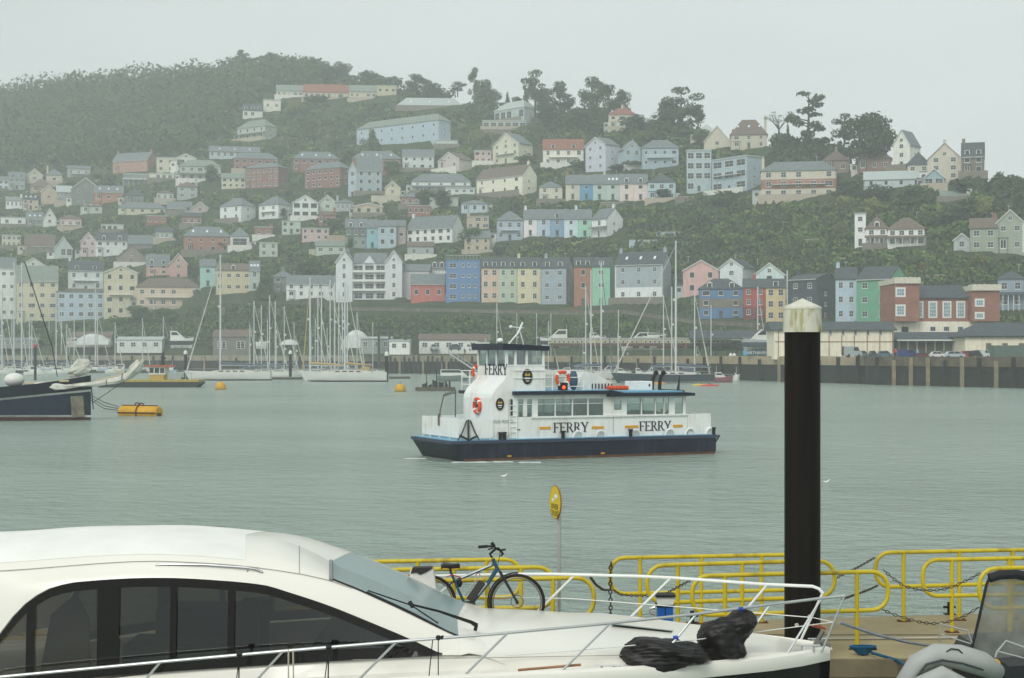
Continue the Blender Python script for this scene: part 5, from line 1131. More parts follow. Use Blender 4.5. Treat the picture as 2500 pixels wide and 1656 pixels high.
RM = [(1213,740,1180,1240,912),(1262,765,1235,1290,910),(1310,765,1280,1340,912),(1345,765,1320,1378,911),(1430,700,1395,1465,920),(1443,660,1405,1478,921),(1510,757,1480,1540,921),(1620,720,1580,1660,924),(1640,700,1600,1690,924),(1696,712,1660,1735,929),(1736,745,1700,1765,924),(1850,700,1815,1880,920),(1922,660,1885,1950,921)]
LBR = ['slim yacht mast left of the ferry wheelhouse antenna','yacht mast rising behind the ferry wheelhouse roof','thick yacht mast just right of the wheelhouse','yacht mast beside the boatyard cruiser','twin mast left yacht above the lifebuoy','twin mast right yacht above the ferry tender','yacht with radar on mast left of the tallest mast','yacht mast close left of the tallest mast','yacht directly behind the tallest mast','yacht with leaning furled sail right of the tallest mast','short masted yacht near the pile pair','yacht mast before the bright red house','yacht mast before the charcoal house']
for i, (m_, tp, a, b_, yw) in enumerate(RM): sailboat(a, b_, yw, 1.2, m_, tp, LBR[i], stay=i in (0, 4, 7, 9, 11))

for i in range(16):      # masts and hulls nothing tells apart
    a = -30 + i * 29 + random.uniform(-9, 9); w_ = random.uniform(45, 70); yw = random.uniform(900, 907); sailboat(a, a + w_, yw, 1.1, a + w_ * random.uniform(.4, .6), random.uniform(730, 815), 'white sailing yacht with bare mast packed into the crowded left marina', stay=i % 2 == 0)
for i in range(12):
    a = 590 + i * 26 + random.uniform(-7, 7); w_ = random.uniform(45, 65); yw = random.uniform(914, 919); sailboat(a, a + w_, yw, 1.1, a + w_ * random.uniform(.4, .6), random.uniform(745, 835), 'small yacht packed in behind the two big white yachts', stay=i % 2 == 0)
for i in range(7):
    a = 1150 + i * 85 + random.uniform(-20, 20); w_ = random.uniform(45, 60); yw = random.uniform(917, 921); sailboat(a, a + w_, yw, 1.1, a + w_ * .5, random.uniform(780, 850), 'short masted yacht berthed along the long tan quay', stay=i % 2 == 0)
# ---- motor boats
def cruiser(px0, px1, yw, F, label, col=HULLW, d=None, z0=0., cab=(.3, .75), ch=1.3, sup=False, flip=False, stripe=None, rails=True, canopy=None, group=None):
    d = d or EYE * FPX / (yw - HYP); yw = yw or 0; a = P(px0, yw, d); b = P(px1, yw, d); L = b.x - a.x; B = max(1.6, L * .33)
    if flip: a, b = b, a
    t = thing('motor_cruiser' if L > 5.5 else 'small_motorboat', label, 'motorboat', (a.x, d, z0), math.pi if flip else 0, group)
    q = MB(); hullmesh(q, L * .92, B, F, sheer=.35, bowover=.1, transom=.9, depth=.5 if not sup else .9); q.build('hull', col, t, True)
    if stripe: q = MB(); hullmesh(q, L * .922, B * 1.02, F * .7, 0, bowover=.08, transom=.9, depth=-.35 * F); q.build('hull_stripe', stripe, t, True)
    x0, x1 = L * cab[0], L * cab[1]; q = MB(); q.prism([(x0, F * .9), (x1 + ch * .5, F * .95), (x1 - ch * .2, F + ch * .55), (x1 - ch * .7, F + ch), (x0, F + ch)], -B * .36, B * .36); cb = q.build('cabin', HULLW, t, bevel=.06)
    q = MB(); q.prism([(x0 + .15 * ch, F + ch * .5), (x1 - ch * .3, F + ch * .5), (x1 - ch * .7, F + ch * .88), (x0 + .15 * ch, F + ch * .88)], -B * .37, B * .37); q.build('side_window', PANE, cb)
    q = MB(); q.box(x0 - .1, x1 - ch * .6, -B * .38, B * .38, F + ch, F + ch + .08); q.build('roof', canopy or HULLW, cb)
    if rails:
        q = MB()
        for y in (-1, 1):
            pts = [(L * u, y * B * .45 * (1 if u < .65 else max(.1, (1 - u) / .35)), F * 1.1 + .5) for u in (cab[1], .82, .92, .98)]; q.tube(pts, .025, 4)
            for p_ in pts: q.tube([(p_[0], p_[1], F * .9), p_], .02, 4)
        q.build('bow_rail', STEEL, t)
    q = MB(); q.tube([(x0 + .3, 0, F + ch), (x0 + .2, 0, F + ch + 1.4)], .03, 4); q.build('antenna', HULLW, t)
    if sup:
        q = MB()
        for u in (.2, .5, .75):
            for y in (-1, 1): q.tube([(L * u, y * B * .5, -sup), (L * u, y * B * .22, -.05)], .06, 5)
        q.build('cradle', mat('cradle_steel', '4a4f4e', .6), t)
    return t
def z4(x, y): return 1400 + x / 4.227, 700 + y / 4.227
def ashore(x0, x1, yk, F, label, col, d, **k):  # boats standing on the quay
    zb = EYE + (HYP - yk) / FPX * d; return cruiser(x0, x1, None, F, label, col, d=d, z0=zb, sup=max(.3, zb - 4.9), **k)
ashore(1318, 1392, 842, 1.6, 'white sports cruiser with glazed canopy on the quay right of the wheelhouse', HULLW, 430, cab=(.1, .6), ch=2.6, stripe=DARKG, flip=True)
ashore(1422, 1480, 838, 1.4, 'white boat with red flag standing in the boatyard', HULLW, 425, cab=(.3, .7), ch=1.4)
ashore(1512, 1582, 848, 1.7, 'white cruiser with black canopy on the quay', HULLW, 415, cab=(.0, .5), ch=2.3, flip=True, canopy=DARKG)
ashore(1570, 1625, 846, 2.6, 'tall white sailing hull propped in the boatyard', HULLW, 408, cab=(.2, .7), ch=.9)
ashore(1604, 1683, 842, 1.2, 'bright orange red workboat ashore behind the dark yacht mast', mat('orange_red', 'b8452e', .5), 400, cab=(.05, .3), ch=1.2)
ashore(1730, 1822, 848, 1.6, 'white cabin cruiser ashore with row of side windows', HULLW, 380, cab=(.3, .8), ch=1.9)
ashore(1808, 1915, 848, 1.7, 'grey white fishing boat ashore with wheelhouse and mast', mat('pale_grey_hull', 'b5babb', .4), 372, cab=(.4, .7), ch=2.5, flip=True, stripe=mat('slate_stripe', '4d5a66', .5))
ashore(1897, 1925, 842, 1.5, 'small white boat end showing beside the great brown pile', HULLW, 368, cab=(.3, .7), ch=1.2)
ashore(417, 473, 843, 1.8, 'white sports cruiser with radar arch standing on the left quay', HULLW, 460, cab=(.0, .5), ch=2.3, stripe=DARKG)
ashore(625, 652, 845, 1.2, 'small white dinghy ashore near the boathouse', HULLW, 470, rails=False, cab=(.3, .6), ch=.6)
# moored small craft in the left marina
SM = [(10,60,897),(45,105,903),(92,140,899),(128,178,905),(165,215,900),(205,255,906),(240,290,899),(262,318,908),(300,345,901),(8,70,912),(60,118,917),(108,168,914),(160,212,916),(330,372,893),(372,402,896),(412,445,903),(-20,25,905),(355,395,905)]
for i, (a, b_, yw) in enumerate(SM):
    cruiser(a, b_, yw, .9, f'small white motorboat, {ORD[i % 15] if i < 15 else ["sixteenth","seventeenth","eighteenth"][i-15]} of the crowd in the left marina', col=[HULLW, HULLW, mat('pale_blue_hull', '9fb3c0', .4), HULLW, DARKG][i % 5], cab=(.25, .65), ch=[1.1, 1.5, .9][i % 3], flip=i % 2 == 1, group='small motorboats in the left marina', canopy=[None, SAILB, None, SAILC][i % 4])
cruiser(1068, 1145, 931, 1.1, 'grey green covered launch moored behind the ferry bow', mat('launch_green', '6d7d76', .5), cab=(.1, .85), ch=1.3, canopy=mat('launch_cover', '57635f', .7))
cruiser(1735, 1790, 934, 1.0, 'small white boat with maroon hull side near the pile pair', mat('maroon_hull', '8c5660', .5), cab=(.2, .6), ch=.9)
cruiser(1790, 1806, 932, 1.2, 'tiny white dinghy bow on by the pile pair', HULLW, cab=(.3, .6), ch=.5, rails=False)
for i, (a, b_, yw, col) in enumerate([(662, 708, 916, 0), (880, 905, 915, 1), (1205, 1238, 912, 0), (1540, 1580, 921, 1)]):
    cruiser(a, b_, yw, .9, ['white motorboat left of the pile between yachts', 'small white motorboat at the end of the mast cluster', 'white motorboat behind the ferry wheelhouse windows', 'white motorboat tucked behind the dark yacht'][i], cab=(.3, .7), ch=1.2)
for i in range(22):
    a = -20 + i * 20 + random.uniform(-6, 6); cruiser(a, a + random.uniform(20, 40), random.choice([898, 902, 907, 911]), .9, 'little pale motorboat among the crowd in the left marina', col=random.choice([HULLW, HULLW, mat('pale_blue_hull'), DARKG, mat('hull_cream', 'c9c2a8', .5)]), cab=(.25, .65), ch=random.uniform(.6, 1.5), flip=i % 2 == 1, group='little motorboats nothing tells apart', canopy=random.choice([None, SAILB, SAILC]))
for i in range(11):
    a = 1185 + i * 54 + random.uniform(-12, 12); cruiser(a, a + random.uniform(30, 55), random.choice([916, 919, 922]), 1.0, 'white motorboat in the line of boats along the tan quay', cab=(.2, .65), ch=random.uniform(1.0, 1.9), flip=i % 2 == 1, group='motorboats along the tan quay', canopy=random.choice([None, SAILB, SAILC, None]), stripe=random.choice([None, None, DARKG]))
# pontoons
for (a, b_, yw, lb) in [(440, 735, 927, 'floating pontoon between the two big white yachts'), (0, 440, 911, 'low floating pontoon of the left marina'), (1490, 2055, 928, 'dark floating pontoon in front of the tan quay'), (950, 1000, 925, 'short pontoon end right of the white ketch')]:
    d = EYE * FPX / (yw - HYP); A, B2 = P(a, yw, d), P(b_, yw, d); q = MB(); q.box(A.x, B2.x, d, d + 2.4, -.2, .45); t = thing('pontoon', lb, 'pontoon', ((A.x + B2.x) / 2, d, 0)); q.build('float', mat('pontoon_dark', '4b4a44', .9), t, world=True); q = MB(); q.box(A.x, B2.x, d - .05, d + 2.45, .45, .55); q.build('decking', mat('pontoon_deck', '8b8778', .9), t, world=True)
# gangway
A, B2 = P(1095, 862, 425), P(1160, 905, 400); t = thing('gangway', 'long sloping gangway with white rails down from the timber jetty', 'gangway', A); q = MB(); q.tube([A, B2], .25, 4); q.build('deck', STEEL, t, world=True)
for e in (-1, 1): q = MB(); u = Vector((0, e * .6, 1.0)); q.tube([A + u, B2 + u], .06, 4); [q.tube([A.lerp(B2, i/8) + Vector((0, e * .6, 0)), A.lerp(B2, i/8) + u], .04, 4) for i in range(9)]; q.build('handrail', STEEL, t, world=True)
# yellow buoys
YEL = mat('buoy_yellow', 'c99a1c', .55, var=.18, scale=2.); RUST = mat('rust_brown', '5a3826', .85, var=.3, scale=4.)
for px, yb, rp, lb in ((539, 951, 13.5, 'round yellow mooring buoy in front of the big white yacht'), (977, 956, 13.5, 'round yellow mooring buoy with small post in front of the timber jetty')):
    d = EYE * FPX / (yb - HYP); b = P(px, yb, d); r = rp / FPX * d; t = thing('mooring_buoy', lb, 'buoy', (b.x, d, 0)); q = MB(); q.ell((0, 0, r * .35), (r, r, r * 1.05), 20, 12); q.build('float', YEL, t, True)
    q = MB(); q.tube([(0, 0, r * 1.35), (0, 0, r * 1.7)], .05, 6); q.tube([(-.1, 0, r * 1.55), (.1, 0, r * 1.75)], .04, 5); q.build('eye', RUST, t); q = MB(); q.tube([(r*.93*math.cos(i*.4), r*.93*math.sin(i*.4), .02) for i in range(16)], .08, 5, True); q.build('waterline_weed', mat('weed', '4a4a26', .9), t)
def bigbuoy():
    d = 139.; A = P(288, 1016, d); B2 = P(388, 1018, d - 1.6); L = (B2.x - A.x); r = .62
    t = thing('barrel_buoy', 'large yellow cylindrical mooring buoy with rusty bands lying on its side', 'buoy', ((A.x + B2.x) / 2, d, .28), R(-22))
    q = MB(); n = 20; rings = []
    for x, k in ((-L/2, .86), (-L/2 + .1, 1), (L/2 - .1, 1), (L/2, .86)): rings.append([(x, r * k * math.cos(2*math.pi*j/n), r * k * math.sin(2*math.pi*j/n)) for j in range(n)])
    q.loft(rings); q.build('float', YEL, t, True)
    q = MB()
    for x in (-.05, ): q.tube([(x, (r + .03) * math.cos(i * .314), (r + .03) * math.sin(i * .314)) for i in range(20)], .07, 6, True)
    q.tube([(-L/2 - .05, -r * 1.0, .0), (L/2, -r * 1.0, .0)], .07, 6); q.tube([(-L/2 + .1, -.1, r + .02), (L/2 - .1, -.1, r + .02)], .05, 6)
    q.tube([(-.35 + .2*math.cos(i*.6), .0, r + .12 + .14*math.sin(i*.6)) for i in range(11)], .06, 6); q.tube([(.1 + .22*math.cos(i*.6), .0, r + .12 + .1*math.sin(i*.6)) for i in range(11)], .06, 6); q.build('iron_band', RUST, t)
    q = MB(); q.box(L/2 - .02, L/2 + .03, -.4, .25, -.5, .0); q.build('end_plate', DARKG, t)
bigbuoy()
# ---- dark hulled sailing trawler at the left, bow to the right
def rumple(q, a):
    g = random.Random(len(q.v)); q.v = [(x + g.uniform(-a, a), y + g.uniform(-a, a), z + g.uniform(-a, a) * 1.3) for x, y, z in q.v]
def trawler():
    d = 128.; t = thing('sailing_trawler', 'dark blue wooden sailing trawler with white line and long bowsprit at the left', 'sailing boat', (P(222, 1022, d).x, d, 0))
    def W(px, py, dd=0): v = P(px, py, d + dd); return (v.x, v.y, v.z)
    st = [(-260, 1.0, 955), (-120, 1.0, 957), (0, .98, 945), (80, .85, 938), (140, .62, 930), (190, .3, 922), (222, .03, 916)]
    def strip(name, m, ftop, fbot, k=1.0, cap=False):
        q = MB(); rings = []
        for px, hb, yt in st:
            y0 = ftop(px, yt); y1 = fbot(px, yt); hbm = hb * 2.2 * k
            rings.append([W(px, y0, 2.2 - hbm), W(px, y1, 2.2 - hbm * .93), W(px, y1, 2.2 + hbm * .93), W(px, y0, 2.2 + hbm)])
        q.loft(rings); return q.build(name, m, t, world=True, smooth=False)
    yl = lambda px: 973 - (px + 0) * 22 / 222 if px > 0 else 973 - px * .06
    strip('bulwark', DKBL, lambda p_, y: y, lambda p_, y: yl(p_))
    strip('white_line', mat('hull_line', 'c5c8c4', .6), lambda p_, y: yl(p_), lambda p_, y: yl(p_) + 5, 1.012)
    strip('hull', mat('trawler_blue', '1f2a3a', .4, var=.15), lambda p_, y: yl(p_) + 5, lambda p_, y: 1014)
    strip('waterline_stripe', mat('hull_line'), lambda p_, y: 1014, lambda p_, y: 1019, 1.01)
    strip('keel_paint', mat('antifoul', '4a3330', .8), lambda p_, y: 1019, lambda p_, y: 1032)
    q = MB(); a, b_ = W(172, 1018, .95), W(205, 968, .95); 
    q.add([W(172, 968, 1.05), W(203, 966, 1.6), W(207, 1018, 1.75), W(175, 1020, 1.15), W(172, 968, 1.3), W(203, 966, 1.85), W(207, 1018, 2.0), W(175, 1020, 1.4)], [(0, 3, 2, 1), (4, 5, 6, 7), (0, 1, 5, 4), (1, 2, 6, 5), (2, 3, 7, 6), (3, 0, 4, 7)]); q.build('anchor_chafe_plate', mat('worn_copper', '7c7768', .8, var=.45, scale=1.6), t, world=True)
    q = MB(); q.tube([W(60, 938, 2.2), W(222, 936, 2.2), W(345, 905, 1.8)], [.2, .18, .1], 8); q.build('bowsprit', mat('spar_wood', 'a8a08a', .7), t, world=True, smooth=True)
    # furled sails along the bowsprit: lumpy rolls with lashings
    q = MB(); pts = [W(70, 946, .9), W(88, 944, .9), W(105, 943, .9), W(120, 944, .9), W(138, 944, .9), W(160, 943, .9), W(195, 941, 1.4), W(240, 938, 1.8), W(290, 928, 1.8), W(318, 915, 1.8), W(340, 896, 1.8), W(350, 890, 1.8)]
    q.tube(pts, [.04, .3, .38, .14, .33, .2, .16, .22, .24, .32, .42, .1], 10); rumple(q, .06); q.build('furled_sail', SAILW, t, world=True)
    q = MB(); q.tube([W(305, 925, 1.5), W(330, 905, 1.5), W(348, 880, 1.5)], [.1, .36, .05], 9); q.tube([W(312, 915, 2.1), W(325, 900, 2.1), W(338, 878, 2.1)], [.2, .25, .05], 8); rumple(q, .1); q.build('furled_sail', SAILW, t, world=True)
    q = MB(); q.tube([W(165, 918, 2), W(185, 905, 2), W(205, 893, 2), W(218, 884, 2)], [.15, .6, .75, .15], 12); q.tube([W(180, 910, 1.6), W(210, 900, 1.6), W(219, 905, 1.6)], [.3, .45, .1], 8); rumple(q, .12); q.build('bundled_sail', SAILW, t, world=True)
    q = MB()
    for px, py, k in ((112, 944, .3), (150, 943, .26), (178, 942, .2), (218, 939, .22), (262, 934, .26), (300, 922, .3)): c_ = W(px, py, 1.2 if px < 190 else 1.8); q.tube([(c_[0] + .03 * math.cos(x_), c_[1] + k * math.cos(x_), c_[2] + k * math.sin(x_)) for x_ in [6.28 * i / 10 for i in range(10)]], .035, 4, True)
    q.build('sail_tie', DARKG, t, world=True); q = MB()
    q.tube([W(345, 903, 1.8), W(224, 985, 2.2)], .03, 5); q.tube([W(222, 930, 2.2), W(228, 1000, 2.2)], .05, 5); q.tube([W(128, 850, 2.2), W(60, 640, 2.2)], .05, 5); q.tube([W(128, 850, 2.2), W(140, 920, 2.2)], .04, 5); q.build('rigging', DARKG, t, world=True)
    q = MB(); q.tube([W(222, 965, 2.2), W(255, 983, 5), W(290, 993, 9)], .03, 4); q.tube([W(222, 972, 2.2), W(255, 991, 5), W(289, 998, 9)], .03, 4); q.tube([W(222, 978, 2.2), W(255, 998, 5), W(289, 1002, 9)], .03, 4); o = q.build('mooring_rope', BLACK, None)
    tag(o, 'three dark mooring lines from the trawler bow to the barrel buoy', 'rope')
    q = MB(); q.ell(W(35, 928, 3), (.85, .8, .6), 14, 10); q.build('deck_dome', HULLW, t, world=True, smooth=True)
    q = MB(); q.box(W(135, 0)[0], W(160, 0)[0], d + .9, d + .96, W(0, 933)[2], W(0, 928)[2]); q.build('name_plate', mat('name_gold', 'b5a67a', .6), t, world=True)
trawler()
# orange roofed yellow workboat and its raft
def workboat():
    d = 258.; b = P(400, 948, d)
    t = thing('work_barge', 'yellow and white workboat with orange roof on a low dark barge', 'workboat', (b.x, d, 0)); W = lambda px, py: P(px, py, d)
    q = MB(); a, c = W(240, 946), W(487, 938); q.prism([(W(240, 0).x, -.3), (W(470, 0).x, -.3), (W(487, 0).x, .6), (W(487, 0).x, .9), (W(240, 0).x, .9)], d, d + 5); q.build('hull', DARKG, t, world=True)
    q = MB(); q.box(W(245, 0).x, W(485, 0).x, d - .06, d + 5.05, .9, 1.25); q.build('deck_edge', mat('barge_yellow', 'a8964a', .7, var=.2), t, world=True)
    q = MB(); q.box(W(362, 0).x, W(396, 0).x, d + 1, d + 4, 1.25, W(0, 915).z); q.build('wheelhouse_base', mat('work_yellow', 'b89a4a', .6), t, world=True)
    q = MB(); q.box(W(360, 0).x, W(400, 0).x, d + .9, d + 4, W(0, 915).z, W(0, 896).z); wh = q.build('wheelhouse', wallmat('b9bdb4'), t, world=True)
    q = MB(); [q.box(W(362 + 13 * i, 0).x, W(372 + 13 * i, 0).x, d + .84, d + .9, W(0, 911).z, W(0, 899).z) for i in range(3)]; q.build('window', PANE, t, world=True)
    q = MB(); q.box(W(352, 0).x, W(416, 0).x, d + .6, d + 4.3, W(0, 896).z, W(0, 892).z); q.build('roof', mat('orange_roof', 'b5563a', .6), t, world=True)
    q = MB()
    for x in (425, 440, 452, 465): q.tube([(W(x, 0).x, d + .5, 1.2), (W(x, 0).x, d + .5, 2.4)], .07, 5)
    q.tube([(W(420, 0).x, d + .5, 2.4), (W(470, 0).x, d + .5, 2.4)], .06, 5); q.build('railing', STEEL, t, world=True)
    q = MB(); q.tube([(W(390, 0).x, d + 2, W(0, 892).z), (W(392, 0).x, d + 2, W(0, 860).z)], [.35, .2], 6); q.tube([(W(386, 0).x, d + 2, W(0, 872).z), (W(399, 0).x, d + 2, W(0, 876).z)], .15, 5); q.build('crane_post', DARKG, t, world=True)
workboat()
d = 265.; b = P(1045, 955, 222); t = thing('work_raft', 'low raft cluttered with dark gear beside the ferry bow', 'raft', (b.x, 232, 0)); W = lambda px: P(px, 0, 232).x
q = MB(); q.box(W(1014), W(1110), 232, 235, -.3, .55); q.build('raft', mat('raft_brown', '5e594d', .9, var=.3), t, world=True); q = MB()
rr = random.Random(3)
for i in range(14): x = W(1030 + i * 5); h = rr.uniform(.3, 1.1); q.box(x, x + rr.uniform(.15, .4), 232.5, 233.2, .55, .55 + h)
q.tube([(W(1040), 233, .5), (W(1040), 233, 2.6)], .06, 5); q.tube([(W(1065), 233, .5), (W(1065), 233, 3.4)], .08, 5); q.build('gear', DARKG, t, world=True)
# kayaks with paddlers
for i, (px, yb, c1, lb) in enumerate([(1732, 943, 'c2453a', 'red kayak'), (1712, 942, 'c9b43a', 'yellow kayak'), (1606, 938, 'c98a2a', 'orange kayak behind the ferry stern pipes')]):
    d = EYE * FPX / (yb - HYP); b = P(px, yb, d); t = thing('kayak', ['red kayak with paddler in front of the maroon boat', 'yellow kayak just left of the red kayak', 'orange kayak seen between the ferry exhaust pipes'][i], 'kayak', (b.x, d, 0)); q = MB()
    q.tube([(-1.7, 0, .12), (-1, 0, .08), (0, 0, .05), (1, 0, .08), (1.7, 0, .12)], [.03, .22, .32, .22, .03], 10); q.build('hull', mat('kayak' + c1, c1, .4), t, True)
    person((b.x, d, -.12), 1.6, '9a4a52' if i == 0 else '6a6f2e', '2c3038', ['person in a dull red top paddling the red kayak', 'person in an olive top paddling the yellow kayak', 'person in an olive top paddling the orange kayak'][i], R(90), 'sit')
# small birds on the water
for i, (px, py) in enumerate([(1231, 1166), (2018, 1180)]):
    d = EYE * FPX / (py - HYP); b = P(px, py, d); t = thing('gull', ['gull floating just below the ferry hull', 'gull floating right of the great brown pile'][i], 'bird', (b.x, d, 0)); q = MB(); q.tube([(-.14, 0, .06), (-.05, 0, .05), (.04, 0, .06), (.08, 0, .12), (.11, 0, .15), (.14, 0, .145), (.17, 0, .14)], [.01, .045, .045, .03, .024, .014, .005], 8); q.build('body', HULLW, t, True)
# ================================================================ the ferry
FNAVY = streaky('ferry_navy', '151c2c', '3a3f4c', .45, .6); FW = streaky('ferry_white', 'e4e7e4', 'b09a80', .4, .45); FBLUE = mat('deck_light_blue', '6fa8c4', .5, var=.15, scale=1.); ORG = mat('lifebuoy_orange', 'd4502a', .5, var=.08)
INK = mat('lettering_navy', '25263a', .5, var=0); YST = mat('stripe_yellow', 'd39a1e', .5, var=.05); FWIN = clearglass('ferry_glass', (.72, .8, .78), .82); FDARK = mat('ferry_interior', '4d5653', .8, var=.15)
SCU = mat('rust_scum', '5c4030', .8, var=.35, scale=1.5)
CFX, CFD, CA, SA = -2.68, 79.5, .906, .423
def Su(px, v=0.): k = (px - CXP) / FPX; return (-CFX + SA * v + k * (CFD + CA * v)) / (CA - SA * k)
def Fv(px, u): k = (px - CXP) / FPX; return (CFX + CA * u - k * (CFD + SA * u)) / (SA + CA * k)
def Sz(py, u, v=0.): return EYE + (HYP - py) / FPX * (CFD + SA * u + CA * v)
def ferry():
    t = thing('passenger_ferry', 'white and navy passenger ferry marked FERRY crossing the river', 'ferry', (CFX, CFD, 0), math.atan2(SA, CA))
    Bm = 5.5; s = lambda px, py, v=0.: (Su(px, v), v, Sz(py, Su(px, v), v))
    q = MB(); q.prism([(-.42, 1.04), (-.38, .82), (.42, -.4), (15.1, -.4), (15.4, .2), (15.4, 1.02)][::-1], 0, Bm); q.build('hull', FNAVY, t)
    q = MB(); q.prism([(-.5, 1.06), (-.5, .9), (15.45, .88), (15.45, 1.04)][::-1], -.07, Bm + .07); q.build('rubbing_strake', mat('strake', '3a4356', .5, var=.1), t)
    q = MB(); q.prism([(.2, .13), (.42, -.35), (15.1, -.35), (15.36, .13)][::-1], -.012, Bm + .012); q.prismx([(0.02, -.3), (5.4, -.3), (5.4, .13), (.02, .13)], .18, .3); q.build('boot_stripe', SCU, t)
    q = MB(); q.add([(-.3, .15, .86), (-.3, 5.3, .86), (.36, 5.3, -.2), (.36, .15, -.2), (-.36, .15, .84), (-.36, 5.3, .84), (.3, 5.3, -.22), (.3, .15, -.22)], [(4, 5, 6, 7), (0, 3, 2, 1), (0, 1, 5, 4), (2, 3, 7, 6), (1, 2, 6, 5), (3, 0, 4, 7)]); q.build('ramp_face', mat('weedy_black', '1c1a16', .7, var=.3), t)
    q = MB(); q.box(-.35, 15.3, .1, Bm - .1, 1.05, 1.09); q.build('deck', FBLUE, t)
    # bulwarks
    q = MB(); q.box(.1, 2.0, .22, .28, 1.17, 2.16); q.box(.1, 2.7, Bm - .3, Bm - .22, 1.17, 2.16); q.box(.05, .11, .22, Bm - .22, 1.2, 2.18)
    for v in (.24, 1.5, 2.9, 4.2, Bm - .3): q.box(.06, .16, v, v + .06, 1.06, 1.2)
    for u in (.6, 1.2, 1.8): q.box(u, u + .06, .22, .3, 1.06, 1.2)
    q.build('bow_bulwark', FW, t)
    q = MB(); q.box(13.75, 15.2, .22, .28, 1.08, 2.22); q.box(13.75, 15.2, Bm - .28, Bm - .22, 1.08, 2.22); q.box(15.14, 15.2, .28, Bm - .28, 1.08, 2.22); q.build('stern_bulwark', FW, t)
    # lower side, cabin
    q = MB(); q.box(2.0, 13.75, .3, .38, 1.08, 2.22); q.box(2.0, 13.75, Bm - .38, Bm - .3, 1.08, 2.22); q.box(13.68, 13.75, .38, Bm - .38, 1.08, 2.22); lo = q.build('cabin_side', FW, t)
    q = MB(); q.box(4.2, 13.72, .22, .3, 2.14, 2.24); q.build('rubbing_rail', FW, lo)
    WT, WB = 3.14, 2.24
    near = [(1266, 1271.5), (1283, 1293), (1305, 1319), (1360.5, 1363), (1402.5, 1405.5), (1440.5, 1443.5), (1479.5, 1506), (1524, 1537), (1571.5, 1574.5), (1605.5, 1608.5), (1627, 1629), (1640, 1654.5), (1674.5, 1681)]
    q = MB()
    for a, b in near: q.box(Su(a), Su(b), .3, .38, WB, WT)
    q.box(Su(1506), Su(1524), .3, .38, WB, 2.5); q.box(Su(1506), Su(1524), .3, .38, 3.0, WT); q.box(3.4, 13.7, .3, .38, WT, 3.36)
    u = 3.5
    while u < 13.6: q.box(u, u + .1, Bm - .38, Bm - .3, WB, WT); u += 1.25
    q.box(3.4, 13.7, Bm - .38, Bm - .3, WT, 3.36)
    for v in (.38, 1.9, 3.5, Bm - .5): q.box(13.6, 13.68, v, v + .12, 1.1, 3.36); q.box(3.4, 3.48, v, v + .3, 1.1, 3.36)
    q.build('cabin_frame', FW, t)
    gl = [(1271.5, 1283), (1293, 1305), (1319, 1360.5), (1363, 1402.5), (1405.5, 1440.5), (1443.5, 1479.5), (1506, 1524), (1537, 1571.5), (1574.5, 1605.5), (1608.5, 1627), (1629, 1640), (1654.5, 1674.5)]
    for a, b in gl: q = MB(); q.box(Su(a), Su(b), .33, .345, WB, WT); w_ = q.build('window_pane', FWIN, t); q = MB(); q.box(Su(a), Su(b), .315, .36, WT - .28, WT - .25); q.build('transom_bar', FW, w_)
    q = MB(); q.box(3.5, 13.6, Bm - .35, Bm - .34, WB, WT); q.build('far_glazing', FWIN, t)
    q = MB(); q.box(3.5, 13.6, .4, Bm - .4, 1.1, 1.14)
    for u in (5, 6.2, 7.4, 10, 11.2, 12.4): q.box(u, u + .1, 1.2, 4.3, 1.14, 2.35); q.box(u, u + .45, 1.2, 4.3, 1.14, 1.6)
    q.box(8.6, 9.4, 1.0, 4.4, 1.14, 3.1); q.box(3.5, 13.6, .5, Bm - .5, 3.1, 3.3); q.build('benches', FDARK, t)
    # roof in two levels
    q = MB(); q.box(3.1, 8.9, -.02, Bm + .05, 3.37, 3.56); q.build('roof_edge', FNAVY, t)
    q = MB(); q.prism([(8.7, 3.3), (8.9, 3.56), (9.6, 3.42), (13.4, 3.42), (14.0, 3.38), (14.0, 3.22), (8.7, 3.22)][::-1], -.1, Bm + .1); q.build('aft_roof_edge', FNAVY, t)
    q = MB(); q.box(3.2, 8.85, .1, Bm - .1, 3.56, 3.58); q.box(9.6, 13.3, .05, Bm - .1, 3.42, 3.50); q.build('roof_deck', FBLUE, t)
    # tower with sloping front
    poly = [(1.95, 1.08), (3.36, 1.08), (3.36, 3.58), (5.0, 3.58), (5.0, 4.88), (2.78, 4.88), (2.78, 4.36), (2.62, 4.12), (2.35, 3.86), (2.14, 3.66), (2.0, 3.42), (1.95, 3.2)]
    q = MB(); q.prism(poly, .29, 4.02); tw = q.build('wheelhouse_tower', FW, t)
    q = MB()
    zb, ztp = 4.88, 5.72
    def post(u0, v0, w=.09): q.prismz([(u0 - w, v0 - w), (u0 + w, v0 - w), (u0 + w, v0 + w), (u0 - w, v0 + w)], zb, ztp)
    for v, u in [(v, 2.82) for v in (.38, 1.55, 2.75, 3.93)] + [(v, u) for u in (3.3, 3.95, 4.92) for v in (.36, 3.93)]: q = MB(); post(u, v, .065); q.build('window_post', FW, tw)
    q = MB(); q.box(2.7, 5.0, .27, .33, zb, zb + .07); q.build('window_sill', FW, tw)
    q = MB(); q.box(2.8, 2.81, .36, 3.93, zb, ztp); q.box(2.8, 4.95, .36, .37, zb, ztp); q.box(2.8, 4.95, 3.93, 3.94, zb, ztp); q.build('wheelhouse_glass', FWIN, tw)
    q = MB(); q.box(3.0, 3.4, 1.2, 3.0, zb, 5.2); q.box(4.6, 4.7, 1.2, 3.0, zb, ztp); q.build('helm_console', FDARK, tw)
    q = MB(); q.prism([(2.5, 5.72), (5.15, 5.68), (5.2, 5.92), (2.5, 6.06)][::1], .1, 4.2); q.build('wheelhouse_roof', FNAVY, tw)
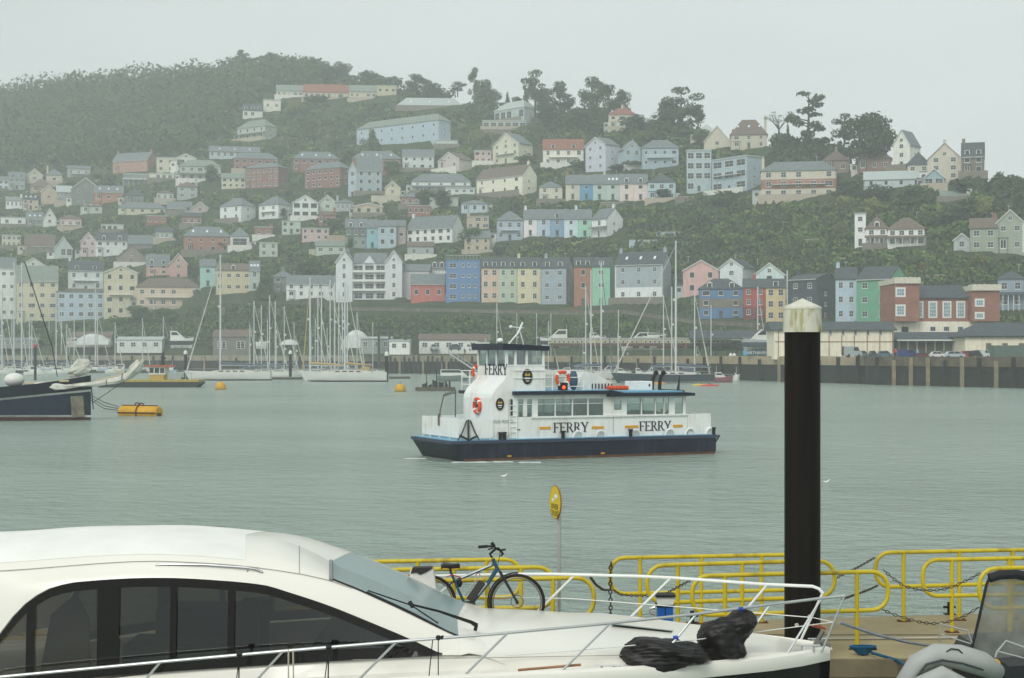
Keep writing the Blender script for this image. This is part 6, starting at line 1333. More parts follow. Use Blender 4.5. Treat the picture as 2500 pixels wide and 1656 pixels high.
    # rear cabin wing on the far side of the bow
    q = MB(); q.box(2.6, 3.4, 4.1, Bm - .3, 1.08, 2.2); q.box(2.6, 2.7, 4.1, 4.3, 2.2, 3.3); q.box(2.6, 2.7, Bm - .45, Bm - .3, 2.2, 3.3); q.build('side_passage', FW, t)
    q = MB(); q.box(2.65, 2.66, 4.3, Bm - .45, 2.2, 3.3); q.build('window_pane', PANE2, t)
    q = MB(); q.box(2.3, 3.6, 3.9, Bm + .05, 3.35, 3.52); q.build('passage_roof', FNAVY, t)
    # writing
    def glyphs(txt, hgt):
        g = MB(); x = 0; H = hgt; k = H
        def st(x0, w=.13): g.prism([(x0, 0), (x0 + w * k, 0), (x0 + w * k, H), (x0, H)], 0, .02); g.prism([(x0 - .07 * k, 0), (x0 + (w + .07) * k, 0), (x0 + (w + .07) * k, .05 * k), (x0 - .07 * k, .05 * k)], -.001, .02); g.prism([(x0 - .07 * k, H - .05 * k), (x0 + (w + .07) * k, H - .05 * k), (x0 + (w + .07) * k, H), (x0 - .07 * k, H)], -.001, .02)
        def ar(x0, z, l, e=.055): g.prism([(x0, z), (x0 + l, z), (x0 + l, z + e * k), (x0, z + e * k)], .001, .02)
        def sf(x0, z, up): g.prism([(x0, z), (x0 + .05 * k, z), (x0 + .05 * k, z + .16 * k * up), (x0, z + .16 * k * up)] if up > 0 else [(x0, z + .16 * k * up), (x0 + .05 * k, z + .16 * k * up), (x0 + .05 * k, z), (x0, z)], .0015, .02)
        for c in txt:
            if c == 'F': st(x); ar(x + .1 * k, H - .055 * k, .42 * k); ar(x + .1 * k, H * .5, .28 * k); sf(x + .48 * k, H, -1); sf(x + .34 * k, H * .58, -1); x += .62 * k
            elif c == 'E': st(x); ar(x + .1 * k, H - .055 * k, .42 * k); ar(x + .1 * k, H * .5, .28 * k); ar(x + .1 * k, 0, .44 * k); sf(x + .48 * k, H, -1); sf(x + .5 * k, 0, 1); sf(x + .34 * k, H * .58, -1); x += .66 * k
            elif c == 'R':
                st(x); n = 10; cx0, cz, ro, ri = x + .13 * k, H * .735, .265 * k, .19 * k
                for i in range(n):
                    a0, a1 = -math.pi / 2 + math.pi * i / n, -math.pi / 2 + math.pi * (i + 1) / n
                    g.prism([(cx0 + (.1*k) + ri * .75 * math.cos(a0), cz + ri * math.sin(a0) * 1.08), (cx0 + .1*k + ro * math.cos(a0), cz + ro * math.sin(a0)), (cx0 + .1*k + ro * math.cos(a1), cz + ro * math.sin(a1)), (cx0 + .1*k + ri * .75 * math.cos(a1), cz + ri * math.sin(a1) * 1.08)], .0005, .02)
                ar(x + .1 * k, H - .055 * k, .16 * k); ar(x + .1 * k, H * .47, .16 * k); g.prism([(x + .5 * k, 0), (x + .66 * k, 0), (x + .34 * k, H * .5), (x + .2 * k, H * .5)], .0008, .02); g.prism([(x+.48*k, 0), (x+.72*k, 0), (x+.72*k, .05*k), (x+.48*k, .05*k)], .0012, .02); x += .74 * k
            elif c == 'Y':
                m = x + .3 * k; g.prism([(m - .06 * k, 0), (m + .07 * k, 0), (m + .07 * k, H * .48), (m - .06 * k, H * .48)], 0, .02); g.prism([(m - .06 * k, H * .42), (m + .07 * k, H * .48), (x + .08 * k, H), (x - .08 * k, H)], .0006, .02); g.prism([(m + .0 * k, H * .46), (m + .07 * k, H * .44), (x + .62 * k, H), (x + .54 * k, H)], .0011, .02)
                for a in (x - .14 * k, x + .44 * k): g.prism([(a, H - .05 * k), (a + .28 * k, H - .05 * k), (a + .28 * k, H), (a, H)], .0017, .02)
                g.prism([(m - .14 * k, 0), (m + .15 * k, 0), (m + .15 * k, .05 * k), (m - .14 * k, .05 * k)], .0019, .02); x += .66 * k
        return g, x
    for (a, b, y0, y1) in ((1357, 1441, 1032, 1056), (1567, 1643, 1029, 1052)):
        u0, u1 = Su(a), Su(b); z0, z1 = Sz(y1, (u0 + u1) / 2), Sz(y0, (u0 + u1) / 2); g, wx = glyphs('FERRY', z1 - z0); o = g.build('ferry_lettering', INK, t); o.location = (u0 + .04, .272, z0); o.scale = ((u1 - u0) / wx, 1, 1)
    g, wx = glyphs('FERRY', .58); o = g.build('ferry_lettering', INK, tw); o.rotation_euler = (0, 0, R(-90)); v0, v1 = Fv(1186, 2.8), Fv(1240, 2.8); o.location = (2.755, v0, 4.24 + .02); o.location.z = Sz(915, 2.8, 2.) ; o.scale = ((v0 - v1) / wx, 1, 1)
    tm = textmesh('KINGSWEAR PRINCESS', .26); tm.materials.append(mat('faint_ink', '8d9490', .6, var=0)); inst('name_lettering', tm, t, ((Su(1167, .3) + Su(1243, .3)) / 2 + .3, .275, 1.98), (R(90), 0, 0), (.62, 1, 1))
    for (a, b, y0, y1) in ((1323, 1350, 1043, 1049), (1451, 1480, 1042, 1048), (1532, 1564, 1040, 1046), (1650, 1673, 1038, 1044)):
        q = MB(); u0, u1 = Su(a), Su(b); z0, z1 = Sz(y1, u0), Sz(y0, u0); q.box(u0, u1, .27, .3, z0, z1); q.build('yellow_stripe', YST, t)
    # emblems
    for (px, py, r_, rv) in ((1287, 920, .29, .4), (1220, 987, .23, .32)):
        u = Su(px, .29); z = Sz(py, u, .29); q = MB(); q.prism([(u + r_ * math.cos(i * .314), z + rv * math.sin(i * .314)) for i in range(20)], .24, .288); e = q.build('round_emblem', mat('emblem_dark', '2b2620', .5, var=.1), t)
        q = MB(); q.prism([(u - r_ * .6, z + rv * .1), (u + r_ * .6, z + rv * .12), (u + r_ * .35, z + rv * .5), (u, z + rv * .25), (u - r_ * .3, z + rv * .55)], .235, .25); q.build('emblem_gold', mat('emblem_gold', 'b89a4c', .5, var=0), e)
        q = MB(); q.prism([(u - r_ * .55, z - rv * .3), (u + r_ * .55, z - rv * .3), (u + r_ * .4, z - rv * .12), (u - r_ * .5, z - rv * .12)], .235, .25); q.prism([(u - r_ * .35, z - rv * .6), (u + r_ * .35, z - rv * .6), (u + r_ * .35, z - rv * .5), (u - r_ * .35, z - rv * .5)], .235, .25); q.build('emblem_white', WHITE, e)
    # lifebuoys
    def buoy(cx, cy, cz, ax, r=.33, rt=.085):
        q = MB(); pts = []
        for i in range(24):
            a = 2 * math.pi * i / 24; pts.append((cx, cy + r * math.cos(a), cz + r * math.sin(a)) if ax == 'x' else (cx + r * math.cos(a), cy, cz + r * math.sin(a)))
        q.tube(pts, rt, 8, True); o = q.build('lifebuoy', ORG, t, True); q = MB()
        for i in (3, 9, 15, 21): p0, p1 = Vector(pts[i]), Vector(pts[(i + 1) % 24]); q.tube([p0, p1], rt * 1.06, 8)
        q.build('lifebuoy_band', mat('band_white', 'e5e2d8', .5, var=0), o, True)
    v = Fv(1166, 1.9); buoy(1.86, v, Sz(991, 1.9, v), 'x', .36, .1); q = MB(); q.tube([(1.95, v, Sz(991, 1.9, v)), (1.8, v, Sz(991, 1.9, v))], .09, 10); q.build('horn', DARKG, t)
    u = Su(1372, .2); buoy(u, .12, Sz(925, u, .2), 'y', .36, .095); u = Su(1167, 4.2); buoy(u, 4.15, Sz(908, u, 4.2), 'y', .33, .09)
    # upper railings
    q = MB(); ua, ub = 5.0, Su(1425, .3)
    for py in (905, 922, 944): q.tube([(ua, .3, Sz(py, ua)), (ub, .3, Sz(py, ub))], .025, 5); q.tube([(ub, .3, Sz(py, ub)), (ub, 3.5, Sz(py, ub))], .025, 5); q.tube([(ua, 5.1, Sz(py, ua)), (ub, 5.1, Sz(py, ub))], .02, 5)
    for u in (ua, Su(1355), Su(1391), ub): q.tube([(u, .3, 3.56), (u, .3, Sz(904, u))], .03, 5); q.tube([(u, 5.1, 3.56), (u, 5.1, Sz(904, u))], .025, 5)
    q.tube([(3.2, .25, Sz(905, 3.3)), (5.0, .25, Sz(905, 5))], .02, 5); q.tube([(3.2, .25, Sz(924, 3.3)), (5.0, .25, Sz(924, 5))], .02, 5)
    q.build('upper_railing', FW, t)
    q = MB()
    for u, v in ((2.4, 4.2), (2.4, 5.3), (4.6, 5.3)): q.tube([(u, v, 3.5), (u, v, 4.62)], .03, 5)
    for z in (4.6, 4.25, 3.85): q.tube([(2.4, 4.1, z), (2.4, 5.3, z), (4.6, 5.3, z)], .025, 5)
    q.build('bow_side_railing', FW, t)
    # gear on the roof
    q = MB(); ut = Su(1408, 2.4); ue = Su(1475, 2.4); q.prism([(ut - .3, 3.58), (ue, 3.58), (ue + .1, 3.95), (ut + .6, 4.5), (ut, 4.55)][::1], 1.6, 3.6); q.build('tender_cover', mat('tender_white', 'dcdcd6', .7), t)
    q = MB()
    for i in range(7): q.box(ut + .5 + i * .2, ut + .56 + i * .2, 1.56, 1.6, 3.62, 3.9)
    q.build('cover_vent', DARKG, t)
    u = Su(1400, 1.2); q = MB(); q.ell((u, 1.2, 4.1), (.24, .24, .55), 12, 10); q.build('blue_fender', mat('fender_blue', '3d5468', .5), t, True)
    q = MB(); u0, u1 = Su(1479, 1.5), Su(1529, 1.5)
    for i in range(5): q.tube([(u0 + (u1 - u0) * i / 5, 1.3, 3.66), (u0 + (u1 - u0) * (i + .9) / 5, 1.3, 3.66)], .13, 10)
    q.build('buoyant_apparatus', ORG, t, True)
    q = MB(); u0, u1 = Su(1551, 2), Su(1593, 2); q.box(u0, u1, 2, 3.2, 3.5, 4.0); lk = q.build('roof_locker', FW, t, bevel=.03); q = MB(); q.box(u1 - .25, u1 - .15, 1.98, 2.0, 3.7, 3.85); q.build('locker_label', mat('maroon', '6a2a3a', .5), lk)
    for px in (1592, 1610):
        u = Su(px, 2.6); q = MB(); q.tube([(u, 2.6, 3.45), (u + .03, 2.6, 4.05), (u + .22, 2.6, 4.45)], .1, 8); q.tube([(u + .2, 2.6, 4.42), (u + .32, 2.6, 4.5)], .14, 8); q.build('exhaust_pipe', BLACK, t, True)
    u = Su(1655, 2); q = MB(); q.tube([(u, 2, 3.4), (u + .12, 2, 4.3)], [.09, .02], 6); q.tube([(u - 1.2, 2, 3.5), (u + .4, 2, 3.42)], .07, 5); q.build('stern_staff', BLACK, t)
    u = Su(1370, .3); q = MB(); q.box(u - .2, u + .25, .02, .3, 3.6, 4.0); bx = q.build('light_box', BLACK, t); q = MB(); q.ell((u, -.02, 3.75), (.09, .06, .09), 10, 8); ml = mat('red_lamp', 'ff3018', .4, var=0); ml.node_tree.nodes['Principled BSDF'].inputs['Emission Color'].default_value = (1, .06, .02, 1); ml.node_tree.nodes['Principled BSDF'].inputs['Emission Strength'].default_value = 2.5; q.build('port_light', ml, bx, True)
    # wheelhouse roof gear
    q = MB(); u = 3.6; q.ell((u, 2.9, 6.22), (.18, .18, .15), 10, 8); q.build('radar_dome', FW, tw, True)
    q = MB(); u = Su(1245, 2); q.tube([(u - .1, 2, 6.0), (u + .5, 2, 6.65)], .05, 6); q.tube([(u + .5, 2, 6.65), (u + .75, 2, 7.2)], [.07, .05], 6); q.tube([(u + .1, 2, 6.95), (u + .8, 2, 6.9)], .03, 5); q.tube([(u + .6, 2, 6.7), (u + .8, 2, 6.0)], .03, 5); q.build('radar_mast', FW, tw)
    q = MB(); q.ell((u + .05, 2, 6.95), (.1, .1, .1), 8, 6); q.build('mast_light', WHITE, tw, True)
    # fenders, bollards, rope tripod
    for px in (1411, 1466, 1551, 1635, 1684, 1734):
        u = Su(px, .2); q = MB(); q.tube([(u + .3 * math.cos(a), .16, 1.08 + .34 * math.sin(a)) for a in [math.pi * i / 8 for i in range(9)]], .06, 7); q.build('fender_hoop', FW, t, True)
    for px in (1375, 1540, 1743, 1222, 1232): u = Su(px, .1); q = MB(); q.tube([(u, .12, 1.05), (u, .12, 1.42)], [.1, .1], 8); q.tube([(u, .12, 1.4), (u, .12, 1.46)], .14, 8); q.build('bollard', BLACK, t)
    u = Su(1143, .15); q = MB(); q.tube([(u, .12, 1.15), (u, .12, 2.15)], .05, 6); q.tube([(u - .6, .1, 1.1), (u - .35, .1, 1.5), (u - .1, .1, 2.1)], .04, 5); q.tube([(u + .6, .1, 1.1), (u + .35, .1, 1.5), (u + .1, .1, 2.1)], .04, 5); q.tube([(u - .5, .1, 1.35), (u, .1, 1.1), (u + .5, .1, 1.3)], .06, 5); q.build('anchor', DARKG, t)
    vg = Fv(1083, .3); q = MB(); q.tube([(.05, vg, 1.7), (.1, vg, 2.5), (.3, vg, 3.3), (.9, vg - .3, 3.5)], .035, 6); q.tube([(.05, vg, 1.75), (.05, vg, 2.35)], .08, 6); v2 = Fv(1112, 1.6); q.tube([(1.6, v2, 2.1), (1.6, v2, 3.55), (.3, vg, 3.35)], .035, 6); q.build('ramp_davit', mat('davit_grey', '5c5850', .6), t)
    u = 15.4; q = MB(); q.tube([(u, .5, .95), (u + .55, .5, .95), (u + .02, .5, .3)], .05, 6); q.tube([(u, 4.9, .95), (u + .55, 4.9, .95), (u + .02, 4.9, .3)], .05, 6); q.tube([(u + .55, .5, .95), (u + .55, 4.9, .95)], .05, 6); q.build('stern_frame', FNAVY, t)
    q = MB(); u = Su(1250, .3)
    for i in range(7): q.tube([(u - .15, .24, 1.15 + i * .28), (u + .25, .24, 1.15 + i * .28)], .02, 4)
    q.tube([(u - .15, .24, 1.1), (u - .15, .24, 3.3)], .025, 4); q.tube([(u + .25, .24, 1.1), (u + .25, .24, 3.3)], .025, 4); q.build('ladder', FW, t)
    q = MB(); 
    for px, w_ in ((1242, .9), (1497, .35)): u = Su(px, .29); q.box(u - .01, u + .012, .283, .292, 1.2, 2.2)
    q.box(Su(1268), Su(1276), .29, .31, 1.5, 1.6); q.build('panel_seam', mat('seam_grey', '8a8f8c', .6), t)
    q = MB(); q.box(Su(1248), Su(1257), .27, .3, 2.25, 3.15); q.build('window_pane', PANE, t)
    for px, y in ((1243, 1116), (1471, 1112)): u = Su(px, 0); q = MB(); q.box(u - .1, u + .12, -.03, .01, .18, .26); q.build('draught_mark', YST, t)
    M = t.matrix_basis.copy()
    M = Matrix.Translation(t.location) @ Matrix.Rotation(t.rotation_euler.z, 4, 'Z')
    for (u, v, z, tp, lb, ps) in ((Su(1618, .9), .9, 1.55, 'c5d43a', 'passenger in a yellow green hi-vis jacket inside the ferry stern window', 'sit'), (Su(1637, 1.2), 1.4, 1.5, '3a3836', 'passenger in dark clothes beside the hi-vis jacket in the ferry', 'sit'), (Su(1412, 1.2), 1.4, 1.35, '3c3634', 'passenger sitting inside the forward ferry saloon', 'sit'), (3.7, 1.9, 4.4 - .35, '2c3038', 'skipper in dark clothes at the ferry wheelhouse windows', 'stand')):
        p_ = M @ Vector((u, v, z if ps == 'sit' else 4.1)); person(p_, 1.7 if ps == 'sit' else 1.5, tp, '2c3038', lb, t.rotation_euler.z + (R(-90) if ps == 'sit' else 0), ps)
    return t
ferry()
# broken water at the bow and along the side, wake astern: low foam ridges lying on the water
def foam(pts, w, label, seed):
    g = random.Random(seed); q = MB()
    for (px, py, l) in pts:
        d = EYE * FPX / (py - HYP); c = P(px, py, d)
        for i in range(int(l * 55)):
            x = c.x + g.uniform(-l, l); y = d + g.uniform(-w, w); s_ = g.uniform(.015, .06); q.ell((x, y, .0), (s_ * g.uniform(1.2, 4), s_, s_ * .5), 6, 4, .3)
    o = q.build('foam', mat('foam_white', 'c9d2cf', .6), None, True); return tag(o, label, 'foam', kind='stuff')
foam([(1150, 1129, .9), (1190, 1128.5, .7), (1225, 1128, .5), (1012, 1120, .5), (1290, 1129, .5)], .16, 'white foam along the ferry waterline', 1)

# ================================================================ foreground: pontoon, railings, pile, sign
DZ = 1.2
PW = mat('pontoon_wet', 'a09370', .55, var=.22, scale=.9)
n = PW.node_tree; b_ = n.nodes['Principled BSDF']; bk = n.nodes.new('ShaderNodeTexBrick'); bk.inputs['Scale'].default_value = .55; bk.inputs['Mortar Size'].default_value = .006; bk.inputs['Color1'].default_value = (1, 1, 1, 1); bk.inputs['Color2'].default_value = (.86, .86, .86, 1); bk.inputs['Mortar'].default_value = (.25, .25, .25, 1)
mxp = n.nodes.new('ShaderNodeMixRGB'); mxp.blend_type = 'MULTIPLY'; mxp.inputs[0].default_value = 1; lk_ = b_.inputs['Base Color'].links[0].from_socket; n.links.new(lk_, mxp.inputs[1]); n.links.new(bk.outputs[0], mxp.inputs[2])
wz = n.nodes.new('ShaderNodeTexNoise'); wz.inputs['Scale'].default_value = .9; wz.inputs['Detail'].default_value = 6; wr = n.nodes.new('ShaderNodeMapRange'); wr.inputs[1].default_value = .42; wr.inputs[2].default_value = .6; wr.inputs[3].default_value = .75; wr.inputs[4].default_value = 1.; n.links.new(wz.outputs[0], wr.inputs[0])
mx2 = n.nodes.new('ShaderNodeVectorMath'); mx2.operation = 'SCALE'; n.links.new(mxp.outputs[0], mx2.inputs[0]); n.links.new(wr.outputs[0], mx2.inputs['Scale']); n.links.new(mx2.outputs[0], b_.inputs['Base Color']); n.links.new(wr.outputs[0], b_.inputs['Roughness'])
n = PW.node_tree; nz = n.nodes.new('ShaderNodeTexNoise'); nz.inputs['Scale'].default_value = 14; nz.inputs['Detail'].default_value = 8; bp = n.nodes.new('ShaderNodeBump'); bp.inputs['Strength'].default_value = .4; bp.inputs['Distance'].default_value = .02
tc = n.nodes.new('ShaderNodeTexCoord'); n.links.new(tc.outputs['Object'], nz.inputs['Vector']); n.links.new(nz.outputs[0], bp.inputs['Height']); n.links.new(bp.outputs[0], b_.inputs['Normal'])
far = [(P(px, 0, d).x, d) for px, d in ((-400, 24.1), (1563, 24.9), (2000, 25.35), (2900, 26.4))]; near = [(P(px, 0, d).x, d) for px, d in ((-400, 21.7), (2900, 21.9))]
t = thing('landing_pontoon', 'tan concrete landing pontoon with yellow railings', 'pontoon', (3, 23, 0)); q = MB(); poly = [near[0], near[1], far[3], far[2], far[1], far[0]]
q.prismz(poly, DZ - .14, DZ); q.build('deck', PW, t, world=True)
q = MB(); q.prismz([(x * .995, y + (.12 if i < 2 else -.12)) for i, (x, y) in enumerate(poly)], -.4, DZ - .14); q.build('float', mat('float_black', '1c1a17', .8, var=.3), t, world=True)
q = MB(); q.box(near[0][0], near[1][0], 21.66, 21.74, DZ - .2, DZ + .05); q.build('edge_beam', mat('edge_wood', '6f6650', .9, var=.3), t, world=True)
q = MB(); A, B2 = P(1690, 1558, 23.6), P(2700, 1545, 24.2); q.tube([(A.x, 23.3, DZ + .02), (B2.x, 23.6, DZ + .02)], .02, 5); q.build('deck_pipe', mat('pale_pipe', 'a8a595', .6), t, world=True)
YR = streaky('rail_yellow', 'c4b01c', '5f4a1c', .42, .8); YR.node_tree.nodes['Principled BSDF'].inputs['Specular IOR Level'].default_value = .5
def railing(pxl, pxr, ytl, ytr, ybl, ybr, dl, dr_, posts, label, capL=True, capR=True, bent=45):
    """loop of tube between the columns pxl and pxr; posts are columns"""
    m = P((pxl + pxr) / 2, 1500, (dl + dr_) / 2); t = thing('handrail', label, 'railing', (m.x, m.y, DZ), 0, 'yellow tubular railings on the landing pontoon')
    dd = lambda px: dl + (dr_ - dl) * (px - pxl) / (pxr - pxl); W = lambda px, py: P(px, py, dd(px)); r = .033
    yt = lambda px: ytl + (ytr - ytl) * (px - pxl) / (pxr - pxl); yb = lambda px: ybl + (ybr - ybl) * (px - pxl) / (pxr - pxl)
    pts = []
    def corner(cx, cy, a0, a1): 
        return [W(cx + bent * math.cos(R(a)), cy - bent * math.sin(R(a))) for a in (a0, a0 + (a1 - a0) * .25, a0 + (a1 - a0) * .5, a0 + (a1 - a0) * .75, a1)]
    if capL: pts += corner(pxl + bent, yb(pxl) - bent, 270, 180) + corner(pxl + bent, yt(pxl) + bent, 180, 90)
    else: pts += [W(pxl, yt(pxl))]
    if capR: pts += corner(pxr - bent, yt(pxr) + bent, 90, 0) + corner(pxr - bent, yb(pxr) - bent, 0, -90)
    else: pts += [W(pxr, yt(pxr))]
    q = MB()
    if capL and capR: q.tube(pts, r, 10, True)
    else:
        q.tube(pts, r, 10); q.tube([W(pxl + (bent if capL else 0), yb(pxl)), W(pxr - (bent if capR else 0), yb(pxr))], r, 10)
    q.build('loop', YR, t, True, world=True)
    for p_ in posts:
        a = W(p_, yt(p_)); q = MB(); q.tube([(a.x, a.y, DZ), (a.x, a.y, a.z)], r, 10); po = q.build('post', YR, t, True, world=True); q = MB(); q.box(a.x - .1, a.x + .1, a.y - .06, a.y + .06, DZ, DZ + .015); [q.tube([(a.x + e, a.y, DZ), (a.x + e, a.y, DZ + .03)], .012, 6) for e in (-.08, .08)]; q.build('base_plate', RUST, po, world=True)
    return t
railing(700, 1272, 1375, 1366, 1466, 1458, 24.1, 24.1, [812, 1020, 1188], 'yellow rail farthest back behind the bicycle saddle', False, True, 38)
railing(700, 1350, 1396, 1385, 1488, 1484, 23.15, 23.2, [905, 1108, 1272], 'middle yellow rail running behind the bicycle frame', False, True, 36)
railing(700, 1450, 1426, 1411, 1525, 1510, 22.2, 22.3, [950, 1190, 1350], 'nearest yellow rail with rounded end right of the bicycle wheel', False, True, 42)
railing(1490, 1998, 1362, 1354, 1450, 1440, 24.7, 25.0, [1563, 1712, 1859], 'farthest yellow rail loop with chain at its left end', True, True, 34)
railing(1580, 2038, 1380, 1369, 1472, 1458, 23.6, 23.9, [1655, 1812], 'middle yellow rail loop passing behind the great pile', True, True, 40)
railing(1690, 2168, 1406, 1396, 1502, 1490, 22.6, 22.8, [1770, 2092], 'nearest yellow rail loop right of the great pile', True, True, 40)
railing(2138, 2640, 1349, 1340, 1433, 1420, 25.0, 25.4, [2206, 2342, 2472, 2600], 'back yellow rail loop at the right end of the pontoon', True, False, 34)
railing(2253, 2640, 1367, 1360, 1455, 1450, 24.0, 24.3, [2324, 2463, 2600], 'middle yellow rail loop at the right end of the pontoon', True, False, 34)
railing(2391, 2640, 1388, 1382, 1486, 1480, 23.0, 23.2, [2466, 2600], 'front yellow rail loop beside the black framed canopy', True, False, 40)
CHM = mat('chain_rust', '4d463c', .6, .4, var=.3, scale=20.)
def chain(pts, label, d0, d1, rr_=.018, lw=.007):
    n = len(pts); P3 = [P(px, py, d0 + (d1 - d0) * i / (n - 1)) for i, (px, py) in enumerate(pts)]
    m = P3[n // 2]; t = thing('chain', label, 'chain', m, 0, 'rusty chains linking the yellow railings'); q = MB(); L = 0; k = 0
    seg = [(a, b) for a, b in zip(P3, P3[1:])]; step = .055
    for a, b in seg:
        l = (b - a).length; nn = max(1, int(l / step)); tdir = (b - a).normalized()
        for i in range(nn):
            c = a + (b - a) * (i + .5) / nn; s1 = tdir.cross(Vector((0, 1, 0))).normalized(); s2 = tdir.cross(s1)
            e = s1 if k % 2 else s2; k += 1
            q.tube([c + tdir * (.036 * math.cos(x)) + e * (rr_ * math.sin(x)) for x in [2 * math.pi * j / 7 for j in range(7)]], lw, 4, True)
    q.build('links', CHM, t, world=True); return t
chain([(1441, 1409), (1455, 1428), (1472, 1440), (1488, 1441)], 'short chain from the rounded rail end to the loop with hanging chain', 22.4, 24.6)
chain([(1492, 1372), (1490, 1400), (1490, 1440), (1491, 1480), (1490, 1515)], 'chain hanging straight down at the far left rail loop', 24.65, 24.65, .026, .011)
chain([(1440, 1507), (1455, 1514), (1475, 1517), (1490, 1516)], 'low chain near the pontoon edge right of the bicycle', 22.4, 24.6)
chain([(1497, 1440), (1515, 1452), (1550, 1455), (1590, 1454)], 'chain lying along the lower rail of the far loop', 24.6, 23.7)
chain([(1605, 1460), (1632, 1446), (1665, 1428), (1692, 1414)], 'chain above the blue and white service pedestal', 23.7, 22.7)
chain([(2040, 1412), (2082, 1392), (2108, 1378), (2135, 1362)], 'chain crossing open water just right of the great pile', 24.0, 25.0)
chain([(2055, 1464), (2080, 1455), (2112, 1444), (2143, 1430)], 'chain below the crossing chain right of the pile', 22.9, 24.9)
chain([(2156, 1391), (2180, 1412), (2204, 1430), (2240, 1440), (2275, 1442), (2310, 1438), (2336, 1428), (2368, 1414), (2392, 1400)], 'long sagging chain between the right hand railings', 22.9, 23.4)
chain([(2153, 1488), (2180, 1500), (2212, 1510), (2240, 1518), (2275, 1523), (2305, 1521), (2331, 1514), (2362, 1500), (2391, 1482)], 'lowest sagging chain close above the pontoon deck', 22.9, 23.2)
# the great pile
def pile():
    d = 21.6; c = P(1959, 1600, d); r = 44 / FPX * d; t = thing('steel_pile', 'great dark brown steel pile with weathered white conical cap', 'pile', (c.x, d, 0)); zc = EYE + (HYP - 808) / FPX * d; ze = EYE + (HYP - 755) / FPX * d; zp = EYE + (HYP - 729) / FPX * d
    q = MB(); q.tube([(0, 0, -2), (0, 0, 1.5), (0, 0, zc)], [r * .99, r * .99, r * .985], 40)
    m = mat('pile_brown', '0a0806', .6, var=0); nn = m.node_tree; bb = nn.nodes['Principled BSDF']; tc = nn.nodes.new('ShaderNodeTexCoord'); mp = nn.nodes.new('ShaderNodeMapping'); mp.inputs['Scale'].default_value = (9, 9, .5); nz = nn.nodes.new('ShaderNodeTexNoise'); nz.inputs['Scale'].default_value = 1; nz.inputs['Detail'].default_value = 7
    r_ = nn.nodes.new('ShaderNodeValToRGB'); r_.color_ramp.elements[0].position = .42; r_.color_ramp.elements[0].color = lin('0b0907') + (1,); r_.color_ramp.elements[1].position = .72; r_.color_ramp.elements[1].color = lin('1c130c') + (1,)
    nn.links.new(tc.outputs['Object'], mp.inputs[0]); nn.links.new(mp.outputs[0], nz.inputs['Vector']); nn.links.new(nz.outputs[0], r_.inputs[0]); nn.links.new(r_.outputs[0], bb.inputs['Base Color']); bb.inputs['Roughness'].default_value = .6; bb.inputs['Specular IOR Level'].default_value = .15
    sh = q.build('shaft', m, t, True)
    R1 = 47 / FPX * d; q = MB(); q.tube([(0, 0, zc - .02), (0, 0, ze)], [R1 * 1.02, R1 * .965], 40); q.build('cap_skirt', capmat(), t, True)
    q = MB(); q.tube([(0, 0, ze), (0, 0, ze + .03), (0, 0, zp)], [R1 * .99, R1 * .97, .006], 40); q.build('cap_cone', mat('cap_cone_white', 'c6c5b6', .6, var=.12, scale=8), t, True)
    q = MB()
    for a, z in ((R(-118), 1.78), (R(-78), 1.9), (R(-108), 1.55), (R(-60), 1.55), (R(-88), 1.2)): q.tube([(r * .97 * math.cos(a), r * .97 * math.sin(a), z), (r * 1.06 * math.cos(a), r * 1.06 * math.sin(a), z)], .028, 10)
    q.build('bolt_head', mat('bolt_white', 'b9b6a8', .5), t)
def capmat():
    m = mat('cap_skirt_white', 'c3c2b2', .65, var=0); nn = m.node_tree; bb = nn.nodes['Principled BSDF']; tc = nn.nodes.new('ShaderNodeTexCoord')
    mp = nn.nodes.new('ShaderNodeMapping'); mp.inputs['Scale'].default_value = (7, 7, 1.6); nz = nn.nodes.new('ShaderNodeTexNoise'); nz.inputs['Scale'].default_value = 1.2; nz.inputs['Detail'].default_value = 8
    r_ = nn.nodes.new('ShaderNodeValToRGB'); e = r_.color_ramp.elements; e[0].position = .34; e[0].color = lin('6a6a3a') + (1,); e[1].position = .56; e[1].color = lin('c3c2b2') + (1,); x = e.new(.46); x.color = lin('a09c78') + (1,)
    n2 = nn.nodes.new('ShaderNodeTexNoise'); n2.inputs['Scale'].default_value = 60
    nn.links.new(tc.outputs['Object'], mp.inputs[0]); nn.links.new(mp.outputs[0], nz.inputs['Vector']); nn.links.new(nz.outputs[0], r_.inputs[0]); nn.links.new(r_.outputs[0], bb.inputs['Base Color']); return m
pile()
# stains on the cap are part of its paint; the rust run below the bolt:
d = 21.6; c = P(1953, 0, d)
